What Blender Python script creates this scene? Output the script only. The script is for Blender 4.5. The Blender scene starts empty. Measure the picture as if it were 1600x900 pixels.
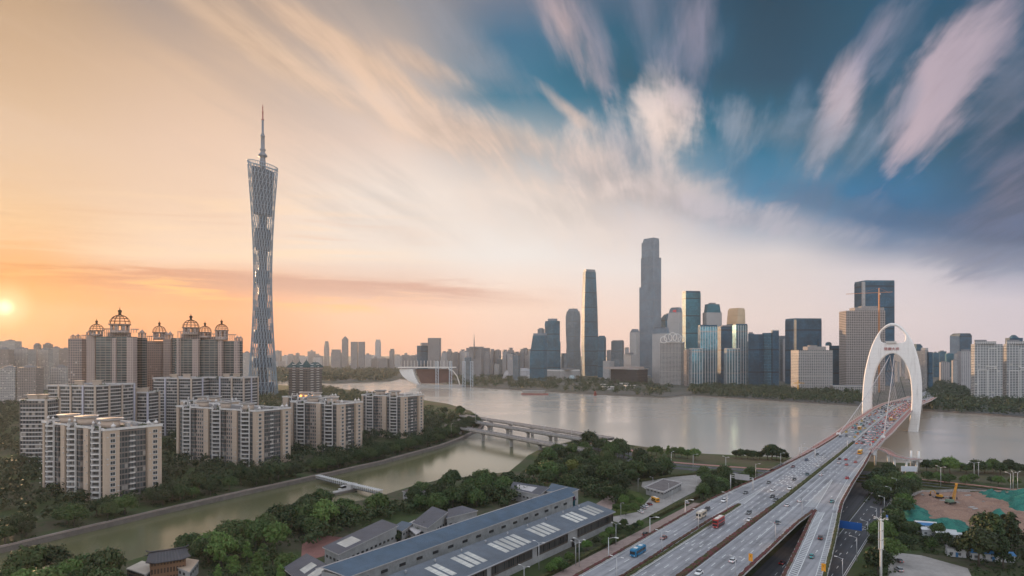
import bpy, bmesh, math, random
from math import sin, cos, pi, atan2, sqrt, radians, floor, ceil, hypot
from mathutils import Vector, Matrix
import numpy as np
SC = bpy.context.scene
COL = SC.collection
R = random.Random(7)
H = 90.0            # eye height over the bank, metres
F = 1000.0          # focal length of the photograph in its own pixels
HZ = 553.0          # horizon row
# ---------------------------------------------------------------- camera
cam = bpy.data.cameras.new('camera'); cam.sensor_width = 36; cam.lens = 22.5
cam.shift_y = 103/1600; cam.clip_start = 1; cam.clip_end = 60000
co = bpy.data.objects.new('camera', cam); COL.objects.link(co)
co.location = (0, 0, H); co.rotation_euler = (radians(90), 0, 0)
SC.camera = co
SC.view_settings.view_transform = 'Standard'; SC.view_settings.look = 'None'
SC.view_settings.exposure = 0.42; SC.view_settings.gamma = 1
SC.cycles.use_denoising = True
SC.cycles.max_bounces = 6; SC.cycles.diffuse_bounces = 2; SC.cycles.glossy_bounces = 3
SC.cycles.transmission_bounces = 2; SC.cycles.volume_bounces = 0; SC.cycles.transparent_max_bounces = 6
SC.cycles.caustics_reflective = False; SC.cycles.caustics_refractive = False
SC.cycles.sample_clamp_indirect = 4
# ---------------------------------------------------------------- sun
SAZ, SEL = math.atan2(-0.795, 1.0), radians(5.2)
sd = Vector((sin(SAZ)*cos(SEL), cos(SAZ)*cos(SEL), sin(SEL)))
sl = bpy.data.lights.new('sun', 'SUN'); sl.energy = 4.2; sl.angle = radians(0.6); sl.color = (1.0, 0.60, 0.32)
so = bpy.data.objects.new('sun', sl); COL.objects.link(so)
so.rotation_euler = sd.to_track_quat('Z', 'Y').to_euler()
# ---------------------------------------------------------------- world
def lin(c):
    return tuple(((v/255)/12.92 if v/255 <= 0.04045 else ((v/255+0.055)/1.055)**2.4) for v in c)
class NT:
    """small helper to write node expressions"""
    def __init__(s, nt): s.nt = nt; s.n = nt.nodes; s.l = nt.links
    def new(s, t, **kw):
        o = s.n.new(t)
        for k, v in kw.items(): setattr(o, k, v)
        return o
    def put(s, sock, v):
        if isinstance(v, bpy.types.NodeSocket): s.l.new(v, sock)
        elif v is not None:
            if isinstance(v, tuple) and len(v) == 3 and sock.type == 'RGBA': v = v+(1,)
            sock.default_value = v
    def m(s, op, a, b=None, c=None, clamp=False):
        o = s.new('ShaderNodeMath', operation=op, use_clamp=clamp)
        for i, v in enumerate((a, b, c)):
            if v is not None: s.put(o.inputs[i], v)
        return o.outputs[0]
    def mix(s, f, a, b, mode='MIX'):
        o = s.new('ShaderNodeMix', data_type='RGBA', blend_type=mode)
        s.put(o.inputs[0], f); s.put(o.inputs[6], a); s.put(o.inputs[7], b)
        return o.outputs[2]
    def xyz(s, x, y, z=0.0):
        o = s.new('ShaderNodeCombineXYZ')
        for i, v in enumerate((x, y, z)): s.put(o.inputs[i], v)
        return o.outputs[0]
    def sep(s, v):
        o = s.new('ShaderNodeSeparateXYZ'); s.l.new(v, o.inputs[0]); return o.outputs[0], o.outputs[1], o.outputs[2]
    def noise(s, vec, scale=1.0, detail=4, rough=0.5, dist=0.0, col=False):
        o = s.new('ShaderNodeTexNoise'); s.put(o.inputs['Vector'], vec)
        o.inputs['Scale'].default_value = scale; o.inputs['Detail'].default_value = detail
        o.inputs['Roughness'].default_value = rough; o.inputs['Distortion'].default_value = dist
        return o.outputs['Color' if col else 'Fac']
    def smooth(s, v, a, b, lo=0.0, hi=1.0):
        o = s.new('ShaderNodeMapRange', interpolation_type='SMOOTHSTEP'); s.put(o.inputs[0], v)
        for i, q in enumerate((a, b, lo, hi)): o.inputs[i+1].default_value = q
        return o.outputs[0]
    def ramp(s, v, stops):
        o = s.new('ShaderNodeValToRGB'); s.put(o.inputs[0], v); e = o.color_ramp.elements
        while len(e) > 1: e.remove(e[-1])
        for i, (p, c) in enumerate(stops):
            q = e[0] if i == 0 else e.new(p)
            q.position = p; q.color = tuple(c)+(1,)
        return o.outputs[0]
wd = bpy.data.worlds.new('World'); SC.world = wd; wd.use_nodes = True
w = NT(wd.node_tree); w.n.clear()
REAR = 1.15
SKYG = .82
def build_world():
    tc = w.new('ShaderNodeTexCoord').outputs['Generated']
    x, y, z = w.sep(tc)
    yc = w.m('MAXIMUM', y, 0.30)
    u = w.m('DIVIDE', x, yc); v = w.m('DIVIDE', z, yc)        # directions ahead, as tangents
    t = w.m('DIVIDE', w.m('MAXIMUM', v, 0.0), 0.6, clamp=True)
    # clear-sky columns:  (photo x, [(photo y, colour)...])
    colsky = [
     (0,   [(0,(205,180,150)),(100,(220,194,164)),(220,(236,210,180)),(350,(245,212,170)),(405,(236,188,140)),(440,(246,178,114)),(500,(252,158,80)),(550,(232,136,78))]),
     (300, [(0,(178,162,148)),(100,(220,196,172)),(220,(236,212,190)),(330,(243,219,196)),(400,(243,222,200)),(435,(232,184,150)),(480,(252,178,122)),(550,(242,164,114))]),
     (600, [(0,(146,142,142)),(70,(168,160,156)),(150,(196,184,176)),(220,(224,207,194)),(300,(236,226,216)),(400,(232,222,212)),(440,(222,198,182)),(500,(250,206,176)),(550,(240,194,164))]),
     (800, [(0,(104,114,134)),(60,(70,106,136)),(150,(66,112,140)),(205,(150,160,168)),(240,(172,174,178)),(300,(224,214,206)),(400,(232,227,222)),(480,(240,216,198)),(550,(234,202,184))]),
     (1000,[(0,(66,90,116)),(60,(22,82,112)),(120,(4,76,106)),(200,(74,116,144)),(260,(130,148,164)),(310,(188,184,186)),(350,(214,206,204)),(420,(229,222,218)),(520,(240,216,202)),(550,(232,206,194))]),
     (1200,[(0,(0,54,82)),(120,(0,62,94)),(200,(10,86,118)),(250,(66,112,146)),(300,(80,122,158)),(345,(140,154,176)),(400,(214,207,206)),(500,(228,214,209)),(550,(222,206,200))]),
     (1400,[(0,(10,70,102)),(100,(0,72,106)),(230,(4,78,112)),(300,(44,100,146)),(350,(74,104,144)),(385,(122,134,160)),(425,(206,200,205)),(500,(221,209,210)),(550,(216,202,202))]),
     (1600,[(0,(48,78,108)),(120,(40,76,104)),(200,(24,64,92)),(300,(58,78,108)),(370,(74,88,120)),(420,(150,154,174)),(470,(206,198,206)),(550,(214,202,206))]),
    ]
    col = None; up = None
    for px, st in colsky:
        r = w.ramp(t, [(max(0.0, min(1.0, (HZ-py)/1000/0.6)), lin(c)) for py, c in reversed(st)])
        uu = (px-800)/1000
        col = r if col is None else w.mix(w.smooth(u, up, uu), col, r)
        up = uu
    # long wind-drawn streaks: noise on a cloud deck seen in perspective
    zz = w.m('ADD', w.m('MAXIMUM', z, 0.0), 0.10)
    cx = w.m('DIVIDE', x, zz); cy = w.m('DIVIDE', y, zz)
    a = radians(15)
    al = w.m('ADD', w.m('MULTIPLY', cx, sin(a)), w.m('MULTIPLY', cy, cos(a)))
    ac = w.m('SUBTRACT', w.m('MULTIPLY', cx, cos(a)), w.m('MULTIPLY', cy, sin(a)))
    n1 = w.noise(w.xyz(w.m('MULTIPLY', al, 0.30), w.m('MULTIPLY', ac, 1.5), 3.1), 1.0, 6, 0.55, 0.25)
    n2 = w.noise(w.xyz(w.m('MULTIPLY', al, 1.3), w.m('MULTIPLY', ac, 13.0), 7.7), 1.0, 4, 0.6, 0.15)
    nb = w.noise(w.xyz(w.m('MULTIPLY', al, 1.7), w.m('MULTIPLY', ac, 5.0), 1.7), 1.0, 5, 0.6, 0.4)
    brk = w.m('ADD', w.m('MULTIPLY', w.m('SUBTRACT', n1, 0.5), 1.5), w.m('ADD', w.m('MULTIPLY', w.m('SUBTRACT', n2, 0.5), 0.8), w.m('MULTIPLY', w.m('SUBTRACT', nb, 0.5), 1.4)))
    hi = w.smooth(v, 0.13, 0.26)
    # bright and dark streaks across the warm part of the sky
    warm = w.smooth(u, 0.1, -0.35)
    f = w.m('MULTIPLY', w.m('MULTIPLY', w.smooth(n1, 0.52, 0.74), hi), w.m('ADD', 0.06, w.m('MULTIPLY', warm, 0.46)))
    col = w.mix(f, col, lin((238, 214, 190)))
    f = w.m('MULTIPLY', w.m('MULTIPLY', w.smooth(n1, 0.48, 0.30), hi), 0.42)
    col = w.mix(f, col, w.mix(warm, lin((30, 76, 110)), lin((162, 154, 152))))
    f = w.m('MULTIPLY', w.m('MULTIPLY', w.smooth(brk, .05, .75), w.m('MULTIPLY', w.smooth(v, .14, .24), w.smooth(u, -.05, .25))), .26)
    col = w.mix(f, col, lin((120, 132, 156)))
    # single cloud masses: (x, y, half length, half width, tilt of the long axis, amount, colour)
    blobs = [
     (1040,192,74,52,100,1.0,(228,214,206)),(1062,165,40,26,110,.7,(210,196,194)),(920,250,66,52,125,.85,(216,204,198)),(1005,290,140,46,168,.75,(208,196,192)),
     (880,330,150,56,170,.5,(228,216,206)),(985,235,50,30,150,.5,(176,172,178)),
     (1478,125,140,44,58,.85,(198,180,186)),(1530,62,110,40,60,.6,(166,156,168)),(1568,150,90,46,62,.45,(128,128,146)),(1312,150,84,25,74,.85,(200,186,192)),(1284,210,56,22,66,.65,(172,166,176)),
     (1372,48,88,28,57,.65,(160,156,174)),(1420,30,80,26,58,.45,(120,128,150)),(1085,45,105,50,84,.75,(152,148,166)),(1010,28,90,40,95,.55,(128,132,152)),(1130,60,60,26,80,.4,(100,118,142)),(882,38,90,34,114,.85,(196,178,178)),(930,60,70,26,110,.5,(150,146,160)),
     (888,172,52,11,138,.7,(214,196,184)),(735,205,180,34,168,.85,(226,206,190)),(600,170,240,34,155,.55,(230,210,192)),
     (1215,205,100,44,160,.6,(130,144,164)),(1160,198,60,34,90,.55,(152,158,172)),(1250,185,46,30,80,.45,(118,132,154)),(510,60,180,24,149,.75,(232,206,180)),
     (400,70,230,30,146,.55,(232,206,178)),(650,95,80,20,152,.7,(220,198,178)),(715,60,140,28,140,.5,(150,152,162)),(1570,285,110,66,70,.7,(112,112,134)),(1350,240,46,22,60,.6,(116,134,158)),(1410,170,40,16,64,.45,(128,136,156)),
     (1450,345,240,38,172,.6,(78,98,132)),(1250,352,220,22,172,.45,(180,178,190)),(1530,400,140,24,176,.55,(120,128,154)),(1330,318,120,18,170,.4,(96,118,150)),(1120,330,110,24,172,.5,(190,184,190)),(1560,350,120,22,172,.5,(92,100,130)),
    ]
    shade = w.smooth(w.m('ADD', w.m('MULTIPLY', nb, .6), w.m('MULTIPLY', n2, .4)), .36, .60)
    for px, py, rl, rw, an, am, c in blobs:
        du = w.m('SUBTRACT', u, (px-800)/1000); dv = w.m('SUBTRACT', v, (HZ-py)/1000)
        ca, sa = cos(radians(an)), sin(radians(an))
        p = w.m('DIVIDE', w.m('ADD', w.m('MULTIPLY', du, ca), w.m('MULTIPLY', dv, sa)), rl/1000)
        q = w.m('DIVIDE', w.m('SUBTRACT', w.m('MULTIPLY', dv, ca), w.m('MULTIPLY', du, sa)), rw/1000)
        d = w.m('ADD', w.m('SQRT', w.m('ADD', w.m('MULTIPLY', p, p), w.m('MULTIPLY', q, q))), w.m('MULTIPLY', brk, -1.5))
        f = w.m('MULTIPLY', w.smooth(d, 1.4, 0.05), am)
        col = w.mix(f, col, w.mix(shade, tuple(q*.70 for q in lin(c)), lin(c)))
    # low strata near the sun
    vt = w.m('ADD', v, w.m('MULTIPLY', u, 0.045))
    ns = w.noise(w.xyz(w.m('MULTIPLY', u, 3.0), w.m('MULTIPLY', vt, 46.0), 0.3), 1.0, 6, 0.62, 0.5)
    nf = w.noise(w.xyz(w.m('MULTIPLY', u, 9.0), w.m('MULTIPLY', vt, 120.0), 4.3), 1.0, 5, 0.65, 0.6)
    nn = w.m('ADD', w.m('MULTIPLY', ns, .65), w.m('MULTIPLY', nf, .35))
    edge = w.m('ADD', vt, w.m('MULTIPLY', w.m('SUBTRACT', nn, .5), .05))
    band = w.m('MULTIPLY', w.m('MULTIPLY', w.smooth(edge, 0.062, 0.088), w.smooth(edge, 0.112, 0.100)), w.smooth(u, 0.15, -0.12))
    col = w.mix(w.m('MULTIPLY', w.m('MULTIPLY', w.smooth(nn, 0.66, 0.40), band), 0.85), col, w.mix(w.smooth(u, -0.3, -0.8), lin((200, 164, 148)), lin((206, 132, 86))))
    band2 = w.m('MULTIPLY', w.m('MULTIPLY', w.smooth(edge, 0.050, 0.070), w.smooth(edge, 0.112, 0.092)), w.smooth(u, 0.05, -0.45))
    col = w.mix(w.m('MULTIPLY', w.m('MULTIPLY', w.smooth(nn, 0.50, 0.64), band2), 0.85), col, lin((255, 208, 140)))
    band3 = w.m('MULTIPLY', w.m('MULTIPLY', w.smooth(v, 0.12, 0.15), w.smooth(v, 0.30, 0.20)), w.smooth(u, 0.0, -0.4))
    col = w.mix(w.m('MULTIPLY', w.m('MULTIPLY', w.smooth(ns, 0.46, 0.70), band3), 0.6), col, lin((255, 230, 196)))
    col = w.mix(w.m('MULTIPLY', w.m('MULTIPLY', w.smooth(ns, 0.50, 0.30), band3), 0.35), col, lin((226, 186, 150)))
    # glow and veiled disc of the sun
    du = w.m('SUBTRACT', u, -0.793); dv = w.m('MULTIPLY', w.m('SUBTRACT', v, 0.073), 1.25)
    d = w.m('SQRT', w.m('ADD', w.m('MULTIPLY', du, du), w.m('MULTIPLY', dv, dv)))
    col = w.mix(w.smooth(d, 0.20, 0.0, 0, .6), col, (1.0, 0.52, 0.17))
    col = w.mix(w.smooth(d, 0.060, 0.0, 0, .95), col, (1.15, 0.88, 0.46))
    col = w.mix(w.smooth(d, 0.022, 0.0), col, (2.2, 1.8, 1.1))
    bo = w.new('ShaderNodeVectorMath', operation='SCALE'); hs = w.new('ShaderNodeHueSaturation'); hs.inputs['Saturation'].default_value = 1.2; hs.inputs['Hue'].default_value = .489; w.put(hs.inputs['Color'], col); w.put(bo.inputs[0], hs.outputs[0]); w.put(bo.inputs['Scale'], w.m('MULTIPLY', w.smooth(u, -.75, -.1, .80, 1.0), w.m('ADD', SKYG, w.m('MULTIPLY', w.smooth(v, 0.30, 0.0), .03)))); col = bo.outputs[0]
    # the sky behind and overhead, unseen and brightened as fill light
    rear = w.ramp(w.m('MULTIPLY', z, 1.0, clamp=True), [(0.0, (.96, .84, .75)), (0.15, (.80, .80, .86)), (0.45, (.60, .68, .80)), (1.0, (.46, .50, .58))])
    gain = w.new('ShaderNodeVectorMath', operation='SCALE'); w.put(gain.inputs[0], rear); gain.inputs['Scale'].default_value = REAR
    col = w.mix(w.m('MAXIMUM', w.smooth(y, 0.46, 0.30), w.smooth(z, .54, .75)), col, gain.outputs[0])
    ny = w.new('ShaderNodeTexSky', sky_type='NISHITA'); ny.sun_disc = False
    ny.sun_elevation = SEL; ny.sun_rotation = SAZ; ny.altitude = 100; ny.air_density = 1.0; ny.dust_density = 2.0
    bg1 = w.new('ShaderNodeBackground'); w.put(bg1.inputs[0], w.mix(0.96, ny.outputs[0], (0.0, 0.0, 0.0))); bg1.inputs[1].default_value = 0.05
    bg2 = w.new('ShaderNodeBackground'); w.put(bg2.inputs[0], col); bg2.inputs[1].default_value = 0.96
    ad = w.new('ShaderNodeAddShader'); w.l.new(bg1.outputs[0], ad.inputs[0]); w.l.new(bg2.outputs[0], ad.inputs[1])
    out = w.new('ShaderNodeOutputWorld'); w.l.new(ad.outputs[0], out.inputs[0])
wd.cycles.sampling_method = 'MANUAL'; wd.cycles.sample_map_resolution = 512
build_world()
# ---------------------------------------------------------------- helpers
def gp(px, py, z=0.0):
    """where a line of sight of the photograph meets the level z"""
    Y = (H-z)*F/(py-HZ)
    return ((px-800)/F*Y, Y)
def xa(px, Y): return (px-800)/F*Y
def za(py, Y): return H-(py-HZ)/F*Y
class MB:
    def __init__(s): s.v = []; s.f = []; s.mi = []; s.uv = []; s.sm = []
    def face(s, pts, mi=0, uv=None, smooth=False):
        b = len(s.v); s.v += [tuple(p) for p in pts]
        s.f.append(tuple(range(b, b+len(pts)))); s.mi.append(mi); s.uv.append(uv); s.sm.append(smooth)
    def mesh(s, verts, faces, mi=0, smooth=False, uvs=None):
        b = len(s.v); s.v += [tuple(p) for p in verts]
        for k, f in enumerate(faces):
            s.f.append(tuple(b+i for i in f)); s.mi.append(mi); s.uv.append(uvs[k] if uvs else None); s.sm.append(smooth)
    def prism(s, poly, z0, z1, mi=0, top=None, bottom=False, bay=None, top_poly=None, v0=None):
        """poly counter-clockwise seen from above"""
        n = len(poly); tp = top_poly or poly; u = 0.0; v0 = z0 if v0 is None else v0
        for i in range(n):
            a, b = poly[i], poly[(i+1) % n]; c, d = tp[(i+1) % n], tp[i]
            L = hypot(b[0]-a[0], b[1]-a[1])
            k = 1.0
            if bay and L > bay*0.6: k = max(1, round(L/bay))*bay/L
            if bay: u = ceil(u/bay)*bay
            s.face([(a[0], a[1], z0), (b[0], b[1], z0), (c[0], c[1], z1), (d[0], d[1], z1)], mi,
                   [(u, z0-v0), (u+L*k, z0-v0), (u+L*k, z1-v0), (u, z1-v0)])
            u += L*k
        s.face([(p[0], p[1], z1) for p in tp], mi if top is None else top)
        if bottom: s.face([(p[0], p[1], z0) for p in reversed(poly)], mi)
    def box(s, x0, x1, y0, y1, z0, z1, mi=0, top=None, bay=None):
        s.prism([(x0, y0), (x1, y0), (x1, y1), (x0, y1)], z0, z1, mi, top, True, bay)
    def obox(s, cx, cy, hx, hy, rz, z0, z1, mi=0, top=None, bay=None):
        s.prism(rect(cx, cy, hx, hy, rz), z0, z1, mi, top, True, bay)
    def beam(s, a, b, w, h, mi=0):
        a, b = Vector(a), Vector(b); d = (b-a); 
        if d.length < 1e-6: return
        d.normalize(); up = Vector((0, 0, 1)) if abs(d.z) < 0.95 else Vector((0, 1, 0))
        r = d.cross(up).normalized()*w/2; q = r.cross(d).normalized()*h/2
        A = [a-r-q, a+r-q, a+r+q, a-r+q]; B = [b-r-q, b+r-q, b+r+q, b-r+q]
        for i in range(4):
            j = (i+1) % 4; s.face([A[i], A[j], B[j], B[i]], mi)
        s.face(A[::-1], mi); s.face(B, mi)
    def tube(s, pts, r, n=8, mi=0, closed=False, smooth=True, caps=True):
        pts = [Vector(p) for p in pts]; N = len(pts); rs = r if isinstance(r, (list, tuple)) else [r]*N
        vs = []
        ref = None
        for i, p in enumerate(pts):
            d = (pts[(i+1) % N]-pts[i-1]) if closed else (pts[min(i+1, N-1)]-pts[max(i-1, 0)])
            d.normalize()
            if ref is None: ref = Vector((0, 0, 1)) if abs(d.z) < 0.9 else Vector((1, 0, 0))
            a = d.cross(ref).normalized(); b = a.cross(d).normalized(); ref = b
            for k in range(n):
                t = 2*pi*k/n; vs.append(p+a*cos(t)*rs[i]+b*sin(t)*rs[i])
        fs = []
        for i in range(N if closed else N-1):
            j = (i+1) % N
            for k in range(n):
                l = (k+1) % n; fs.append((i*n+k, i*n+l, j*n+l, j*n+k))
        if not closed and caps: fs += [tuple(range(n))[::-1], tuple(range((N-1)*n, N*n))]
        s.mesh(vs, fs, mi, smooth)
    def lathe(s, prof, n=16, mi=0, c=(0, 0, 0), smooth=True, cap=True):
        vs = [(c[0]+r*cos(2*pi*k/n), c[1]+r*sin(2*pi*k/n), c[2]+z) for r, z in prof for k in range(n)]
        fs = [(i*n+k, i*n+(k+1) % n, (i+1)*n+(k+1) % n, (i+1)*n+k) for i in range(len(prof)-1) for k in range(n)]
        if cap: fs += [tuple(range(n))[::-1], tuple(range((len(prof)-1)*n, len(prof)*n))]
        s.mesh(vs, fs, mi, smooth)
    def data(s, name, mats):
        me = bpy.data.meshes.new(name); me.from_pydata(s.v, [], s.f)
        for m in (mats if isinstance(mats, (list, tuple)) else [mats]): me.materials.append(m)
        me.polygons.foreach_set('material_index', s.mi); me.polygons.foreach_set('use_smooth', s.sm)
        uvl = me.uv_layers.new(name='uv'); buf = []
        for f, uv in zip(s.f, s.uv):
            if uv: 
                for q in uv: buf += [q[0], q[1]]
                continue
            p = [s.v[i] for i in f]; a, b, c = p[0], p[1], p[2]
            ux, uy, uz = b[0]-a[0], b[1]-a[1], b[2]-a[2]; vx, vy, vz = c[0]-b[0], c[1]-b[1], c[2]-b[2]
            nx, ny, nz = uy*vz-uz*vy, uz*vx-ux*vz, ux*vy-uy*vx; L = sqrt(nx*nx+ny*ny+nz*nz) or 1; h = hypot(nx, ny)
            if h/L < 0.5:
                for q in p: buf += [q[0], q[1]]
            else:
                tx, ty = -ny/h, nx/h
                for q in p: buf += [q[0]*tx+q[1]*ty, q[2]]
        uvl.data.foreach_set('uv', buf); me.update()
        return me
    def obj(s, name, mats, parent=None, loc=(0, 0, 0), rz=0.0):
        return link(name, s.data(name, mats), parent, loc, rz)
def link(name, data, parent=None, loc=(0, 0, 0), rz=0.0, scale=None):
    o = bpy.data.objects.new(name, data); COL.objects.link(o)
    o.location = loc if len(loc) == 3 else (loc[0], loc[1], 0); o.rotation_euler = (0, 0, rz)
    if scale is not None: o.scale = scale
    if parent: o.parent = parent
    return o
def rect(cx, cy, hx, hy, rz=0.0):
    c, s = cos(rz), sin(rz)
    return [(cx+x*c-y*s, cy+x*s+y*c) for x, y in ((-hx, -hy), (hx, -hy), (hx, hy), (-hx, hy))]
def tag(o, label=None, cat=None, group=None, kind=None):
    for k, v in (('label', label), ('category', cat), ('group', group), ('kind', kind)):
        if v: o[k] = v
    return o
def thing(name, label, cat, loc=(0, 0, 0), rz=0.0, group=None):
    return tag(link(name, None, None, loc, rz), label, cat, group)
def copy_tree(o, loc, rz=None, label=None, scale=None):
    c = o.copy(); COL.objects.link(c); c.location = loc if len(loc) == 3 else (loc[0], loc[1], 0)
    if rz is not None: c.rotation_euler = (0, 0, rz)
    if label: c['label'] = label
    if scale is not None: c.scale = scale if isinstance(scale, tuple) else (scale,)*3
    def kids(a, b):
        for ch in KIDS.get(a.name) or KIDS.setdefault(a.name, list(a.children)):
            d = ch.copy(); COL.objects.link(d); d.parent = b; kids(ch, d)
    kids(o, c)
    return c
KIDS = {}
KEEP_OUT = []
# ---------------------------------------------------------------- materials
MATS = {}
def base_mat(name):
    m = bpy.data.materials.new(name); m.use_nodes = True; n = NT(m.node_tree)
    return m, n, n.n['Principled BSDF']
def mat(name, col, rough=0.7, metal=0.0, var=0.12, scale=0.4, spec=0.4, emit=0.0, bump=0.0):
    """plain surface with two sizes of weathering noise"""
    if name in MATS: return MATS[name]
    m, n, b = base_mat(name)
    tc = n.new('ShaderNodeTexCoord').outputs['Object']
    a = n.noise(tc, scale, 5, 0.6); c = n.noise(tc, scale*7, 3, 0.6)
    f = n.m('ADD', n.m('MULTIPLY', n.m('SUBTRACT', a, 0.5), 2.2), n.m('SUBTRACT', c, 0.5))
    k = n.m('ADD', 1.0, n.m('MULTIPLY', f, var*2))
    g = n.new('ShaderNodeVectorMath', operation='SCALE'); g.inputs[0].default_value = col; n.put(g.inputs['Scale'], k)
    n.put(b.inputs['Base Color'], g.outputs[0])
    b.inputs['Roughness'].default_value = rough; b.inputs['Metallic'].default_value = metal
    b.inputs['Specular IOR Level'].default_value = spec
    if emit: b.inputs['Emission Color'].default_value = tuple(col)+(1,); b.inputs['Emission Strength'].default_value = emit
    if bump:
        bp = n.new('ShaderNodeBump'); bp.inputs['Strength'].default_value = bump; n.put(bp.inputs['Height'], c); n.put(b.inputs['Normal'], bp.outputs[0])
    MATS[name] = m
    return m
def facade(name, wall, glass, fh=3.5, bw=3.0, wu=0.7, wv=0.6, g2=None, rough=0.12, metal=0.55, wrough=0.7, voff=0.0, uoff=0.0, varw=0.08, blinds=0.0):
    """storeys of windows: a pane in every bay of every floor, each with its own tint"""
    if name in MATS: return MATS[name]
    m, n, b = base_mat(name)
    uv = n.new('ShaderNodeUVMap'); uv.uv_map = 'uv'
    u, v, _ = n.sep(uv.outputs[0])
    u = n.m('DIVIDE', n.m('ADD', u, uoff), bw); v = n.m('DIVIDE', n.m('ADD', v, voff), fh)
    fu, fv = n.m('FRACT', u), n.m('FRACT', v)
    mu = n.m('LESS_THAN', n.m('ABSOLUTE', n.m('SUBTRACT', fu, 0.5)), wu/2)
    mv = n.m('LESS_THAN', n.m('ABSOLUTE', n.m('SUBTRACT', fv, 0.5)), wv/2)
    win = n.m('MULTIPLY', mu, mv)
    wn = n.new('ShaderNodeTexWhiteNoise', noise_dimensions='2D'); n.put(wn.inputs['Vector'], n.xyz(n.m('FLOOR', u), n.m('FLOOR', v)))
    rnd = wn.outputs[0]
    gl = n.mix(rnd, glass, g2 or tuple(c*1.7 for c in glass))
    tcg = n.new('ShaderNodeTexCoord').outputs['Object']; big = n.noise(tcg, .022, 4, .6, .6)
    gv = n.new('ShaderNodeVectorMath', operation='SCALE'); n.put(gv.inputs[0], gl); n.put(gv.inputs['Scale'], n.smooth(big, .3, .7, .6, 1.45)); gl = gv.outputs[0]  # broad noise puts uneven reflections into the glass colour
    plant_ = n.m('LESS_THAN', n.m('FRACT', n.m('ADD', n.m('DIVIDE', v, 15.0), .35)), .062)
    if blinds: gl = n.mix(n.m('GREATER_THAN', rnd, 1-blinds), gl, (0.45, 0.42, 0.38))
    tc = n.new('ShaderNodeTexCoord').outputs['Object']
    sx, sy, sz = n.sep(tc); drip = n.noise(n.xyz(n.m('MULTIPLY', sx, .45), n.m('MULTIPLY', sy, .45), n.m('MULTIPLY', sz, .03)), 1, 4, .65)
    k = n.m('ADD', 1.0-varw*2.2, n.m('ADD', n.m('MULTIPLY', n.noise(tc, 0.07, 5, 0.65), varw*2), n.m('MULTIPLY', drip, varw*2.4)))
    g = n.new('ShaderNodeVectorMath', operation='SCALE'); g.inputs[0].default_value = wall; n.put(g.inputs['Scale'], k)
    if metal > .05 and fh > 3.5: gl = n.mix(plant_, gl, tuple(q*.55 for q in wall))
    n.put(b.inputs['Base Color'], n.mix(win, g.outputs[0], gl))
    n.put(b.inputs['Roughness'], n.m('ADD', wrough, n.m('MULTIPLY', win, rough-wrough)))
    n.put(b.inputs['Metallic'], n.m('MULTIPLY', win, metal)); b.inputs['Specular IOR Level'].default_value = .28
    MATS[name] = m
    return m
M_white = mat('white_paint', (.72, .70, .67), .5, var=.06, scale=.08)
M_concrete = mat('concrete', (.30, .28, .27), .85, var=.18, scale=.15)
M_conc_light = mat('light_concrete', (.42, .40, .38), .8, var=.15, scale=.12)
M_dark = mat('dark_gap', (.03, .03, .032), .6)
M_metal = mat('grey_metal', (.42, .42, .43), .4, .6)
M_roofgrey = mat('flat_roof', (.16, .15, .145), .9, var=.2, scale=.1)
# ---------------------------------------------------------------- ground and water
def ground_mat(name, c1, c2, c3, sc=0.02):
    m, n, b = base_mat(name)
    tc = n.new('ShaderNodeTexCoord').outputs['Object']
    a = n.noise(tc, sc, 6, 0.65, 0.3); c = n.noise(tc, sc*12, 4, 0.6)
    k = n.mix(n.smooth(a, .42, .58), c1, c2); k = n.mix(n.smooth(c, .52, .68), k, c3)
    n.put(b.inputs['Base Color'], k); b.inputs['Roughness'].default_value = .95; b.inputs['Specular IOR Level'].default_value = .15
    return m
M_ground = ground_mat('park_ground', (.055, .075, .028), (.085, .078, .05), (.045, .07, .024))
M_far = ground_mat('city_ground', (.05, .065, .045), (.10, .10, .095), (.13, .12, .115), 0.006)
M_quay = mat('quay_stone', (.15, .13, .115), .9, var=.25, scale=.25)
m, n, b = base_mat('river_water')
tc = n.new('ShaderNodeTexCoord').outputs['Object']
x_, y_, z_ = n.sep(tc)
big = n.noise(n.xyz(n.m('MULTIPLY', x_, .004), n.m('MULTIPLY', y_, .010)), 1, 4, .55, .3)
canal = n.m('MULTIPLY', n.smooth(y_, 760, 600), n.smooth(x_, 130, 30))
n.put(b.inputs['Base Color'], n.mix(canal, n.mix(n.smooth(big, .35, .65), (.40, .36, .30), (.34, .31, .26)), n.mix(n.smooth(big, .35, .65), (.135, .13, .062), (.105, .105, .05))))
n.put(b.inputs['Roughness'], n.smooth(big, .3, .7, .15, .24))
b.inputs['IOR'].default_value = 1.55
rip = n.noise(n.xyz(n.m('MULTIPLY', x_, .35), n.m('MULTIPLY', y_, .12)), 1, 3, .6)
bp = n.new('ShaderNodeBump'); bp.inputs['Strength'].default_value = .06; bp.inputs['Distance'].default_value = .35; n.put(bp.inputs['Height'], rip); n.put(b.inputs['Normal'], bp.outputs[0])
M_water = m
WZ = -2.4
mb = MB(); mb.face([(-14000, 40, WZ), (14000, 40, WZ), (14000, 26000, WZ), (-14000, 26000, WZ)])
tag(mb.obj('river_water', M_water), kind='structure')
def land(name, poly, matr, z=0.0, zb=-7.0):
    """a bank: flat top, stone quay wall round the edge"""
    mb = MB(); n = len(poly)
    mb.face([(p[0], p[1], z) for p in poly], 0)
    for i in range(n):
        a, b = poly[i], poly[(i+1) % n]
        mb.face([(a[0], a[1], zb), (b[0], b[1], zb), (b[0], b[1], z), (a[0], a[1], z)], 1)
    return tag(mb.obj(name, [matr, M_quay]), kind='structure')
W = lambda px, py: gp(px, py, WZ)
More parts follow.
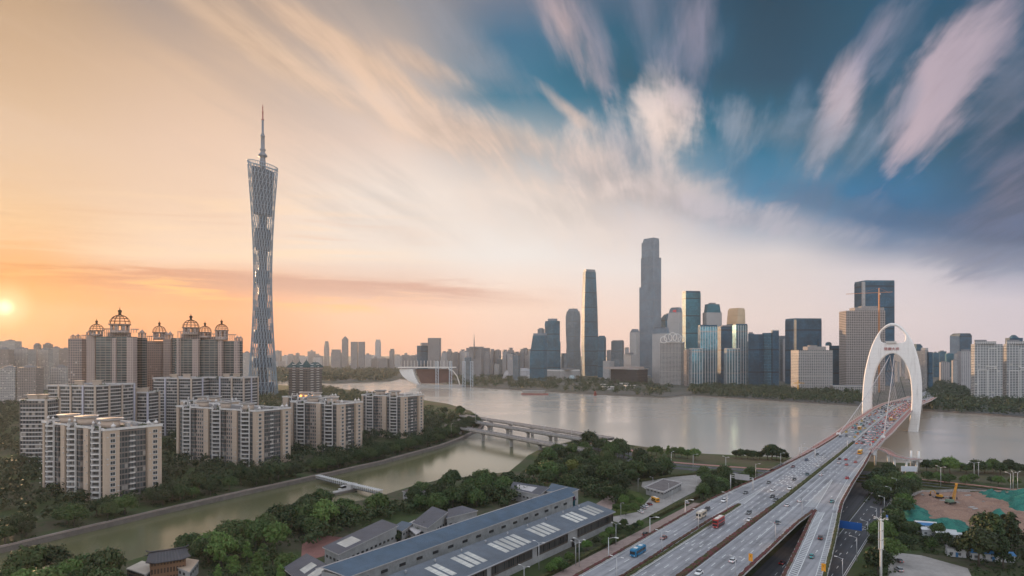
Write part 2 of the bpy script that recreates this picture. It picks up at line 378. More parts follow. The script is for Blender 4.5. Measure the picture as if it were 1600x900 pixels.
canal_far = [(-620, -60), (-420, 128), W(-120, 905), W(0, 865), W(120, 836), W(250, 805), W(400, 770), W(500, 748), W(600, 725), W(690, 700), W(722, 688), W(752, 672), W(757, 664)]
penins_tip = [W(750, 655), W(735, 644), W(700, 633), W(662, 627), W(600, 616), W(520, 608), W(440, 603), W(300, 596), W(0, 594)]
land('ground', canal_far+penins_tip+[(-5200, 2290), (-5200, -60)], M_ground)
canal_near = [(-300, -60), W(-60, 985), W(60, 930), W(190, 888), W(330, 846), W(470, 812), W(540, 793), W(600, 779), W(640, 766), W(690, 754), W(745, 748), W(795, 742), W(812, 728), W(826, 715), W(850, 703), W(915, 688)]
near_bank = [W(1000, 701), W(1100, 713), W(1230, 719), W(1300, 722), W(1385, 727), W(1500, 731), W(1600, 735), W(1900, 752), (2600, 150), (2600, -60)]
land('ground', (canal_near+near_bank)[::-1], M_ground)
north = [W(-300, 585), W(300, 587), W(520, 600), W(610, 596), W(625, 592), W(700, 603), W(850, 612), W(960, 618), W(1040, 622), W(1062, 619), W(1080, 618), W(1200, 626), W(1350, 635), W(1480, 644), W(1600, 653), W(2000, 690), (3200, 300), (14000, 300), (14000, 25000), (-14000, 25000), (-14000, 2700)]
land('ground', north, M_far)

mbp = MB()
for i in range(len(canal_far)-1):
    a, b = Vector(canal_far[i]), Vector(canal_far[i+1]); d = (b-a).normalized(); n_ = Vector((-d.y, d.x)); p = a-d*.6
    mbp.face([(p.x, p.y, .30), (b.x, b.y, .30), (b.x+n_.x*4.2, b.y+n_.y*4.2, .30), (p.x+n_.x*4.2, p.y+n_.y*4.2, .30)]) if i % 2 == 0 else mbp.face([(p.x, p.y, .31), (b.x, b.y, .31), (b.x+n_.x*4.2, b.y+n_.y*4.2, .31), (p.x+n_.x*4.2, p.y+n_.y*4.2, .31)])
    mbp.beam((a.x+n_.x*.3, a.y+n_.y*.3, .55), (b.x+n_.x*.3, b.y+n_.y*.3, .55), .5, .9)
tag(mbp.obj('embankment_path', mat('embankment_paving', (.27, .215, .19), .9, var=.2, scale=.2)), kind='structure')
# ---------------------------------------------------------------- towers across the river
F_teal = facade('teal_curtain_wall', (.012, .06, .08), (.012, .15, .21), 4.0, 3.2, .80, .74, (.04, .22, .29), .45, .08)
F_navy = facade('navy_curtain_wall', (.010, .035, .06), (.008, .07, .125), 4.0, 3.0, .84, .80, (.025, .10, .17), .45, .08)
F_blue = facade('blue_curtain_wall', (.022, .07, .105), (.02, .125, .20), 4.0, 3.6, .74, .62, (.07, .19, .26), .45, .08)
F_fin = facade('glass_with_pale_fins', (.46, .45, .45), (.025, .13, .19), 3.8, 7.5, .72, .90, (.08, .26, .34), .12, .65)
F_grey = facade('grey_banded_wall', (.165, .195, .22), (.04, .09, .125), 3.9, 5.0, .86, .50, (.14, .19, .22), .36, .12)
F_silver = facade('silver_ribbed_wall', (.23, .265, .305), (.06, .115, .165), 4.2, 2.4, .56, .86, (.12, .17, .21), .36, .12)
F_stone = facade('pale_stone_wall', (.46, .44, .43), (.10, .13, .15), 3.6, 3.4, .50, .52, (.17, .20, .22), .2, .4)
F_grid = facade('bare_concrete_frame', (.40, .36, .34), (.025, .022, .022), 4.1, 4.2, .68, .62, (.07, .06, .055), .8, .0, .85)
F_grid2 = facade('concrete_egg_crate', (.42, .39, .37), (.035, .05, .06), 3.7, 4.4, .66, .60, (.09, .11, .12), .5, .2, .85)
F_resid = facade('residential_wall', (.42, .39, .37), (.06, .075, .085), 3.0, 3.3, .58, .55, (.14, .15, .155), .3, .3, blinds=.06)
F_resid2 = facade('residential_brown_wall', (.30, .25, .225), (.05, .055, .06), 3.0, 3.0, .56, .54, (.12, .12, .12), .3, .3, blinds=.05)
F_slab = facade('far_slab_wall', (.25, .24, .245), (.12, .13, .14), 3.3, 4.0, .66, .56, (.18, .18, .19), .4, .2)
F_slab2 = facade('far_white_slab_wall', (.44, .42, .42), (.15, .16, .18), 3.3, 5.0, .5, .62, (.22, .23, .24), .4, .2)
F_sungold = facade('painted_sunset_gold_wall', (.55, .42, .28), (.44, .33, .22), 4.0, 3.4, .6, .5, (.52, .40, .27), .25, .5)  # gold of the low sun put into the wall and pane colours
F_frame = facade('white_framed_flats', (.52, .51, .50), (.05, .07, .085), 3.1, 4.6, .78, .62, (.12, .14, .155), .25, .35, blinds=.04)
M_plant = mat('roof_plant', (.22, .22, .23), .7, var=.1, scale=.05)
M_logo = mat('red_sign', (.65, .05, .06), .5, var=.03)
M_crane = mat('crane_orange', (.55, .22, .07), .5, var=.05)
def foot(px0, c, px1, Y):
    """four corners of a block whose near edge stands at photo column c"""
    L, Rr = max(c-px0, .6)/F*Y, max(px1-c, .6)/F*Y
    C = Vector((xa(c, Y), Y)); e2 = C.normalized(); e1 = Vector((e2.y, -e2.x))
    ph = math.atan(sqrt(Rr/L)); ll, rr = L/cos(ph), Rr/sin(ph)
    ll, rr = min(ll, 90), min(rr, 90)
    dl = -e1*cos(ph)+e2*sin(ph); dr = e1*sin(ph)+e2*cos(ph)
    k = lambda v: (v.x, v.y)
    return [k(C), k(C+dr*rr), k(C+dr*rr+dl*ll), k(C+dl*ll)]
def place(mb, root):
    l = root.location; mb.v = [(x-l.x, y-l.y, z-l.z) for x, y, z in mb.v]
    return mb
def part(name, mb, mats, root):
    return place(mb, root).obj(name, mats, root)
def loft(secs, Y, z0=0.0, bay=None, top=1, chamfer=0.0):
    """stack of outlines: secs = [(photo y, x0, near edge, x1)...] from the bottom up; the first one stands at z0"""
    mb = MB(); zs = [z0 if i == 0 else za(s[0], Y) for i, s in enumerate(secs)]
    for i in range(len(secs)-1):
        a, b = foot(*secs[i][1:], Y), foot(*secs[i+1][1:], Y)
        mb.prism(a, zs[i], zs[i+1], 0, top, False, bay, b, v0=0.0)
    return mb
def simple(px0, c, px1, ytop): return [(0, px0, c, px1), (ytop, px0, c, px1)]
def tower(name, label, Y, parts, cat='tower', group=None):
    s0 = parts[0][2][0]; f = foot(*s0[1:], Y); cx, cy = sum(p[0] for p in f)/4, sum(p[1] for p in f)/4
    root = thing(name, label, cat, (cx, cy, 0), 0, group)
    zprev = 0.0
    for p in parts:
        pn, mt, secs = p[:3]; z0 = zprev if len(p) < 4 else (0.0 if p[3] == 0 else za(p[3], Y))
        part(pn, loft(secs, Y, z0), [mt, M_plant], root)
        if len(p) < 4: zprev = za(secs[-1][0], Y)+.01
    return root
S = simple
tower('skyscraper', 'tallest tower in the skyline, pale silver with stepped top and darker flank', 2417, [
    ('shaft', F_silver, [(0, 999, 1021, 1033), (447, 999, 1021, 1033)]), ('upper_shaft', F_silver, S(1001.5, 1021, 1033, 401)),
    ('top_stage', F_silver, S(1002.5, 1021, 1030, 377)), ('crown', F_silver, [(0, 1004, 1021, 1030), (371, 1006, 1021, 1029.5)])], 'skyscraper')
tower('skyscraper', 'slender dark blue tower with smooth tapering sides beside the stepped silver skyscraper', 2620, [
    ('shaft', F_blue, [(0, 910, 914, 934.5), (540, 908.4, 913, 935), (480, 909, 913.5, 933.5), (424, 911, 915, 931)]),
    ('crown', F_silver, S(912, 916, 930, 420.5))], 'skyscraper')
tower('office_tower', 'grey tower with rounded top and pinched waist', 2500, [
    ('shaft', F_grey, [(0, 884.5, 897, 907.5), (552, 884.5, 897, 907.5), (540, 885, 897, 906.5), (515, 883.8, 897, 907), (494, 883.8, 897, 907), (486, 885.5, 897, 905.5)]),
    ('crown', F_silver, [(0, 886.5, 897, 904.5), (482, 889, 897, 902)])])
tower('office_tower', 'grey blue tower with notched sides and flat top next to the slanted glass wedge', 2300, [
    ('shaft', F_blue, [(0, 853, 866, 876), (536, 853, 866, 876), (532, 852, 866, 875), (506, 851, 864, 875), (501, 852, 864, 875)]),
    ('crown', F_silver, S(856, 864, 871, 497.6))])
tower('office_tower', 'glass wedge tower with slanting side and dark narrow flank', 2150, [
    ('shaft', F_blue, [(0, 827, 850, 855), (552, 828, 850, 855), (524, 832.5, 850, 855)]), ('roof_edge', F_silver, S(833, 850, 854.5, 520.5))])
tower('office_tower', 'plain grey tower peeping up behind the slanted glass wedge', 2500, [('shaft', F_grey, S(840, 846, 851, 514)), ('roof_plant', M_plant, S(842, 846, 849, 512.5))])
tower('office_tower', 'low grey block at the foot of the notched blue tower', 2350, [('shaft', F_grey, S(877, 881, 886, 552))])
tower('office_tower', 'grey blue block with rounded shoulder just after the slender dark tower', 2450, [('shaft', F_blue, [(0, 934, 944, 947), (527, 934, 944, 947)]), ('crown', F_blue, [(0, 934.4, 943, 946), (524.5, 936, 943, 944.5)])])
tower('office_tower', 'squat grey slab standing alone between the two tallest towers', 2450, [('shaft', F_grey, S(955, 972, 975, 533)), ('roof_plant', M_plant, S(957, 972, 974, 531.5))])
tower('office_tower', 'pale banded tower with domed cap tucked against the tallest tower', 2300, [('shaft', F_stone, S(984, 994, 999.5, 519)), ('crown', F_silver, [(0, 984.5, 994, 999), (514, 987.5, 993, 997)])])
tower('office_tower', 'low pale twin block in front of the squat grey slab', 2150, [('shaft', F_stone, S(942, 951, 960, 564)), ('annex', F_grey, S(960, 968, 974, 562), 0)])
tower('office_tower', 'low pale stone block at the foot of the domed banded tower', 2200, [('shaft', F_stone, S(974.5, 986, 998.5, 554)), ('roof_plant', M_plant, S(977, 984, 990, 551))])
t_ = tower('office_tower', 'pale tower with arched silver top in front of the tallest tower', 1950, [('shaft', F_stone, S(1019.5, 1041, 1046.5, 521)), ('crown', F_silver, [(0, 1020, 1041, 1046), (513, 1022, 1040, 1045), (511, 1024, 1039, 1043)])])
t_ = tower('hotel_tower', 'grey ribbed tower crowned with a ring of open hoops', 1850, [('shaft', F_grid2, S(1031.5, 1064, 1069.5, 536)), ('cornice', M_conc_light, S(1031, 1064, 1070, 534.5))])
ringmb = []
for k, (rx, ry, rr) in enumerate(((1037, 531, 5), (1044, 528, 6.2), (1051, 526.5, 6.6), (1058, 528, 6.2), (1064.5, 531, 5))):
    Y = 1856; mb = MB(); c = Vector((xa(rx, Y), Y, za(ry, Y))); r = rr*Y/F
    mb.tube([c+Vector((cos(a)*r, 0, sin(a)*r)) for a in [2*pi*i/24 for i in range(24)]], 1.0, 6, 0, True)
    part('hoop', mb, M_white, t_)
t_ = tower('office_tower', 'pale silver tower with curved shoulder and red emblem near its top', 2100, [
    ('shaft', F_stone, [(0, 1043, 1061, 1066), (500, 1043, 1061, 1066), (488, 1045, 1061, 1066)]), ('crown', F_silver, [(0, 1045.3, 1061, 1066), (482, 1047, 1061, 1065), (480, 1050, 1060, 1063)])])
mb = MB(); Yq = 2092
for dx, dy, s in ((-1.6, 0, 1.7), (1.0, -1.2, 1.1), (1.2, 1.3, 1.1)):
    c = Vector((xa(1054.5+dx, Yq), Yq, za(486+dy, Yq))); r = s*Yq/F
    mb.mesh([c+Vector((cos(a)*r, yy, sin(a)*r)) for yy in (0, -1.2) for a in [2*pi*i/14 for i in range(14)]], [tuple(range(14, 28))]+[(i, (i+1) % 14, 14+(i+1) % 14, 14+i) for i in range(14)])
part('emblem', mb, M_logo, t_)
tower('office_tower', 'blue glass tower with rounded top behind the one with the red emblem', 2500, [('shaft', F_blue, [(0, 1032, 1040, 1047), (498, 1032, 1040, 1047), (491, 1038, 1042, 1047)]), ('crown', F_blue, S(1041, 1043, 1047, 489.5))])
tower('office_tower', 'tall dark teal slab, second highest of the glass cluster', 2200, [('shaft', F_teal, S(1066, 1071.5, 1094.2, 457)), ('roof_edge', F_navy, S(1066.5, 1071.5, 1093.5, 454.3))])
tower('office_tower', 'stepped tower of grey lower floors and narrower teal glass crown', 2200, [('shaft', F_stone, S(1098, 1104, 1127, 488)), ('crown', F_teal, [(0, 1100, 1105, 1125.5), (475, 1101.5, 1106, 1123.5)]), ('roof_plant', M_plant, S(1107, 1110, 1118, 473))])
tower('office_tower', 'tower with bright golden face, low sunlight put into its colour', 2200, [('shaft', F_blue, S(1136, 1153, 1164.5, 506)), ('upper_shaft', F_sungold, [(0, 1136, 1153, 1164), (483, 1138, 1153, 1163.5)]), ('crown', F_sungold, S(1139.5, 1153, 1162.5, 481))])
tower('apartment_tower', 'teal glass tower with pale fins, taller neighbour of the short finned pair', 1800, [('shaft', F_fin, S(1090.5, 1094, 1120, 510)), ('roof_edge', F_navy, S(1091, 1094, 1119.5, 507.5))])
tower('apartment_tower', 'dark slate glass tower between the two tall finned towers', 1900, [('shaft', F_navy, S(1119, 1126.5, 1145, 510)), ('roof_edge', M_plant, S(1127, 1129, 1144.5, 508))])
tower('apartment_tower', 'finned glass tower under the golden faced tower', 1800, [('shaft', F_fin, S(1144.5, 1150, 1167.2, 508)), ('roof_edge', F_navy, S(1145.5, 1150, 1166.6, 506))])
tower('apartment_tower', 'short finned glass tower, first of the waterfront pair beside a brown block', 1690, [('shaft', F_fin, S(1076.5, 1081, 1098.3, 546)), ('roof_edge', M_conc_light, S(1077, 1081, 1098, 544))])
tower('apartment_tower', 'short finned glass tower, second of the waterfront pair beside the dark offices', 1690, [('shaft', F_fin, S(1131.5, 1135.5, 1155.3, 546)), ('roof_edge', M_conc_light, S(1132, 1135.5, 1155, 544))])
tower('apartment_tower', 'narrow brown grey block squeezed beside the first short finned tower', 1780, [('shaft', F_resid2, S(1068.5, 1073, 1079.5, 546.5)), ('roof_plant', M_plant, S(1071, 1073, 1077, 545))])
tower('office_tower', 'dark navy glass block with pale side strip at the end of the finned towers', 1700, [('shaft', F_navy, S(1170.5, 1186, 1192.5, 522)), ('middle_wing', F_blue, S(1192, 1205, 1207, 520), 0), ('end_wing', F_navy, S(1205, 1207, 1216.3, 517), 0), ('roof_edge', M_conc_light, S(1204.5, 1206.5, 1216.6, 515.5), 517)])
tower('office_tower', 'thin grey tower behind the dark navy block', 2100, [('shaft', F_grey, S(1215, 1219, 1228, 526)), ('roof_plant', M_plant, S(1217, 1219, 1226, 524.5))])
tower('office_tower', 'small grey tower peeking over the dark navy block', 2100, [('shaft', F_blue, S(1169, 1172, 1178, 521)), ('roof_plant', M_plant, S(1170, 1172, 1176, 519))])
tower('office_tower', 'broad dark blue glass slab with one pale vertical strip', 1900, [('shaft', F_navy, S(1227.5, 1240, 1280.3, 500)), ('roof_edge', F_blue, S(1228, 1240, 1280, 497.2)), ('pale_strip', F_sungold, S(1240.2, 1241, 1244.2, 499.5), 0), ('side_annex', F_navy, S(1278, 1280, 1282, 530), 0)])
tower('concrete_tower', 'low wide unfinished concrete block, a grid of dark openings', 1500, [('frame', F_grid2, S(1236.5, 1248, 1296.5, 547)), ('roof_stage', M_concrete, S(1255, 1262, 1288, 541.5)), ('roof_plant', M_concrete, S(1262, 1266, 1276, 539.5))])
tower('office_tower', 'plain dark blue block between the two bare concrete buildings', 1620, [('shaft', F_navy, S(1296, 1299, 1312.5, 540)), ('roof_drum', F_blue, [(0, 1290, 1294, 1299), (537, 1290, 1294, 1299), (534.5, 1292, 1294, 1297)])])
tower('concrete_tower', 'huge unfinished concrete tower, rows of empty windows', 1550, [('frame', F_grid, S(1312, 1322, 1386.5, 485.5)), ('roof_stage', M_concrete, S(1328, 1336, 1376, 480.5)), ('roof_plant', M_concrete, S(1341, 1346, 1368, 478.3))])
t_ = tower('office_tower', 'tall dark blue glass tower rising behind the bare concrete tower', 1800, [('shaft', F_navy, S(1336.5, 1352.3, 1392.2, 440)), ('roof_edge', F_blue, S(1337, 1352.3, 1392, 437.8)), ('pale_strip', F_stone, S(1346.5, 1348.5, 1352.2, 440), 0)])
tower('podium', 'long low podium deck at the foot of the bare concrete buildings', 1480, [('deck', F_grid2, S(1298, 1302, 1392, 604)), ('roof', M_conc_light, S(1297, 1302, 1393, 602.5))], 'podium')
# right bank, beyond the bridge
tower('apartment_tower', 'blue tower with rounded head beside the white arch', 2000, [('shaft', F_blue, [(0, 1426, 1432, 1440), (541, 1426, 1432, 1440), (537.5, 1429, 1432, 1437)])])
tower('apartment_tower', 'brown grey stepped block just beyond the arch leg', 1600, [('shaft', F_resid, S(1432, 1446, 1450, 548)), ('dark_wing', F_navy, S(1449, 1451, 1456.5, 550), 0), ('roof_stage', F_stone, S(1440, 1446, 1449.5, 543.5), 548)])
tower('office_tower', 'dark glass tower with chamfered roof and pale side far over the northern flats', 2600, [('shaft', F_navy, S(1487, 1500, 1515.3, 524)), ('crown', F_navy, [(0, 1487, 1500, 1515), (520.7, 1491, 1500, 1513)]), ('pale_side', F_silver, S(1486.6, 1499, 1500.4, 525), 0)])
tower('apartment_tower', 'slim pale grey flats standing before the chamfered glass tower', 1650, [('shaft', F_slab2, S(1497, 1502, 1518, 549)), ('roof_plant', M_plant, S(1502, 1504, 1513, 546))])
def wfl(lab, a, c, b, top, Y, dx):
    t = tower('apartment_tower', lab, Y, [('shaft', F_frame, S(a, c, b, top)), ('roof_stage', F_stone, S(a+4, c, b-8, top-4)), ('roof_plant', M_plant, S(a+7, c, b-20, top-6.5))])
    f = foot(a, c, b, Y)
    p, q = Vector(f[0]), Vector(f[1]); d = (q-p); nrm = Vector((d.y, -d.x)).normalized()
    for u0, u1, v0, v1 in dx:
        mb = MB(); A, B = p+d*u0+nrm*.5, p+d*u1+nrm*.5; z0, z1 = v0, v1
        for s0, s1 in (((A, z0), (B, z0)), ((A, z1), (B, z1)), ((A, z0), (A, z1)), ((B, z0), (B, z1))):
            mb.beam((s0[0].x, s0[0].y, s0[1]), (s1[0].x, s1[0].y, s1[1]), .9, .9)
        part('white_frame', mb, M_white, t)
wfl('riverside apartment tower with white frames over its balconies, nearest the road', 1518, 1523, 1558, 537.5, 1216, ((.12, .45, 8, 60), (.5, .8, 8, 62), (.5, .8, 66, 100)))
wfl('riverside apartment tower with white frames, at the edge of the view', 1569, 1573, 1609, 537.5, 1216, ((.08, .4, 8, 58), (.45, .75, 8, 60), (.45, .75, 64, 100)))
tower('apartment_tower', 'recessed dark flats between the two white framed towers', 1290, [('shaft', F_resid2, S(1556, 1559, 1572, 542)), ('roof_plant', M_plant, S(1560, 1562, 1568, 540))])
tower('apartment_tower', 'dark stepped tower behind the white framed riverside flats', 1700, [('shaft', F_navy, S(1572, 1578, 1594, 528)), ('crown', F_blue, [(0, 1577, 1581, 1590), (523.5, 1581, 1583, 1586)])])
for a, b, yt, Y, mt, lab in ((1456, 1466, 551, 2500, F_blue, 'blue grey flats in the gap past the arch, with flat roof'), (1466, 1477, 549, 2600, F_blue, 'taller blue grey flats in the gap past the arch'), (1477, 1488, 552.5, 2450, F_teal, 'teal flats under the chamfered glass tower'), (1468, 1482, 566, 1900, F_slab2, 'small white apartment slab among trees in the gap past the arch'), (1487, 1497, 563, 1850, F_stone, 'small pinkish office block beside the white slab'), (1508, 1517, 560, 2000, F_blue, 'low blue block just left of the white framed flats'.replace('left of', 'before'))):
    tower('apartment_block', lab, Y, [('shaft', mt, S(a, a+2, b, yt)), ('roof_plant', M_plant, S(a+3, a+4, b-3, yt-1.5))], 'apartment block')
# far skyline, upstream
tower('office_tower', 'twin grey slab tower, shorter dark half in front of a tall pale half', 2600, [('shaft', F_slab, S(668.5, 686, 689.3, 528)), ('dark_wing', F_navy, S(651.5, 657, 668.5, 540), 0), ('wing_roof', M_plant, S(657, 659, 668.3, 535.5), 540)])
tower('office_tower', 'dark far tower with pointed pyramid top', 3500, [('shaft', F_slab, S(534.3, 542, 544.4, 530)), ('spire', M_plant, [(0, 534.8, 541, 544), (525.3, 539.2, 539.5, 539.8)])])
tower('office_tower', 'pair of joined grey far slabs of equal height', 3300, [('shaft', F_slab, S(548.3, 558, 559.3, 534)), ('second_slab', F_slab, S(560, 569.5, 570.5, 534), 0)])
tower('office_tower', 'pale far tower with stepped top, thinnest after the joined slabs', 4200, [('shaft', F_slab2, S(586.3, 593, 595.3, 534)), ('crown', F_slab2, S(587.3, 593, 594.3, 530.5))])
tower('office_tower', 'far hazy tower with tapering head', 4600, [('shaft', F_slab, [(0, 506.3, 511, 514.6), (545, 506.3, 511, 514.6), (533, 508, 511, 513)])])
tower('office_tower', 'dark stepped far block before the pointed tower', 3300, [('shaft', F_slab, S(517.5, 531, 534, 551)), ('upper_stage', F_slab, S(518.5, 530, 532.5, 546))])
tower('office_tower', 'single narrow far tower by the stadium masts', 3300, [('shaft', F_slab, S(608.5, 614, 616.5, 548)), ('crown', F_slab, S(610, 614, 616, 545))])
t_ = tower('office_tower', 'grey slab with a needle spire behind it near the stadium', 2500, [('shaft', F_slab, S(728, 752, 766, 543.5)), ('roof_plant', M_plant, S(733, 745, 756, 541.5))])
mb = MB(); mb.tube([(xa(740.8, 2510), 2510, za(560, 2510)), (xa(740.8, 2510), 2510, za(535, 2510)), (xa(740.8, 2510), 2510, za(521, 2510))], [3.2, 2.2, .3], 8); part('spire', mb, M_plant, t_)
rs = random.Random(11)
far_list = [(428, 440, 548, 4300), (441, 450, 556, 4300), (450, 462, 555, 4500), (462, 468, 552, 4600), (468, 481, 557, 4300), (481, 493, 549, 4500), (493, 505, 556, 4400), (569, 580, 554, 3500), (580, 593, 560, 3400), (593, 609, 560, 3300), (617, 628, 556, 3200), (628, 640, 554.5, 3300), (640, 651, 556, 3200), (690, 698, 551, 2900), (698, 707, 549, 2800), (707, 718, 551, 2700), (718, 728, 548.5, 2700), (766, 772, 549, 2700), (772, 783, 547.5, 2700), (785, 793, 549, 2600), (793, 803, 547, 2650), (803, 812, 551, 2500), (794, 811, 562, 2300), (812, 820, 549, 2500), (815, 826, 545, 2600), (826, 832, 548, 2500), (757, 766, 553, 2450),
            (948, 955, 548, 2900), (976, 983, 545, 2900), (1080, 1092, 548, 2300), (1164, 1172, 535, 2400), (1216, 1228, 548, 2300), (1440, 1446, 556, 2500)]
for i, (a, b, yt, Y) in enumerate(far_list):
    mt = (F_slab, F_slab2, F_slab)[i % 3]
    mb = loft(S(a, a+(b-a)*.75, b, yt), Y); mb.v = list(mb.v)
    f = foot(a, a+(b-a)*.75, b, Y); cx, cy = sum(p[0] for p in f)/4, sum(p[1] for p in f)/4
    z = za(yt, Y); mb.obox(cx, cy, 7, 5, .4, z, z+4+3*(i % 3), 1)
    up = a < 660
    root = tag(link('city_block', None, None, (cx, cy, 0)), 'hazy grey apartment slab far upstream beyond the wooded island' if up else 'plain grey or white apartment slab in the row behind the waterfront', 'apartment block', 'hazy slabs far upstream' if up else 'slabs behind the north waterfront')
    mb.v = [(x-cx, y-cy, zz) for x, y, zz in mb.v]
    mb.obj('shaft', [mt, M_plant], root)
    part('stair_tower', (lambda q: (q.obox(cx-5, cy+4, 4, 4, .4, z, z+3), q)[1])(MB()), M_plant, root)
rs = random.Random(23)
for i in range(34):
    a0, b0 = rs.choice(((700, 850), (770, 850), (1042, 1240), (1100, 1240), (1395, 1425), (1440, 1520), (1520, 1610), (940, 1000)))
    a = rs.uniform(a0, b0); b = a+rs.uniform(7, 15); yt = rs.uniform(550, 570); Y = rs.uniform(1950, 2700); mt = rs.choice((F_slab2, F_blue, F_grey, F_stone, F_resid))
    if 1040 < a < 1240: yt = rs.uniform(528, 566)
    f = foot(a, a+(b-a)*.72, b, Y); cx, cy = sum(p[0] for p in f)/4, sum(p[1] for p in f)/4; z = za(yt, Y)
    root = tag(link('city_block', None, None, (cx, cy, 0)), 'plain grey or white apartment slab in the row behind the waterfront', 'apartment block', 'slabs behind the north waterfront')
    part('shaft', loft(S(a, a+(b-a)*.72, b, yt), Y, 0, 3.0), [mt, M_plant], root)
    part('stair_tower', (lambda q: (q.obox(cx-3, cy+2, 4.5, 3.5, .4, z, z+rs.uniform(3, 7)), q)[1])(MB()), M_plant, root)
# haze-veiled west bank on the sunset side
for i, (a, b, yt, Y, base) in enumerate(((-30, -2, 548, 1500, 0), (3, 32, 533, 1900, 0), (-4, 20, 546, 1500, 0), (18, 54, 545.5, 1550, 0), (54, 64, 539, 1700, 0), (62, 82, 546, 1600, 0), (69, 82, 538, 1900, 0), (81, 96, 544, 1750, 0), (95, 112, 546, 1700, 0), (1, 34, 575, 1150, 0), (32, 66, 574, 1150, 0), (83, 112, 574, 1200, 0), (-60, -28, 540, 1700, 0), (380, 392, 551, 2300, 0))):
    f = foot(a, a+(b-a)*.7, b, Y); cx, cy = sum(p[0] for p in f)/4, sum(p[1] for p in f)/4; z = za(yt, Y)
    near = Y < 1300
    root = tag(link('apartment_block', None, None, (cx, cy, 0)), 'pinkish mid rise apartment slab veiled by haze under the sunset' if near else 'tall apartment slab fading into the orange haze', 'apartment block', 'hazy mid rises under the sunset' if near else 'hazy towers under the sunset')
    part('shaft', loft(S(a, a+(b-a)*.7, b, yt), Y), [F_resid if i % 2 else F_resid2, M_plant], root)
    for k in range(3):
        mb = MB(); q = f[0][0]*(1-(k+.5)/3)+f[2][0]*(k+.5)/3, f[0][1]*(1-(k+.5)/3)+f[2][1]*(k+.5)/3
        mb.obox(q[0], q[1], 3.5, 3.5, .3, z, z+3+2*(k % 2)); part('stair_tower', mb, M_plant, root)
# filler at the horizon, one hazy mass nobody could count
mb = MB(); rs = random.Random(5)
for k in range(420):
    Y = rs.uniform(3600, 6500); px = rs.uniform(-120, 1720); w_, d_ = rs.uniform(20, 60), rs.uniform(18, 40)
    hh = rs.choice((25, 40, 60, 75, 90))*rs.uniform(.7, 1.2); 
    if px > 1420: hh = min(hh, 60)
    mb.obox(xa(px, Y), Y, w_/2, d_/2, rs.uniform(-.5, .5), 0, hh, rs.randint(0, 1), 2)
tag(mb.obj('distant_city', [F_slab, F_slab2, M_plant]), kind='stuff')
# tower cranes
def crane(label, px, ybase, ytop, Y, jl, jr, yj, col, tilt=0):
    root = thing('tower_crane', label, 'crane', (xa(px, Y), Y, 0))
    x = xa(px, Y); zt = za(ytop, Y); zj = za(yj, Y); mb = MB(); s = 1.1
    for dx in (-s, s):
        for dy in (-s, s): mb.beam((x+dx, Y+dy, 0), (x+dx, Y+dy, zj), .5, .5)
    zz = 0
    while zz < zj-4:
        for q in (-s, s): mb.beam((x-s, Y+q, zz), (x+s, Y+q, zz+4), .35, .35); mb.beam((x+q, Y-s, zz+4), (x+q, Y+s, zz), .35, .35)
        zz += 4
    part('mast', mb, col, root)
    mb = MB(); xl, xr = xa(jl, Y), xa(jr, Y); zl, zr = zj-tilt, zj+tilt
    mb.beam((xl, Y, zl), (xr, Y, zr), .5, .5); mb.beam((xl, Y, zl+.4), (x, Y, zj+2.2), .4, .4); mb.beam((xr, Y, zr+.4), (x, Y, zj+2.2), .4, .4)
    for i in range(24):
        t = i/24; mb.beam((xl+(xr-xl)*t, Y, zl+(zr-zl)*t), (xl+(xr-xl)*(t+.02), Y, zl+(zr-zl)*t+1.6), .3, .3)
    part('jib', mb, col, root)
    mb = MB(); mb.beam((x, Y, zj), (x, Y, zt), 1.2, 1.2); mb.beam((x, Y, zt), (xl*.6+x*.4, Y, zj), .25, .25); mb.beam((x, Y, zt), (xr*.8+x*.2, Y, zj), .25, .25)
    part('apex', mb, col, root)
    mb = MB(); mb.obox(x+2, Y, 1.3, 1.1, 0, zj-3.2, zj-.4); part('cab', mb, M_white, root)
crane('rust orange tower crane against the bare concrete tower', 1373.5, 610, 450, 1500, 1322, 1395, 458, M_crane, 2.5)
crane('short yellow crane before the low concrete block', 1247, 617, 594, 1440, 1240, 1257, 599, mat('crane_yellow', (.62, .33, .05), .5, var=.05))
# civic buildings on the north bank
root = thing('museum', 'long low black museum box with curved pale roof edge', 'museum', (xa(970, 1915), 1930, 0))
mb = loft(S(928.5, 996, 1012, 577.5), 1915); part('wall', mb, [facade('museum_skin', (.045, .04, .042), (.02, .02, .022), 9, 13, .5, .4, (.07, .06, .06), .5, .2), M_dark], root)
mb = MB(); f = foot(927.5, 996, 1013, 1912)
def lerp2(a, b, t): return (a[0]+(b[0]-a[0])*t, a[1]+(b[1]-a[1])*t)
for i in range(10):
    for e0, e1 in ((f[3], f[0]), (f[0], f[1])):
        p, q = lerp2(e0, e1, i/10), lerp2(e0, e1, (i+1)/10)
        mb.beam((p[0], p[1], za(577, 1912)), (q[0], q[1], za(577, 1912)), 2.5, 2.5)
part('roof_edge', mb, M_conc_light, root)
mb = MB(); n = 26; cxm, cym = xa(975, 1955), 1955
mb.mesh([(cxm+cos(2*pi*i/n)*62*s, cym+sin(2*pi*i/n)*24*s, z) for s, z in ((1, za(577, 1915)), (1.0, za(573.5, 1915)), (.9, za(573.5, 1915)), (.85, za(576, 1915))) for i in range(n)], [(j*n+i, j*n+(i+1) % n, (j+1)*n+(i+1) % n, (j+1)*n+i) for j in range(3) for i in range(n)]+[tuple(range(3*n, 4*n))])
part('roof_crown', mb, mat('museum_roof', (.40, .33, .30), .6), root)
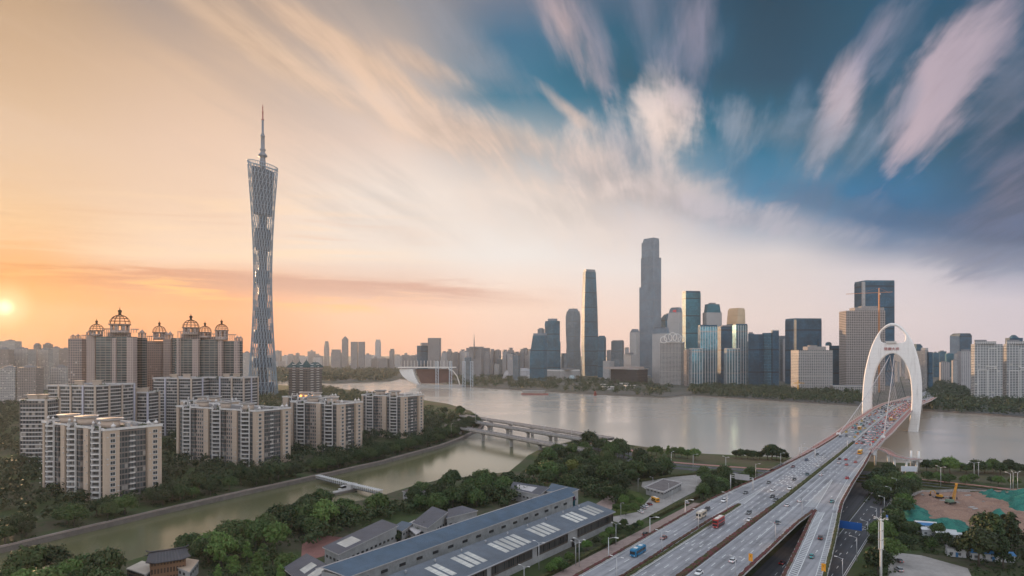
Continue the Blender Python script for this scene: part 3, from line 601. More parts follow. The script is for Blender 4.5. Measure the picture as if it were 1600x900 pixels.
def boulder(name, label, px, Y, rx, ry, hz, seed, mt):
    r_ = random.Random(seed); root = thing(name, label, 'opera house', (xa(px, Y), Y, 0)); mb = MB(); n = 11; rings = [(1.0, 0), (1.02, .35), (.82, .75), (.42, 1.0)]
    vs = []
    for s, h in rings:
        for i in range(n):
            a = 2*pi*i/n; k = s*(1+r_.uniform(-.08, .08)); vs.append((xa(px, Y)+cos(a)*rx*k, Y+sin(a)*ry*k, hz*h*(1+r_.uniform(-.06, .06))))
    mb.mesh(vs, [(j*n+i, j*n+(i+1) % n, (j+1)*n+(i+1) % n, (j+1)*n+i) for j in range(3) for i in range(n)]+[tuple(range(3*n, 4*n))])
    part('shell', mb, mt, root)
    mb = MB()
    for j in range(2):
        for i in range(n):
            for a, b in ((j*n+i, (j+1)*n+i), ((j+1)*n+i, (j+1)*n+(i+1) % n)): mb.beam(vs[a], vs[b], .8, .8)
    part('facet_rib', mb, M_plant, root)
M_opera = mat('opera_shell', (.36, .35, .36), .5, var=.1, scale=.03)
boulder('opera_house', 'large pebble shaped faceted grey hall among trees', 812, 2350, 62, 45, 36, 3, M_opera)
boulder('opera_house', 'smaller pale pebble shaped faceted hall beside the large one', 837, 2250, 42, 30, 16, 9, mat('opera_shell_pale', (.5, .48, .46), .5, var=.08, scale=.03))
tower('library', 'low white civic hall with long glazed front before the slender tower', 2250, [('wall', F_stone, S(853, 876, 908, 580)), ('roof', M_white, S(852, 876, 909, 578)), ('roof_plant', M_plant, S(878, 884, 896, 575.5))], 'library')
root = thing('ball_sculpture', 'small round pastel globe standing among the waterfront trees', 'sculpture', (xa(893.5, 2150), 2150, 0)); mb = MB()
mb.lathe([(9*sin(a), 10-9*cos(a)) for a in [pi*(i+.02)/10.04 for i in range(11)]], 16, 0, (xa(893.5, 2150), 2150, 0)); part('globe', mb, mat('globe_pastel', (.45, .55, .58), .4, var=.6, scale=.08), root)
mb = MB(); mb.lathe([(4, 0), (3, 1.6)], 12, 0, (xa(893.5, 2150), 2150, 0)); part('plinth', mb, M_concrete, root)
# small white pavilions on the shore
for k, (px, py, w_, lab) in enumerate(((921, 600, 7, 'little white riverside pavilion nearest the red jetty'), (944, 605, 11, 'long white flat roofed pavilion on the wooded bank'), (950, 609, 16, 'long low white pavilion right under the black museum'.replace('right ', '')), (975, 603, 11, 'white pavilion with stepped roofs on the wooded bank'), (984, 607, 14, 'white terrace house among bank trees, last of the pavilions'), (1013, 590, 12, 'pale podium at the foot of the arched tower'), (1103, 598, 10, 'small white house before the finned towers'))):
    X, Y = gp(px, py); w_ = w_*Y/F; root = thing('pavilion', lab, 'pavilion', (X, Y, 0)); mb = MB(); mb.obox(X, Y, w_/2, 6, .15, 0, 7); part('wall', mb, F_stone, root)
    mb = MB(); mb.obox(X, Y, w_/2+1.5, 7.5, .15, 7, 8.2); part('roof', mb, M_white, root)
# ---------------------------------------------------------------- the lattice television tower
M_latt = mat('lattice_steel', (.22, .295, .36), .45, .1, var=.05, scale=.02)
M_core = facade('tower_core', (.075, .10, .13), (.03, .055, .08), 5.2, 3.0, .7, .5, (.10, .14, .18), .3, .3)
M_antenna = mat('antenna_steel', (.16, .18, .21), .5, .3, var=.05)
M_mast_red = mat('antenna_red', (.30, .10, .09), .5, .2, var=.05)
def lattice_tower():
    Y = 1327; X = xa(410.5, Y); root = thing('broadcast_tower', 'very tall twisted lattice broadcasting tower with needle mast on top', 'tower', (X, Y, 0))
    zb, zt, th = 0.0, 476.0, radians(-106); rb, rt, N = 31.0, 30.0, 24
    def P(a, t):
        z = zb+(zt-zb)*t
        ax, ay = cos(a)*rb, sin(a)*rb*.86; bx, by = cos(a+th)*rt, sin(a+th)*rt*.86
        x = ax+(bx-ax)*t; return Vector((x, ay+(by-ay)*t, z-7.5*t**3*x/rt))
    mb = MB()
    for i in range(N):
        a = 2*pi*i/N; pts = [P(a, t/16) for t in range(17)]
        mb.tube(pts, [.80-.35*t/16 for t in range(17)], 6)
    mb.obj('lattice_columns', M_latt, root)
    mb = MB(); K = 30
    for k in range(1, K+1):
        t = k/K*1.0
        pts = [P(2*pi*i/N, t) for i in range(N)]; mb.tube(pts, .42, 5, 0, True)
    mb.obj('ring_beams', M_latt, root)
    mb = MB()
    for k in range(K):
        for i in range(N):
            mb.beam(P(2*pi*i/N, k/K), P(2*pi*((i+1) % N)/N, (k+1)/K), .7, .7)
    mb.obj('diagonals', M_latt, root)
    def rad(z):
        t = (z-zb)/(zt-zb); return min((P(2*pi*i/N, t).xy.length for i in range(N)))
    mb = MB(); mb.lathe([(9.5, 0), (9.5, 120), (8.5, 300), (9, 470)], 20); mb.obj('core', M_core, root)
    for z0, z1 in ((12, 32), (62, 82), (112, 140), (163, 185), (236, 262), (304, 348), (378, 472)):
        mb = MB(); n = 8; prof = [(rad(z0+(z1-z0)*i/n)*.90, z0+(z1-z0)*i/n) for i in range(n+1)]
        nn = 32
        for i in range(n):
            for k in range(nn):
                a0, a1 = 2*pi*k/nn, 2*pi*(k+1)/nn; (r0, q0), (r1, q1) = prof[i], prof[i+1]
                u0, u1 = k*5.4, (k+1)*5.4
                mb.face([(r0*cos(a0), r0*sin(a0)*.95, q0), (r0*cos(a1), r0*sin(a1)*.95, q0), (r1*cos(a1), r1*sin(a1)*.95, q1), (r1*cos(a0), r1*sin(a0)*.95, q1)], 0, [(u0, q0), (u1, q0), (u1, q1), (u0, q1)])
        tilt = lambda x, z: z-7.5*(z/476)**3*x/rt
        mb.v = [(x, y, tilt(x, z)) for x, y, z in mb.v]
        for q, flip in ((0, True), (n, False)):
            p = [(prof[q][0]*cos(2*pi*k/nn), prof[q][0]*sin(2*pi*k/nn)*.95, tilt(prof[q][0]*cos(2*pi*k/nn), prof[q][1])) for k in range(nn)]
            mb.face(p[::-1] if flip else p)
        mb.obj('glazed_floors', M_core, root)
    # sloping top ring with a parapet of slim posts
    mb = MB(); up = Vector((0, 0, 7))
    ring = [P(2*pi*i/48, 1.0) for i in range(48)]
    mb.tube(ring, 1.0, 6, 0, True); mb.tube([p*1.0+up for p in ring], .8, 6, 0, True)
    for p in ring: mb.beam(p, p+up, .7, .7)
    mb.obj('crown_ring', M_latt, root)
    mb = MB(); q = lambda py: za(py, Y)
    mb.lathe([(6.6, q(268)), (5.6, q(250)), (5.0, q(246)), (9.0, q(244.5)), (9.2, q(243)), (5.0, q(239)), (4.2, q(237)), (6.0, q(235)), (6.0, q(233.5)), (3.9, q(232)), (3.9, q(214)), (4.6, q(213.5)), (4.6, q(212.5)), (2.2, q(208)), (2.2, q(188))], 14)
    mb.obj('mast_base', M_antenna, root)
    mb = MB(); mb.lathe([(1.9, q(188)), (3.0, q(187.6)), (3.0, q(186.6)), (1.5, q(186)), (1.4, q(176)), (2.2, q(175.5)), (2.2, q(174.6)), (1.1, q(174)), (1.0, q(168)), (1.7, q(167.6)), (1.7, q(167)), (.6, q(166.5)), (.4, q(163))], 10)
    mb.obj('needle', M_mast_red, root)
lattice_tower()
# ---------------------------------------------------------------- the bridge: everything below is laid out along its axis
AX, AY = Vector((.592, .806)), Vector((.806, -.592)); O_ = Vector((63.0, 235.0))
def st(s, t, z=None):
    p = O_+AX*s+AY*t; return Vector((p.x, p.y, zd(s) if z is None else z))
def interp(x, tab):
    if x <= tab[0][0]: return tab[0][1]
    for (a, b), (c, d) in zip(tab, tab[1:]):
        if x <= c: return b+(d-b)*(x-a)/(c-a)
    return tab[-1][1]
def sm(x, tab):  # smoothed table
    return sum(interp(x+d, tab) for d in (-24, -12, 0, 12, 24))/5
ZD = [(-120, 9.0), (0, 9.0), (142, 9.8), (330, 13), (500, 18), (676, 22), (800, 21), (1000, 14), (1276, 8), (1560, 4), (1700, 3)]
def zd(s): return sm(s, ZD)
def uvst(p): 
    d = Vector((p[0], p[1]))-O_; return d.dot(AX), d.dot(AY)
def road_mat(name, col, var=.5):
    m, n, b = base_mat(name)
    tc = n.new('ShaderNodeTexCoord').outputs['Object']
    x, y, z = n.sep(tc)
    al = n.m('ADD', n.m('MULTIPLY', x, AX.x), n.m('MULTIPLY', y, AX.y)); ac = n.m('ADD', n.m('MULTIPLY', x, AY.x), n.m('MULTIPLY', y, AY.y))
    tr = n.noise(n.xyz(n.m('MULTIPLY', al, .012), n.m('MULTIPLY', ac, .75)), 1, 4, .6)
    bl = n.noise(tc, .09, 5, .65); fi = n.noise(tc, 1.5, 3, .7)
    f = n.m('ADD', n.m('MULTIPLY', n.m('SUBTRACT', tr, .5), var*1.6), n.m('ADD', n.m('MULTIPLY', n.m('SUBTRACT', bl, .5), var*1.3), n.m('MULTIPLY', n.m('SUBTRACT', fi, .5), var*.6)))
    lane = n.m('ABSOLUTE', n.m('SUBTRACT', n.m('FRACT', n.m('DIVIDE', n.m('ADD', ac, 1.6), 3.5)), .5))
    f = n.m('SUBTRACT', f, n.m('MULTIPLY', n.smooth(lane, .28, .04), .17))
    wn = n.new('ShaderNodeTexWhiteNoise', noise_dimensions='2D'); n.put(wn.inputs['Vector'], n.xyz(n.m('FLOOR', n.m('DIVIDE', al, 17.0)), n.m('FLOOR', n.m('DIVIDE', n.m('ADD', ac, 1.6), 3.5))))
    f = n.m('SUBTRACT', f, n.m('MULTIPLY', n.m('GREATER_THAN', wn.outputs[0], .86), .16))
    seam = n.m('LESS_THAN', n.m('FRACT', n.m('DIVIDE', al, 31.0)), .012)
    k = n.m('SUBTRACT', n.m('ADD', 1.0, f), n.m('MULTIPLY', seam, .3))
    g = n.new('ShaderNodeVectorMath', operation='SCALE'); g.inputs[0].default_value = col; n.put(g.inputs['Scale'], k)
    n.put(b.inputs['Base Color'], g.outputs[0]); b.inputs['Roughness'].default_value = .75; b.inputs['Specular IOR Level'].default_value = .35
    return m
M_deck = road_mat('worn_deck_asphalt', (.30, .295, .305))
M_road = road_mat('dark_asphalt', (.075, .075, .082))
M_paint = mat('road_paint', (.62, .62, .60), .7, var=.22, scale=1.2)
M_walk = mat('red_paving', (.34, .17, .15), .9, var=.2, scale=.6)
M_pave = mat('brick_paving', (.30, .22, .19), .9, var=.22, scale=.5)
M_kerb = mat('kerb_stone', (.36, .34, .33), .85, var=.15, scale=.5)
M_rail = mat('rail_paint', (.48, .42, .42), .6, var=.1)
def strip(mb, ss, tl, tr, zf, mi=0):
    """a sheet between two edges along the axis"""
    P = [(st(s, tl(s) if callable(tl) else tl, zf(s)), st(s, tr(s) if callable(tr) else tr, zf(s))) for s in ss]
    for (a, b), (c, d) in zip(P, P[1:]): mb.face([a, b, d, c], mi)
def slab(mb, ss, tl, tr, zf, th, mi_top=0, mi_side=1):
    strip(mb, ss, tl, tr, zf, mi_top)
    f = lambda t, s: t(s) if callable(t) else t
    for (s0, s1) in zip(ss, ss[1:]):
        for t, sg in ((tl, -1), (tr, 1)):
            a, b = st(s0, f(t, s0), zf(s0)), st(s1, f(t, s1), zf(s1)); dn = Vector((0, 0, -th)); inn = AY*(-sg*2.5)
            i3 = Vector((inn.x, inn.y, 0)); q = [a, b, b+dn*.35, a+dn*.35]; r = [a+dn*.35, b+dn*.35, b+dn+i3, a+dn+i3]
            if sg < 0: q, r = q[::-1], r[::-1]
            mb.face(q[::-1] if sg > 0 else q[::-1], mi_side); mb.face(r[::-1], mi_side)
        a0, a1 = st(s0, f(tl, s0)+2.5, zf(s0)-th), st(s0, f(tr, s0)-2.5, zf(s0)-th); b0, b1 = st(s1, f(tl, s1)+2.5, zf(s1)-th), st(s1, f(tr, s1)-2.5, zf(s1)-th)
        mb.face([a0, b0, b1, a1], mi_side)
def rng(a, b, d): 
    n = max(1, int(round((b-a)/d))); return [a+(b-a)*i/n for i in range(n+1)]
TL = [(-120, -14.5), (119.9, -15), (120.1, -31.3), (167, -28), (200, -25), (300, -20), (380, -17), (430, -16.2), (1700, -16.2)]
TR = [(-120, 17), (100, 17), (127.9, 18.5), (128.1, 30), (155, 27), (210, 24), (276, 21.5), (360, 17), (420, 16.2), (1700, 16.2)]
tl_ = lambda s: interp(s, TL); tr_ = lambda s: interp(s, TR)
deck = thing('viaduct_bridge', 'wide multi lane road bridge carrying heavy traffic over the river to the arch', 'bridge', st(676, 0, 0))
ss = rng(-110, 119.9, 6)+rng(120.1, 127.9, 4)+rng(128.1, 430, 6)+rng(436, 1000, 12)[0:]+rng(1014, 1640, 25)
mb = MB(); slab(mb, ss, tl_, tr_, zd, 2.2); part('deck', mb, [M_deck, M_conc_light], deck)
ZR = [(-120, 5.0), (0, 6.6), (40, 7.4), (100, 9.0), (128, 0), (150, 0)]
zr = lambda s: interp(s, ZR[:4]+[(128, zd(128)), (150, zd(150))])
RL = [(-120, 37), (0, 31.5), (26, 29.3), (60, 26.5), (108, 22), (133, 19.5)]; RR = [(-120, 52), (0, 44.2), (40, 40), (84, 35.5), (128, 30), (180, 25)]
mb = MB(); slab(mb, rng(-110, 128.1, 6), lambda s: sm(s, RL), lambda s: sm(s, RR), zr, 1.6); part('slip_road', mb, [M_deck, M_conc_light], deck)
zl = lambda s: interp(s, [(-120, 7.4), (0, 8.0), (90, 9.1), (120, zd(120)), (150, zd(150))])
mb = MB(); slab(mb, rng(-110, 120.1, 6), -31.5, lambda s: interp(s, [(80, -18.8), (120, -16.5)]), zl, 1.6); part('slip_road', mb, [M_deck, M_conc_light], deck)
# edges: parapets and planted troughs
M_hedge = ground_mat('clipped_hedge', (.045, .06, .022), (.075, .075, .030), (.09, .05, .035), .5)
M_bloom = ground_mat('bougainvillea_trough', (.12, .045, .045), (.075, .06, .032), (.19, .055, .065), .35)
def wall_line(mb, ss, tf, zf, w_, h, mi=0, jag=0.0, rnd=None, base=0.0):
    f = lambda s: tf(s) if callable(tf) else tf
    rows = []
    for s in ss:
        j = (lambda: rnd.uniform(-jag, jag)) if rnd else (lambda: 0.0)
        t = f(s); z = zf(s)
        rows.append([st(s, t-w_/2+j()*.4, z+base), st(s, t-w_/2+j(), z+base+h*.8+j()), st(s, t+j(), z+base+h+j()*1.4), st(s, t+w_/2+j(), z+base+h*.8+j()), st(s, t+w_/2+j()*.4, z+base)])
    for a, b in zip(rows, rows[1:]):
        for i in range(4): mb.face([a[i], a[i+1], b[i+1], b[i]], mi)
rh = random.Random(3)
mb = MB(); wall_line(mb, rng(-110, 385, 1.2), 0, zd, 1.9, 1.1, 0, .22, rh); part('median_hedge', mb, M_hedge, deck)
mb = MB(); wall_line(mb, rng(-110, 118, 1.2), 0, zd, 2.0, 1.25, 0, .22, rh); 
tag(part('median_flowers', mb, M_bloom, deck))
for tf, a, b, zf, m_ in ((lambda s: -15.2, -110, 119, zd, M_hedge), (lambda s: interp(s, [(80, -18.2), (120, -16)]), -110, 119, zl, M_bloom), (lambda s: -32.1, -110, 120, zl, M_bloom), (lambda s: tl_(s)-.7, 120.2, 420, zd, M_bloom), (lambda s: tr_(s)+.6, -110, 126, zd, M_bloom), (lambda s: sm(s, RL)-.6, -110, 128, zr, M_bloom), (lambda s: sm(s, RR)+.6, -110, 128, zr, M_hedge), (lambda s: tr_(s)+.7, 128.2, 335, zd, M_bloom)):
    mb = MB(); wall_line(mb, rng(a, b, 1.3), tf, zf, 1.3, 1.0, 0, .18, rh); part('planting_trough', mb, m_, deck)
    mb = MB(); wall_line(mb, rng(a, b, 8), lambda s: tf(s), zf, 1.7, .55); part('parapet', mb, M_conc_light, deck)
mb = MB(); wall_line(mb, rng(385, 1640, 10), 0, zd, .7, .9); part('median_barrier', mb, M_conc_light, deck)
# footways on the bridge, with railings
for sg in (-1, 1):
    s0 = 250 if sg < 0 else 335
    tin = (lambda s: tl_(s)-1.5) if sg < 0 else (lambda s: tr_(s)+1.2)
    tout = lambda s: tin(s)+sg*interp(s, [(s0, .8), (s0+120, 4.4), (1000, 4.4)])
    mb = MB(); a, b = (tout, tin) if sg < 0 else (tin, tout)
    slab(mb, rng(s0, 1180, 8), a, b, lambda s: zd(s)+.22, 1.7); part('footway', mb, [M_walk, M_conc_light], deck)
    for q, hh in ((tout, 1.15), (tin, 1.0)):
        mb = MB(); S_ = rng(s0, 1180, 4)
        for a_, b_ in zip(S_, S_[1:]):
            for h_ in (hh, hh*.5): mb.beam(st(a_, q(a_))+Vector((0, 0, .22+h_)), st(b_, q(b_))+Vector((0, 0, .22+h_)), .16, .16)
            p = st(a_, q(a_)); mb.beam(p+Vector((0, 0, .2)), p+Vector((0, 0, .3+hh)), .22, .22)
        part('railing', mb, M_rail, deck)
# piers
for s in (20, 60, 100, 140, 180, 220, 260, 300, 345, 390, 430, 1010, 1080, 1150):
    for t in ((-9, 9) if s != 430 else (-11, 11)):
        mb = MB(); p = st(s, t, 0); z = zd(s)-2.2
        mb.obox(p.x, p.y, 1.3, 1.3, -.634, -7, z-1.5); mb.obox(p.x, p.y, 1.6, 3.0, -.634, z-1.5, z); part('pier', mb, M_conc_light, deck)
for s in (0, 40, 80, 115):
    for t, zf in ((sm(s, RL)*.5+sm(s, RR)*.5, zr), (-25, zl)):
        mb = MB(); p = st(s, t, 0); mb.obox(p.x, p.y, 1.0, 1.0, -.634, -1, zf(s)-1.6); part('pier', mb, M_conc_light, deck)
# paint
mk = MB(); lift = lambda s: zd(s)+.02
def line(a, b, t, w_=.16, zf=None, step=12):
    zf = zf or zd; f = t if callable(t) else (lambda s: t)
    strip(mk, rng(a, b, step), lambda s: f(s)-w_, lambda s: f(s)+w_, lambda s: zf(s)+.02)
def dashes(a, b, t, on=4.5, off=8, w_=.17, zf=None):
    s = a
    while s < b: line(s, min(s+on, b), t, w_, zf); s += on+off
for t in (-1.6, 1.6): line(-110, 1640, t)
line(-110, 120, -14.2); line(-110, 128, lambda s: tr_(s)-.6); line(128.2, 1640, lambda s: tr_(s)-.6); line(121, 1640, lambda s: tl_(s)+.6)
for t in (-5.1, -8.6, -12.1): dashes(-110, 380, t); dashes(380, 1000, t, 4, 10, .14)
for t in (5.1, 8.7): dashes(-110, 150, t); dashes(330, 1000, t, 4, 10, .14)
for t in (5.1, 8.7): line(150, 215, t); dashes(215, 330, t)
line(60, 150, 9.3); dashes(-110, 60, 12.6); dashes(150, 1000, 12.2)
dashes(160, 330, -15.7); dashes(160, 300, -19.2)
for s in rng(160, 330, 7): line(s, s+3.2, -12.1, .3)
for s in rng(185, 300, 9):
    for t in (-7, -10.4, -13.9): line(s, s+2.6, t, .45)
def arrow(s, t, zf=None, L=4.5, back=False):
    zf = zf or zd; sg = -1 if back else 1
    line(s, s+L*.62, t, .13, zf) if not back else line(s-L*.62, s, t, .13, zf)
    q = s+sg*L*.62; k = lambda ss_, tt: st(ss_, tt, zf(ss_)+.02)
    f = [k(q, t-.55), k(q, t+.55), k(q+sg*L*.38, t)]; mk.face(f if sg > 0 else f[::-1])
for s, t in ((40, -3.4), (40, -6.9), (40, -10.4), (40, -13.1), (190, -3.4), (250, -6.9), (262, -10.4)): arrow(s, t, back=True)
for s, t in ((170, 3.3), (172, 6.9), (174, 10.4), (236, 3.3), (238, 6.9), (240, 10.6), (165, 20.5), (205, 18.5)): arrow(s, t)
for s in (52, 20): 
    arrow(s, -23.0, zl, back=True); arrow(s+3, -27.4, zl, back=True)
dashes(-110, 140, -25.2, zf=zl); line(-110, 140, -31.0, zf=zl); line(-110, 130, -19.4, zf=zl)
# slip road at the near side: chevrons
rl_ = lambda s: sm(s, RL); rr_ = lambda s: sm(s, RR)
line(-110, 128, lambda s: rl_(s)+3.6, .18, zr, 6); line(-110, 128, lambda s: rl_(s)+.7, .16, zr, 6); line(-110, 130, lambda s: rr_(s)-2.4, .15, zr, 6); line(-110, 130, lambda s: rr_(s)-.5, .12, zr, 6)
for s in rng(20, 126, 2.3):
    k = lambda q, t: st(q, t, zr(q)+.025); a = rl_(s)
    mk.face([k(s, a+.8), k(s-1.2, a+3.5), k(s-.5, a+3.5), k(s+.7, a+.8)])
for s in rng(-20, 128, 2.6):
    k = lambda q, t: st(q, t, zr(q)+.025); a = rr_(s)
    mk.face([k(s, a-2.3), k(s+.5, a-.5), k(s+1.0, a-.5), k(s+.5, a-2.3)])
for s in rng(136, 330, 2.6):
    k = lambda q, t: st(q, t, zd(q)+.025); a = tr_(s); w_ = interp(s, [(136, 2.2), (250, 3.0), (330, .8)])
    mk.face([k(s, a-w_-.3), k(s+.8, a-.6), k(s+1.3, a-.6), k(s+.5, a-w_-.3)])
line(136, 330, lambda s: tr_(s)-interp(s, [(136, 2.6), (250, 3.4), (330, 1.1)]), .14)
for s in rng(136, 212, 2.4):   # striped gore between the through lanes and the slip road
    k = lambda q, t: st(q, t, zd(q)+.025); c = interp(s, [(136, 15.8), (212, 12.6)]); w_ = interp(s, [(136, 2.6), (212, .4)])
    mk.face([k(s, c-w_), k(s+1.1, c+w_), k(s+1.7, c+w_), k(s+.6, c-w_)])
line(136, 215, lambda s: interp(s, [(136, 13.0), (215, 12.3)]), .14); line(136, 215, lambda s: interp(s, [(136, 18.6), (215, 12.9)]), .14)
arrow(60, 33, zr); arrow(108, 26, zr)
for s in rng(123, 168, 2.6):
    k = lambda q, t: st(q, t, zd(q)+.03); w_ = interp(s, [(123, 2.0), (168, .3)])
    mk.face([k(s, -16.4-w_), k(s+1.5, -16.4+w_), k(s+2.1, -16.4+w_), k(s+.6, -16.4-w_)])
line(123, 172, lambda s: -16.4-interp(s, [(123, 2.1), (172, .2)]), .14); line(123, 172, lambda s: -16.4+interp(s, [(123, 2.1), (172, .2)]), .14)
part('lane_markings', mk, M_paint, deck)
# ---------------------------------------------------------------- the arch
arch = thing('bridge_arch', 'white egg shaped arch pylon with oval opening above its cross beam', 'bridge pylon', st(676, 0, 0))
PC = Vector((463.0, 780.0)); 
def pl(x, y):
    px, py = 1300+x/4.5, 480+y/4.5; k = (px-800)/F
    t = (k*PC.y-PC.x)/(AY.x-AY.y*k); Y = PC.y+AY.y*t; return (t, H-(py-HZ)/F*Y)
outer = [pl(*p) for p in ((213, 740), (217, 600), (228, 480), (250, 370), (280, 270), (320, 190), (360, 143), (395, 118), (425, 112), (455, 118), (490, 140), (525, 180), (560, 235), (585, 295), (608, 375), (624, 470), (631, 570), (628, 680), (617, 770), (605, 866))]
inner = [pl(*p) for p in ((532, 866), (552, 750), (560, 650), (556, 550), (541, 462), (512, 392), (477, 346), (443, 327), (415, 326), (385, 337), (355, 361), (325, 405), (302, 465), (285, 540), (279, 620), (278, 735))]
hole = [pl(*p) for p in ((338, 185), (334, 212), (342, 238), (362, 250), (425, 252), (490, 250), (508, 240), (516, 215), (508, 190), (486, 160), (455, 138), (425, 131), (395, 137), (362, 156))]
zl0 = -7.0
outer = [(outer[0][0]+1.0, zl0)]+[(t, z) for t, z in outer[:-1]]+[(outer[-2][0]-2.2, zl0)]
inner = [(inner[1][0]-3.2, zl0)]+inner[1:]+[(inner[-1][0]-1.0, zl0)]
def dense(pts, closed=False, k=3):
    out = []; n = len(pts)
    for i in range(n if closed else n-1):
        p0, p1, p2, p3 = pts[(i-1) % n if closed else max(i-1, 0)], pts[i], pts[(i+1) % n], pts[(i+2) % n if closed else min(i+2, n-1)]
        for j in range(k):
            u = j/k; q = []
            for d in (0, 1):
                a, b, c, e = p0[d], p1[d], p2[d], p3[d]
                q.append(.5*((2*b)+(c-a)*u+(2*a-5*b+4*c-e)*u*u+(3*b-a-3*c+e)*u**3))
            out.append(tuple(q))
    if not closed: out.append(pts[-1])
    return out
from mathutils.geometry import tessellate_polygon
loop = dense(outer)+dense(inner); hl = dense(hole, True)
def thick(z): return interp(z, [(-7, 7.0), (30, 5.2), (70, 4.4), (95, 4.2), (128, 3.0)])
mb = MB()
tris = tessellate_polygon([[Vector((t, z, 0)) for t, z in loop], [Vector((t, z, 0)) for t, z in hl]])
allp = loop+hl
def off(pts, d):
    """the outline pulled in by d, for rounded arrises"""
    n = len(pts); out = []; ar = sum(pts[i-1][0]*pts[i][1]-pts[i][0]*pts[i-1][1] for i in range(n))
    sg = 1 if ar > 0 else -1
    for i in range(n):
        a, b = Vector(pts[i-1]), Vector(pts[(i+1) % n]); e = (b-a).normalized(); nn = Vector((-e.y, e.x))*sg
        out.append((pts[i][0]+nn.x*d, pts[i][1]+nn.y*d))
    return out
inn = off(loop, .9)+off(hl, -.9)
def W3(p, sd): q = st(676, p[0], p[1])+Vector((AX.x, AX.y, 0))*sd; return q
n1 = len(loop); n2 = len(allp); vs = []
for sgn in (-1, 1):
    vs += [W3(p, sgn*thick(p[1])) for p in inn]
vs += [W3(p, -thick(p[1])+1.0) for p in allp]+[W3(p, thick(p[1])-1.0) for p in allp]
fs = [tuple(i for i in t) for t in tris]+[tuple(n2+i for i in t[::-1]) for t in tris]
for a0, m0 in ((0, n1), (n1, n2-n1)):
    for i in range(m0):
        j = a0+(i+1) % m0; i = a0+i
        fs += [(i, j, 2*n2+j, 2*n2+i), (2*n2+i, 2*n2+j, 3*n2+j, 3*n2+i), (3*n2+i, 3*n2+j, n2+j, n2+i)]
mb.mesh(vs, fs)
m, n, b = base_mat('arch_paint')
tc = n.new('ShaderNodeTexCoord').outputs['Object']; x_, y_, z_ = n.sep(tc)
stn = n.noise(n.xyz(n.m('MULTIPLY', x_, .5), n.m('MULTIPLY', y_, .5), n.m('MULTIPLY', z_, .03)), 1, 5, .65)
seam = n.m('LESS_THAN', n.m('FRACT', n.m('DIVIDE', z_, 6.0)), .035)
n.put(b.inputs['Base Color'], n.mix(n.m('MULTIPLY', seam, .3), n.mix(n.smooth(stn, .50, .75, 0, .55), (.80, .77, .74), (.48, .45, .42)), (.3, .28, .27))); b.inputs['Roughness'].default_value = .5
part('arch_shell', mb, m, arch)
mb = MB(); c0, c1 = st(676-4.9, -6, za(535, 778)), st(676-4.9, 5, za(535, 778))
mb.beam(c0, c1, 4.0, 1.6); c0, c1 = st(676-5.5, -6.6, za(533.4, 778)), st(676-5.5, 5.6, za(533.4, 778)); mb.beam(c0, c1, 5.5, .5)
for i in range(5): 
    p = st(676-6.8, -5.5+i*2.6, za(537, 778)); mb.beam(p, p+Vector((0, 0, 2.4)), .3, .3)
part('inspection_balcony', mb, M_white, arch)
fc = bpy.data.curves.new('bridge_name', 'FONT'); fc.body = '\u730e\u5fb7\u5927\u6865'; fc.size = 4.0; fc.align_x = 'CENTER'; fc.extrude = .12; fc.space_character = 1.05
ft = bpy.data.objects.new('lettering', fc); COL.objects.link(ft); fc.materials.append(mat('sign_red', (.36, .05, .045), .6, var=.02))
fme = bpy.data.meshes.new_from_object(ft, depsgraph=bpy.context.evaluated_depsgraph_get()); bpy.data.objects.remove(ft)
fo = link('lettering', fme, arch)
p = st(676-4.75, -.2, za(547, 778)); fo.location = p-arch.location
fo.rotation_euler = (radians(90), 0, atan2(AY.y, AY.x))
# cables: two planes from the cross beam down to the deck edges, with hangers
M_cable = mat('white_cable', (.50, .47, .47), .45, var=.04)
for sgn in (-1, 1):
    for s_end, back in ((425, True), (930, False)):
        top = st(676, sgn*2.2, za(555, 780)); end = st(s_end, sgn*17.9, zd(s_end)+.8)
        N = 18; pts = []
        for i in range(N+1):
            u = i/N; p = top.lerp(end, u); p.z -= 9.0*4*u*(1-u)*.5; pts.append(p)
        mb = MB(); mb.tube(pts,   .34 if back else .26, 6); part('main_cable', mb, M_cable, arch)
        for i in range(1, N):
            u = i/N; s = 676+(s_end-676)*u; mb = MB(); mb.tube([pts[i], st(s, sgn*17.6, zd(s)+.3)], .11, 4); part('hanger', mb, M_cable, arch)
        if back:
            mb = MB(); p = st(s_end-2, sgn*17.8, 0); mb.obox(p.x, p.y, 1.5, 2.6, -.634, zd(s_end)-.5, zd(s_end)+1.8); part('anchor_block', mb, M_white, arch)
# ---------------------------------------------------------------- riverside apartment blocks
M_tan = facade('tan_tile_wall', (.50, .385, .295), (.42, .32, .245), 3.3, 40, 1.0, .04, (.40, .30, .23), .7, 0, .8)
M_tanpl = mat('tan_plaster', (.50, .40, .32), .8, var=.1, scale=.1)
M_bayshade = facade('painted_shade_bay_wall', (.36, .285, .24), (.07, .075, .08), 3.3, 2.6, .66, .60, (.20, .21, .215), .25, .3, blinds=.10)  # shade of the recessed bays put into a browner tan
M_trim = mat('white_render', (.60, .565, .535), .7, var=.18, scale=.15)
M_bglass = facade('balcony_glazing', (.20, .17, .155), (.05, .06, .065), 3.3, 1.9, .84, .74, (.15, .165, .17), .2, .35, blinds=.08)
M_pane = mat('window_pane', (.06, .07, .075), .2, .3, var=.3, scale=.8)
M_drum = mat('roof_pavilion_wall', (.52, .41, .33), .8, var=.06)
M_leafroof = ground_mat('roof_garden', (.05, .07, .03), (.08, .10, .04), (.03, .045, .02), .6)
FH = 3.3
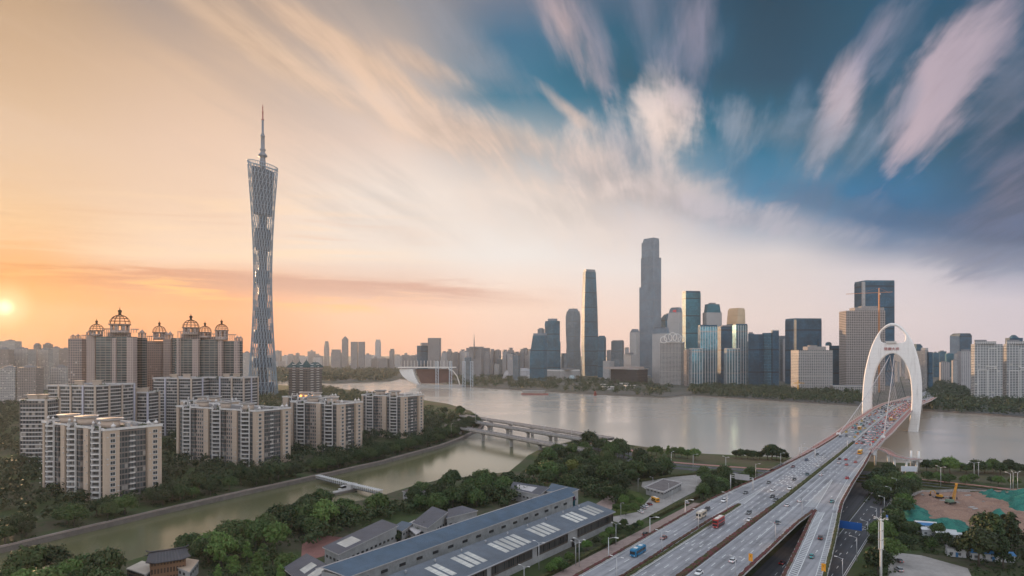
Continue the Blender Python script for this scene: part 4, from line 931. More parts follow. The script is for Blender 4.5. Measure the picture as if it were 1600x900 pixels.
def balcony_mesh(w_, bulge, depth):
    """one curved balcony: slab with a solid parapet and a rail"""
    mb = MB(); n = 8; arc = [(w_*(i/n-.5), -depth*.35-bulge*sin(pi*i/n)-(.0)) for i in range(n+1)]
    out = [(x, y) for x, y in arc]; ins = [(x*.94, y+.22) for x, y in arc]
    base = [(-w_/2, .6)]+out+[(w_/2, .6)]
    mb.prism(base, -.12, .10, 0, bottom=True)
    for i in range(n):
        a, b, c, d = out[i], out[i+1], ins[i+1], ins[i]
        mb.prism([a, b, c, d], .10, .62, 0)
        mb.beam((a[0], a[1]+.1, 1.05), (b[0], b[1]+.1, 1.05), .10, .10)
    return mb.data('balcony', [M_trim])
def window_mesh():
    mb = MB(); mb.box(-.95, .95, -.05, .12, -.75, .75, 1); mb.box(-1.15, 1.15, -.45, .1, -.98, -.80, 0); mb.box(-1.15, 1.15, -.22, .1, .78, .92, 0)
    for x in (-1.06, 1.06): mb.box(x-.08, x+.08, -.14, .1, -.80, .80, 0)
    mb.box(-.04, .04, -.10, .1, -.75, .75, 0)
    return mb.data('window', [M_trim, M_pane])
BALC = balcony_mesh(9.4, 2.5, 2.2); BALS = balcony_mesh(5.4, 1.1, 2.0); WIN = window_mesh()
mb = MB(); mb.lathe([(4.6, 0), (4.6, 3.4)], 16); DRUM = mb.data('pavilion', [M_drum])
mb = MB(); mb.lathe([(4.7, 3.4), (5.6, 3.7), (6.6, 4.5), (6.7, 4.75), (5.6, 4.55), (4.9, 4.35)], 20); CANOPY = mb.data('flared_roof', [M_trim, M_dark])
mb = MB(); mb.lathe([(5.6, 4.3), (5.5, 4.62)], 20); CANTOP = mb.data('roof_tray', [M_dark])
mb = MB(); mb.lathe([(1.0, 0), (1.0, 1.6), (1.25, 1.8), (1.05, 2.6), (.5, 3.1), (.18, 3.4), (.12, 4.3), (.02, 4.5)], 12); FINIAL = mb.data('finial', [M_trim])
def leafmass(seed, rx, ry, rz_, n, size):
    r = random.Random(seed); mb = MB()
    for k in range(n):
        a = r.uniform(0, 2*pi); q = sqrt(r.random()); p = Vector((cos(a)*rx*q, sin(a)*ry*q, abs(r.gauss(0, .6))*rz_))
        u = Vector((r.gauss(0, 1), r.gauss(0, 1), r.gauss(0, .6))).normalized(); v = u.cross(Vector((r.gauss(0, 1), r.gauss(0, 1), r.gauss(0, 1)))).normalized()
        u *= size*r.uniform(.6, 1.2); v *= size*r.uniform(.5, 1); mb.face([p-u, p-v, p+u, p+v])
    return mb
GARDEN = leafmass(4, 2.6, 1.8, 1.1, 90, .45).data('roof_shrubs', [M_leafroof])
mb = MB(); mb.box(-.45, .45, -.3, .25, -.3, .3); ACU = mb.data('air_conditioner', mat('ac_white', (.5, .48, .46), .6))
def apartment(label, corner, rz, L, D, z1, lobes, pavs, seed, group='curved balcony blocks along the canal'):
    """slab block: long balcony front on -y, tiled end wall on +x; origin at the near corner"""
    r = random.Random(seed); root = thing('apartment_block', label, 'apartment block', (corner[0], corner[1], 0), rz, group)
    nf = int((z1-1)/FH)
    ca_, sa_ = cos(rz), sin(rz); KEEP_OUT.append([(corner[0]+x*ca_-y*sa_, corner[1]+x*sa_+y*ca_) for x, y in ((-L-4, -5), (4, -5), (4, D+3), (-L-4, D+3))])
    # body with a set-back front; pieces butt against it
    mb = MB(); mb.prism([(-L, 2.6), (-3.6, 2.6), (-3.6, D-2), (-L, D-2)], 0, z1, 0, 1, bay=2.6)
    mb.obj('wall', [M_bayshade, M_roofgrey], root)
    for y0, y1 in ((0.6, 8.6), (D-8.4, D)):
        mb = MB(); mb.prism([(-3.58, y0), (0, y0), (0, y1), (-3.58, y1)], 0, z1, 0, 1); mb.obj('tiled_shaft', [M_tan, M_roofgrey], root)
    for xb in lobes:      # blank tiled shafts between the balcony stacks
        x = xb-12.6
        mb = MB()
        if x-3 > -L: mb.prism([(x-3.0, .3), (x+2.6, .3), (x+2.6, 2.58), (x-3.0, 2.58)], 0, z1, 0, 1); mb.obj('tiled_shaft', [M_tan, M_roofgrey], root)
    mb = MB(); mb.prism([(-L-.02, 1.2), (-L+3, 1.2), (-L+3, 2.58), (-L-.02, 2.58)], 0, z1, 0, 1)
    mb.obj('tiled_shaft', [M_tan, M_roofgrey], root)
    mb = MB()
    for xb in lobes: mb.prism([(xb-4.6, 2.58), (xb-4.3, .9), (xb+4.3, .9), (xb+4.6, 2.58)], 0, z1-1.2, 0, 1, bay=1.9)
    for xb in lobes:
        for dx in (-7.8, 7.4): 
            if -L < xb+dx < -4: mb.prism([(xb+dx-2, 2.58), (xb+dx-1.6, 1.2), (xb+dx+1.6, 1.2), (xb+dx+2, 2.58)], 0, z1, 0, 1, bay=1.9)
    mb.prism([(-3.58, 9.0), (-2.2, 9.0), (-2.2, D-8.8), (-3.58, D-8.8)], 0, z1, 0, 1, bay=1.9)
    mb.obj('glazing', [M_bglass, M_roofgrey], root)
    for k in range(1, nf+1):
        z = k*FH
        for xb in lobes: link('balcony', BALC, root, (xb, .9, z-.1))
        for y in (4.6, D-4.2): 
            if k < nf: link('window', WIN, root, (.08, y, z+1.6), pi/2, (1.35, 1.2, 1.2))
        if D > 22 and k < nf and k % 1 == 0: link('balcony', BALS, root, (-2.3, D/2, z-.1), pi/2, (.62, .62, 1))
    for xb in lobes:
        for sx in (-4.75, 4.75): mb = MB(); mb.box(xb+sx-.28, xb+sx+.28, -.1, .9, 0, z1+2.4); mb.obj('white_post', M_trim, root)
    for k in range(46):   # air conditioners hung outside
        y = r.choice((1.6, 7.6, D-7.4, D-1.2)); z = r.randint(1, nf-1)*FH+r.uniform(.3, 1.0)
        link('air_conditioner', ACU, root, (.3, y, z), pi/2) if k % 2 else link('air_conditioner', ACU, root, (r.choice(lobes)-12.6+r.choice((-1.8, 1.4)), .05, z))
    mb = MB()
    for pts in (((-L-.3, 2.3), (-L-.3, D-1.7), (-3, D-1.7)), ((-3.9, .3), (.3, .3), (.3, D+.3), (-3.9, D+.3))):
        for a, b in zip(pts, pts[1:]): mb.beam((a[0], a[1], z1+.35), (b[0], b[1], z1+.35), .7, 1.3)
    xs = [-L-.3]+sum([[xb-4.4, xb+4.4] for xb in sorted(lobes)], [])+[-3.9]
    for a, b in zip(xs[::2], xs[1::2]): mb.beam((a, 1.0, z1+.35), (b, 1.0, z1+.35), .7, 1.3)
    mb.obj('parapet', M_trim, root)
    for i, xb in enumerate(pavs):
        s = r.uniform(.9, 1.12); y = r.uniform(10, 13)
        link('roof_pavilion', DRUM, root, (xb, y, z1), 0, (s, s, 1.15)); c = root_last(); link('flared_roof', CANOPY, c); link('roof_tray', CANTOP, c)
    for xb in lobes:
        for sx in (-3.6, 3.6): link('finial', FINIAL, root, (xb+sx, .5, z1+2.3), 0, (.7, .7, .7))
        link('roof_shrubs', GARDEN, root, (xb, 3.5, z1-.3), r.uniform(0, 6))
    for y in (D-7, D-2.5, 6): link('finial', FINIAL, root, (-2.2, y, z1), 0, (1.1, 1.1, 1.0))
    for k in range(4): link('roof_shrubs', GARDEN, root, (-r.uniform(3, L-3), r.uniform(5, D-5), z1), r.uniform(0, 6), (1.1, 1.1, 1))
    for k in range(7):
        mb = MB(); x, y = -r.uniform(4, L-4), r.uniform(4, D-4); mb.box(x-1.5, x+1.5, y-1, y+1, z1, z1+r.uniform(1, 2.6)); mb.obj('roof_plant', M_conc_light, root)
    return root
def root_last(): return COL.objects[-1]
A28 = atan2(-.47, .88)
apartment('tan canal apartment block nearest the camera, first of the riverside row', (-242, 380), atan2(-.54, .84), 86, 34, 44.4, (-11, -42, -72), (-18, -48, -70), 1)
apartment('second tan canal apartment block, three white balcony stacks, footbridge ahead of it', (-203, 506), A28, 100, 36, 44.4, (-12, -47, -85), (-21, -50, -79), 2)
apartment('third tan canal apartment block with two white balcony stacks', (-156, 577), A28, 62, 31, 44.4, (-13, -48), (-19, -43), 3)
apartment('last tan canal apartment block, closest to the tree covered point of the peninsula', (-116, 680), A28, 58, 37, 44.4, (-13, -46), (-19, -41), 4)
lit_ = apartment('tan apartment block with lit roof rooms in the second row, behind the third canal block', (-204, 672), A28, 53, 31, 43, (-10, -34), (-14, -32), 6, 'apartment blocks behind the canal row')
apartment('tan apartment block in the second row, mostly hidden behind the second canal block', (-285, 608), A28, 48, 31, 43, (-10, -32), (-12, -30), 7, 'apartment blocks behind the canal row')
M_lit = mat('lit_room', (1.0, .42, .10), .5, var=.05, emit=1.6)
for x, y in ((-14, 7.2), (-32, 7.2), (-22, 5)): mb = MB(); mb.box(x-1.6, x+1.6, y-.15, y+.1, 43.6, 45.6); mb.obj('lit_window', M_lit, lit_)
# taller banded blocks further in
M_band = mat('balcony_band', (.52, .49, .47), .7, var=.12, scale=.2)
M_dwall = facade('deep_balcony_wall', (.19, .165, .15), (.04, .045, .05), 3.3, 2.4, .76, .66, (.13, .14, .145), .25, .3, blinds=.07)
M_lilac = mat('lilac_panel', (.52, .50, .56), .7, var=.1)
def banded(label, px0, c, px1, ytop, Y, seed, group='banded blocks behind the canal row'):
    f = foot(px0, c, px1, Y); r = random.Random(seed); z1 = za(ytop, Y); nf = int(z1/FH)
    root = thing('apartment_block', label, 'apartment block', (f[0][0], f[0][1], 0), 0, group); KEEP_OUT.append(f)
    mb = MB(); mb.prism(f, 0, z1, 0, 1, bay=2.4); part('wall', mb, [M_dwall, M_roofgrey], root)
    for (A, B) in ((f[3], f[0]), (f[0], f[1])):
        A, B = Vector(A), Vector(B); d = B-A; Ln = d.length
        if Ln < 9: continue
        d.normalize(); nn = Vector((d.y, -d.x)); n = max(1, int(Ln/12)); wseg = Ln/n
        for i in range(n):
            k0, k1 = A+d*(wseg*i+1.2), A+d*(wseg*(i+1)-1.6); cx = (k0+k1)/2; ww = (k1-k0).length; rzz = atan2(d.y, d.x)
            mb = MB(); g = 6; arc = [(ww*(j/g-.5), -.4-1.2*sin(pi*j/g)) for j in range(g+1)]
            mb.prism([(-ww/2, .3)]+arc+[(ww/2, .3)], 0, .75, 0, bottom=True); me = mb.data('balcony', [M_band])
            for k in range(1, nf): link('balcony', me, root, (cx.x-f[0][0], cx.y-f[0][1], k*FH-.4), rzz)
            mb = MB(); p = A+d*(wseg*(i+1)-.6)+nn*.5; mb.obox(p.x, p.y, .75, .6, rzz, 0, z1+1.2); part('wall_pier', mb, (M_lilac if (i+seed) % 3 == 0 else M_tanpl), root)
    mb = MB(); g = [lerp2(p, (sum(q[0] for q in f)/4, sum(q[1] for q in f)/4), -.02) for p in f]
    for a, b in zip(g, g[1:]+g[:1]): mb.beam((a[0], a[1], z1+.5), (b[0], b[1], z1+.5), .8, 1.4)
    part('parapet', mb, M_band, root)
    C = (sum(q[0] for q in f)/4, sum(q[1] for q in f)/4)
    for t in (.25, .6):
        q = lerp2(f[0], C, 1.0); a = lerp2(lerp2(f[3], f[1], t), C, .4); mb = MB(); mb.obox(a[0], a[1], 3.4, 2.6, .3, z1, z1+4.2); mb.obox(a[0], a[1], 4.4, 3.6, .3, z1+4.2, z1+4.7); part('stair_tower', mb, M_tanpl, root)
    for k in range(3):
        q = lerp2(lerp2(f[3], f[1], r.random()), f[0], r.uniform(0, .3)); link('roof_shrubs', GARDEN, root, (q[0]-f[0][0], q[1]-f[0][1], z1), r.uniform(0, 6), (1.3, 1.3, 1.2))
banded('long banded balcony block in front of the domed towers, deep terraces and roof planting', 86, 150, 204, 604, 600, 1)
banded('narrow banded block between the two wider banded blocks', 200, 232, 247, 614, 650, 2)
banded('banded block with lilac panels and many white terraces below the second domed group', 245, 300, 330, 592, 700, 0)
banded('banded terrace block beside the foot of the lattice tower', 330, 382, 402, 591, 720, 3)
banded('plain tan and white block at the edge of the woods beyond the front canal block', 39, 74, 90, 626, 520, 5)
# towers with open iron domes
M_pink = facade('domed_tower_wall', (.34, .265, .235), (.055, .055, .06), 3.1, 2.8, .56, .58, (.12, .12, .12), .3, .25, blinds=.04)
M_pinkb = facade('domed_tower_balconies', (.235, .195, .175), (.035, .045, .045), 3.1, 6.2, .90, .70, (.08, .10, .10), .25, .3)
M_pier = facade('domed_tower_pier', (.42, .325, .285), (.09, .08, .08), 3.1, 3.0, .34, .48, (.14, .13, .125), .4, .2)
M_iron = mat('dome_iron', (.014, .011, .010), .9, .0, var=.05)
def dome(root, px, Y, yb, r_px, drum_px, ydrum):
    X = xa(px, Y); z0, zb = za(ydrum, Y), za(yb, Y); r = r_px*Y/F; rd = drum_px*Y/F; hz = r*1.02
    mb = MB(); mb.lathe([(rd*1.0, z0), (rd, z0+(zb-z0)*.35)], 12, 0, (X, Y, 0))
    for k in range(8):
        a = 2*pi*k/8+.2; mb.obox(X+cos(a)*rd*.9, Y+sin(a)*rd*.9, rd*.17, rd*.12, a+pi/2, z0+(zb-z0)*.35, zb-(zb-z0)*.12)
    mb.lathe([(rd*1.0, zb-(zb-z0)*.14), (r*1.08, zb-.5), (r*1.1, zb), (r*.8, zb)], 20, 0, (X, Y, 0)); d = part('drum', mb, M_pier, root)
    mb = MB(); N = 12
    for k in range(N):
        a = 2*pi*k/N; mb.tube([(X+cos(a)*r*cos(t), Y+sin(a)*r*cos(t), zb+hz*sin(t)) for t in [pi/2*.93*i/6 for i in range(7)]], .24*r/9, 4)
    for t in (.02, .35, .7, 1.05):
        mb.tube([(X+cos(a)*r*cos(t), Y+sin(a)*r*cos(t), zb+hz*sin(t)) for a in [2*pi*i/18 for i in range(18)]], .20*r/9, 4, 0, True)
    mb.lathe([(r*.16, zb+hz*.97), (r*.14, zb+hz*1.25), (r*.20, zb+hz*1.3), (r*.19, zb+hz*1.48), (r*.05, zb+hz*1.55), (.08, zb+hz*1.85)], 8, 0, (X, Y, 0))
    part('open_dome', mb, M_iron, root)
def pav(root, px, Y, ytop, ybase, w_px):
    X = xa(px, Y); z0, z1 = za(ybase, Y), za(ytop, Y); w_ = w_px*Y/F; h = z1-z0; mb = MB()
    for sx in (-1, 1):
        for sy in (-1, 1): mb.obox(X+sx*w_*.38, Y+sy*w_*.38, w_*.1, w_*.1, 0, z0, z0+h*.5)
    mb.obox(X, Y, w_*.55, w_*.55, 0, z0+h*.5, z0+h*.58); mb.lathe([(w_*.5, z0+h*.58), (w_*.36, z0+h*.75), (w_*.1, z0+h*.88), (.15, z1)], 8, 0, (X, Y, 0))
    part('roof_kiosk', mb, M_pier, root)
def domed(label, wings, domes, kiosks, rails):
    w0 = wings[0]; Y0 = w0[5]; root = thing('domed_tower', label, 'apartment tower', (xa(w0[1], Y0), Y0, 0), 0, None)
    for px0, c, px1, yt, mt, Y in wings:
        part('wing', loft(S(px0, c, px1, yt), Y, 0, 2.8), [mt, M_roofgrey], root)
    for d in domes: dome(root, *d)
    for k in kiosks: pav(root, *k)
    for a, b, y0, y1, Y in rails:
        mb = MB(); n = max(2, int((b-a)/3))
        for i in range(n+1): x = xa(a+(b-a)*i/n, Y); mb.beam((x, Y, za(y1, Y)), (x, Y, za(y0, Y)), .6, .6)
        mb.beam((xa(a, Y)-.5, Y, za(y0, Y)), (xa(b, Y)+.5, Y, za(y0, Y)), .9, .8); mb.beam((xa(a, Y), Y+5, za(y0, Y)), (xa(b, Y), Y+5, za(y0, Y)), .9, .8)
        for i in range(n+1): x = xa(a+(b-a)*i/n, Y); mb.beam((x, Y-1, za(y0, Y)+.5), (x, Y+6, za(y0, Y)+.5), .4, .4)
        part('roof_pergola', mb, M_pier, root)
domed('brown apartment tower group under the largest open iron dome', [(110, 128, 137.5, 529, M_pink, 810), (137, 148, 159, 524, M_pier, 800), (158, 206, 214, 526, M_pinkb, 790), (176, 181, 184, 528, M_pier, 786), (199, 208, 213.5, 527, M_pier, 784), (172, 198, 204, 519.5, M_pink, 800), (213, 222, 229, 528, M_pinkb, 815)],
      [(187.3, 797, 507, 14.6, 13, 521), (151, 800, 516.5, 10, 8.5, 525)], [(222, 812, 514, 528, 8), (114, 812, 522, 529, 5), (122, 812, 521, 529, 5), (141, 800, 515, 524, 8)], [(205, 213, 514.5, 520, 794), (160, 175, 514, 526, 796), (128, 140, 524, 529, 806)])
domed('brown apartment tower under a single open dome, between the two wider domed groups', [(228, 252, 262, 533, M_pink, 850), (256, 264, 277, 530, M_pier, 840), (268, 270, 277, 528, M_pinkb, 842)], [(249, 848, 519, 9.6, 8.5, 531)], [(261, 842, 518, 530, 6), (266, 842, 517, 530, 6.5)], [(230, 240, 525.5, 533, 846)])
domed('brown apartment tower group with three open iron domes in a row', [(276, 300, 306, 529, M_pinkb, 800), (276, 279, 284, 528, M_pier, 797), (301, 309, 312, 530, M_pier, 797), (306, 340, 345, 531, M_pinkb, 805), (341, 346, 349, 531, M_pier, 800), (348, 374, 379, 532.5, M_pinkb, 805), (366, 371, 374, 533, M_pier, 800), (286, 312, 318, 521, M_pink, 806), (312, 340, 346, 526, M_pink, 812)],
      [(298.3, 803, 512, 12, 11, 523), (320.3, 812, 519, 9.4, 8.5, 528), (346.3, 806, 516, 9.6, 9, 532)], [(371, 806, 524, 533, 6), (376, 806, 524.5, 533, 5)], [(278, 286, 518.5, 529, 802), (330, 338, 522, 530, 808), (356, 366, 523, 532, 806)])
# tower with dark green peaked roofs
root = thing('peaked_tower', 'dark brown apartment tower with pointed green tiled roofs by the water', 'apartment tower', (xa(480, 850), 850, 0))
Yp = 850; f = foot(452, 480, 502.5, Yp); z1 = za(577, Yp)
part('wall', loft(S(452, 480, 502.5, 577), Yp, 0, 2.6), [facade('old_brown_wall', (.20, .165, .14), (.04, .045, .05), 3.1, 2.6, .6, .55, (.10, .10, .10), .3, .3), M_roofgrey], root)
M_gtile = mat('green_roof_tile', (.05, .085, .085), .6, var=.2, scale=.3)
C = (sum(q[0] for q in f)/4, sum(q[1] for q in f)/4)
for i, (t, sz, h) in enumerate(((-.02, .34, 8), (.26, .34, 8.5), (.54, .34, 10), (.86, .50, 7))):
    c = lerp2(lerp2(f[3], f[1], t), C, .25) if i < 3 else lerp2(f[1], C, .4); mb = MB(); w_ = 9.5*sz/.34*.6
    a = atan2(f[1][1]-f[0][1], f[1][0]-f[0][0]); q = rect(c[0], c[1], w_, w_, a); q2 = rect(c[0], c[1], .2, w_*.55 if i == 3 else .2, a)
    mb.prism(q, z1+2, z1+2+h, 0, top_poly=q2); mb.beam((c[0], c[1], z1+2+h-1), (c[0], c[1], z1+4+h), .4, .4); part('peaked_roof', mb, M_gtile, root)
    mb = MB(); mb.obox(c[0], c[1], w_*.86, w_*.86, a, z1, z1+2); part('attic', mb, M_pier, root)
for k in range(3, 24):
    for t in (.3, .7):
        for A, B in ((f[3], f[0]), (f[0], f[1])):
            p = lerp2(A, B, t); a = atan2(B[1]-A[1], B[0]-A[0]); link('balcony', BALS, root, (p[0]-root.location.x, p[1]-root.location.y, k*FH-.2), a)
# ---------------------------------------------------------------- trees
def leaf_mat(name):
    m, n, b = base_mat(name)
    oi = n.new('ShaderNodeObjectInfo'); g = n.new('ShaderNodeNewGeometry')
    a = n.noise(g.outputs['Position'], .16, 3, .6); c = n.noise(g.outputs['Position'], 1.1, 2, .6)
    k = n.m('ADD', .55, n.m('ADD', n.m('MULTIPLY', a, .55), n.m('MULTIPLY', c, .45)))
    k = n.m('MULTIPLY', k, n.m('ADD', .78, n.m('MULTIPLY', oi.outputs['Random'], .44)))
    s = n.new('ShaderNodeVectorMath', operation='SCALE'); n.put(s.inputs[0], oi.outputs['Color']); n.put(s.inputs['Scale'], k)
    n.put(b.inputs['Base Color'], n.mix(n.smooth(c, .55, .75, 0, .35), s.outputs[0], n.mix(.5, s.outputs[0], (.10, .115, .03)))); b.inputs['Roughness'].default_value = .6; b.inputs['Specular IOR Level'].default_value = .25
    return m
M_leaf = leaf_mat('foliage')
M_bark = mat('bark', (.10, .08, .065), .9, var=.2, scale=1)
def clump(mb, c, r, n, size, rd, flat=.75):
    for k in range(n):
        d = Vector((rd.gauss(0, 1), rd.gauss(0, 1), rd.gauss(0, .9)+.25)).normalized(); q = r*(rd.uniform(.55, 1.08) if rd.random() < .86 else rd.uniform(1.05, 1.4))
        p = Vector((c[0]+d.x*q, c[1]+d.y*q, c[2]+d.z*q*flat))
        nn = (d+Vector((rd.gauss(0, .5), rd.gauss(0, .5), rd.gauss(0, .5)+.25))).normalized(); u = nn.cross(Vector((rd.gauss(0, 1), rd.gauss(0, 1), rd.gauss(0, 1)))).normalized(); v = nn.cross(u)
        a, b = size*rd.uniform(.6, 1.25), size*rd.uniform(.35, .8); mb.face([p-u*a, p-v*b, p+u*a, p+v*b])
def tree_meshes(seed, Rr, Ht, kind):
    rd = random.Random(seed); cr, tk = MB(), MB()
    z0 = Ht*.42
    pts = [(0, 0, -.3), (rd.uniform(-.2, .2), rd.uniform(-.2, .2), z0*.6), (rd.uniform(-.4, .4), rd.uniform(-.4, .4), z0*1.1), (0, 0, Ht*.8)]
    tk.tube(pts, [.34, .27, .2, .06], 7)
    nb = 20 if kind != 'slim' else 13
    for i in range(nb):
        t = i/nb; a = i*2.4+rd.uniform(-.4, .4)
        if kind == 'slim': z = Ht*(.3+.66*t); q = Rr*.55*(1-t*.75)*rd.uniform(.5, 1.1); r = Rr*.42*(1.05-.55*t)
        else: z = z0+(Ht-z0)*(.15+.72*t); q = Rr*(.85*sqrt(max(0, 1-(t*.95)**2)))*rd.uniform(.55, 1.0); r = Rr*rd.uniform(.24, .50)
        c = (cos(a)*q, sin(a)*q, z); clump(cr, c, r, int(95*(r/2.2)**1.6)+34, .62, rd)
        if i % 3 == 0: tk.tube([(0, 0, z0*.75), (c[0]*.5, c[1]*.5, z0+(z-z0)*.5), c], [.14, .09, .03], 5)
    return cr.data('crown', M_leaf), tk.data('trunk', M_bark)
TREES = [tree_meshes(i+20, Rr, Ht, k) for i, (Rr, Ht, k) in enumerate(((5.2, 10, 'b'), (5.8, 9.2, 'b'), (4.8, 11, 'b'), (6.2, 10.5, 'b'), (4.4, 8.4, 'b'), (3.2, 11.5, 'slim'), (3.6, 13, 'slim')))]
NTREE = [0]
def plant(X, Y, label, group, col, scale=1.0, var=None, rd=R, z=0.0, name='broadleaf_tree'):
    k = rd.choice(var or (0, 1, 2, 3, 4)); s = scale*rd.uniform(.82, 1.2)
    t = thing(name, label, 'tree', (X, Y, z), rd.uniform(0, 6.3), group); t.scale = (s, s, s*rd.uniform(.9, 1.12))
    j = rd.uniform(.8, 1.2)
    c = link('crown', TREES[k][0], t); c.color = (col[0]*j, col[1]*rd.uniform(.9, 1.1)*j, col[2]*j, 1); link('trunk', TREES[k][1], t); NTREE[0] += 1
    return t
def inside(p, poly):
    r = False; n = len(poly)
    for i in range(n):
        (x0, y0), (x1, y1) = poly[i], poly[(i+1) % n]
        if (y0 > p[1]) != (y1 > p[1]) and p[0] < (x1-x0)*(p[1]-y0)/(y1-y0)+x0: r = not r
    return r
def poisson(poly, d, rd, most=400, tries=6000):
    xs, ys = [p[0] for p in poly], [p[1] for p in poly]; out = []
    for k in range(tries):
        p = (rd.uniform(min(xs), max(xs)), rd.uniform(min(ys), max(ys)))
        if not inside(p, poly) or any(inside(p, q) for q in KEEP_OUT): continue
        if all((p[0]-q[0])**2+(p[1]-q[1])**2 > d*d for q in out): out.append(p)
        if len(out) >= most: break
    return out
def corridor(tl, tr, s0, s1): return [tuple(st(s0, tl).xy), tuple(st(s1, tl).xy), tuple(st(s1, tr).xy), tuple(st(s0, tr).xy)]
px_poly = lambda pts, z=0: [gp(x, y, z) for x, y in pts]
KEEP_OUT.append(px_poly([(190, 884), (315, 870), (335, 945), (180, 945)]))
KEEP_OUT.append(corridor(-37, 47, -120, 210)); KEEP_OUT.append(corridor(-28, 30, 200, 460))
px_poly = lambda pts, z=0: [gp(x, y, z) for x, y in pts]
DK, MD, LT, YL = (.028, .046, .014), (.046, .076, .020), (.075, .125, .028), (.105, .105, .026)
rd = random.Random(42)
# belt on the far bank of the canal
belt = []
cf = canal_far[2:]
for (a, b) in zip(cf, cf[1:]):
    a, b = Vector(a), Vector(b); d = (b-a); L = d.length; d.normalize(); nn = Vector((-d.y, d.x))
    for row, off_ in enumerate((9, 19)):
        for i in range(max(1, int(L/11.5))):
            p = a+d*(i+rd.uniform(.2, .8))*11.5+nn*(off_+rd.uniform(-2.5, 2.5))
            if abs(p.x) < .83*p.y and not (row == 2 and p.y > 560): belt.append((p, row))
for p, row in belt: plant(p.x, p.y, 'dark broadleaf tree in the dense belt along the far canal wall', 'trees along the far canal wall', rd.choice((DK, DK, MD)), 1.02, rd=rd)
wood = []
def grove(poly, d, label, group, cols, scale=1.0, var=None, most=60):
    P = poisson(poly, d, rd, most)
    for p in P: plant(p[0], p[1], label, group, rd.choice(cols), scale, var, rd)
    wood.append((poly, 1)); return P
grove(px_poly([(-10, 905), (60, 896), (190, 897), (330, 852), (470, 808), (500, 803), (560, 802), (610, 803), (600, 808), (540, 818), (470, 850), (300, 900), (200, 930), (60, 960)]), 8.4, 'green tree in the wooded strip on the near canal bank', 'trees on the near canal bank', (MD, MD, DK, LT), 1.06, most=38)
grove(px_poly([(250, 925), (330, 872), (395, 870), (455, 885), (440, 925), (340, 945)]), 6.6, 'fresh bright green tree beside the pitched slate roofs', 'bright green trees beside the slate roofs', (LT, LT, MD), .8, (5, 6, 2), most=14)
grove(px_poly([(650, 774), (700, 762), (750, 757), (790, 753), (798, 772), (760, 790), (690, 806), (620, 802)]), 8.2, 'dense green tree between the canal and the long gallery roofs', 'trees between the canal and the gallery', (MD, MD, DK), 1.02, most=22)
grove(px_poly([(560, 846), (600, 830), (640, 832), (700, 815), (660, 845), (600, 860)]), 6.5, 'small courtyard tree between the slate roofed pavilions', 'courtyard trees', (DK, MD), .55, most=9)
grove(px_poly([(808, 746), (826, 732), (862, 712), (925, 697), (1000, 717), (1050, 742), (1020, 752), (985, 760), (960, 792), (915, 778), (850, 765)]), 8.4, 'big dark tree in the wood behind the long gallery', 'trees in the wood behind the gallery', (DK, MD, MD, DK), 1.2, most=48)
for px, py in ((893, 745), (905, 752), (925, 741), (868, 750)): plant(*gp(px, py), 'yellowish tree standing out in the dark wood', 'yellowish trees in the wood', YL, .95, rd=rd)
grove(px_poly([(1088, 778), (1100, 752), (1150, 742), (1178, 745), (1160, 762), (1110, 795)]), 7.0, 'dark tree in the clump between the car park and the slip road', 'trees between the car park and the slip road', (DK, MD), .8, most=18)
grove(px_poly([(660, 655), (700, 640), (738, 648), (744, 660), (715, 682), (668, 690)]), 11, 'tree on the grassy point of the peninsula by the low bridges', 'trees on the peninsula point', (DK, MD), 1.0, most=12)
grove(px_poly([(1345, 770), (1372, 752), (1405, 750), (1432, 765), (1418, 800), (1400, 835), (1395, 905), (1372, 905), (1340, 905), (1335, 880), (1350, 830)]), 7.6, 'dark tree in the grove beside the ground level road', 'trees beside the ground level road', (DK, MD, DK, LT), .95, most=28)
grove(px_poly([(1400, 838), (1440, 832), (1500, 852), (1520, 870), (1480, 870), (1410, 858)]), 7.5, 'bushy tree between the site sheds and the parking yard', 'trees between the sheds and the yard', (DK, MD), .55, most=10)
grove(px_poly([(1520, 860), (1545, 845), (1600, 840), (1640, 870), (1640, 905), (1520, 910)]), 6.5, 'tall dark tree in front of the building site, thin trunk showing', 'tall trees in front of the building site', ((.030, .038, .014), DK), 1.22, (5, 6, 2), most=12)
for i in range(16):
    px = 1447+i*13+rd.uniform(-3, 3); plant(*gp(px, 737+max(0, (px-1500))*.03+rd.uniform(-1, 3)), 'riverside tree in the row along the embankment past the bridge', 'embankment trees past the bridge', rd.choice((DK, MD, LT)), .9, rd=rd)
for px, py in ((1150, 716), (1158, 717), (1168, 717), (1177, 718), (1187, 718), (1199, 719), (1206, 718), (1214, 719), (1222, 719), (1228, 719)): plant(*gp(px, py), 'dark tree in the short row at the water edge before the bridge', 'trees at the water edge before the bridge', DK, .75+.3*(1195 < px < 1225), rd=rd)
for px, py in ((1018, 711), (1026, 712), (1034, 713), (1044, 714), (1054, 715), (1064, 716), (1074, 717), (1086, 719)): plant(*gp(px, py), 'light green street tree with layered crown beside the river road', 'street trees beside the river road', LT, .82, (5, 2, 4), rd=rd)
for px, py in ((1422, 752), (1432, 757), (1450, 752), (1466, 754), (1476, 757), (1484, 755), (1508, 757), (1520, 754), (1548, 756), (1560, 760), (1585, 760)): plant(*gp(px, py), 'roadside tree on the planted strip beyond the building site', 'roadside trees beyond the building site', rd.choice((MD, LT, DK)), .62, rd=rd)
for px, py in ((872, 890), (890, 880), (905, 868), (917, 860), (931, 852), (944, 846), (954, 838), (965, 832), (975, 826), (985, 835), (992, 829), (960, 850), (947, 857), (1000, 826), (880, 893), (862, 897)): plant(*gp(px, py), 'small young tree in the strip beside the long gallery and brick footpath', 'young trees beside the brick footpath', rd.choice((MD, DK, LT)), .42, rd=rd)
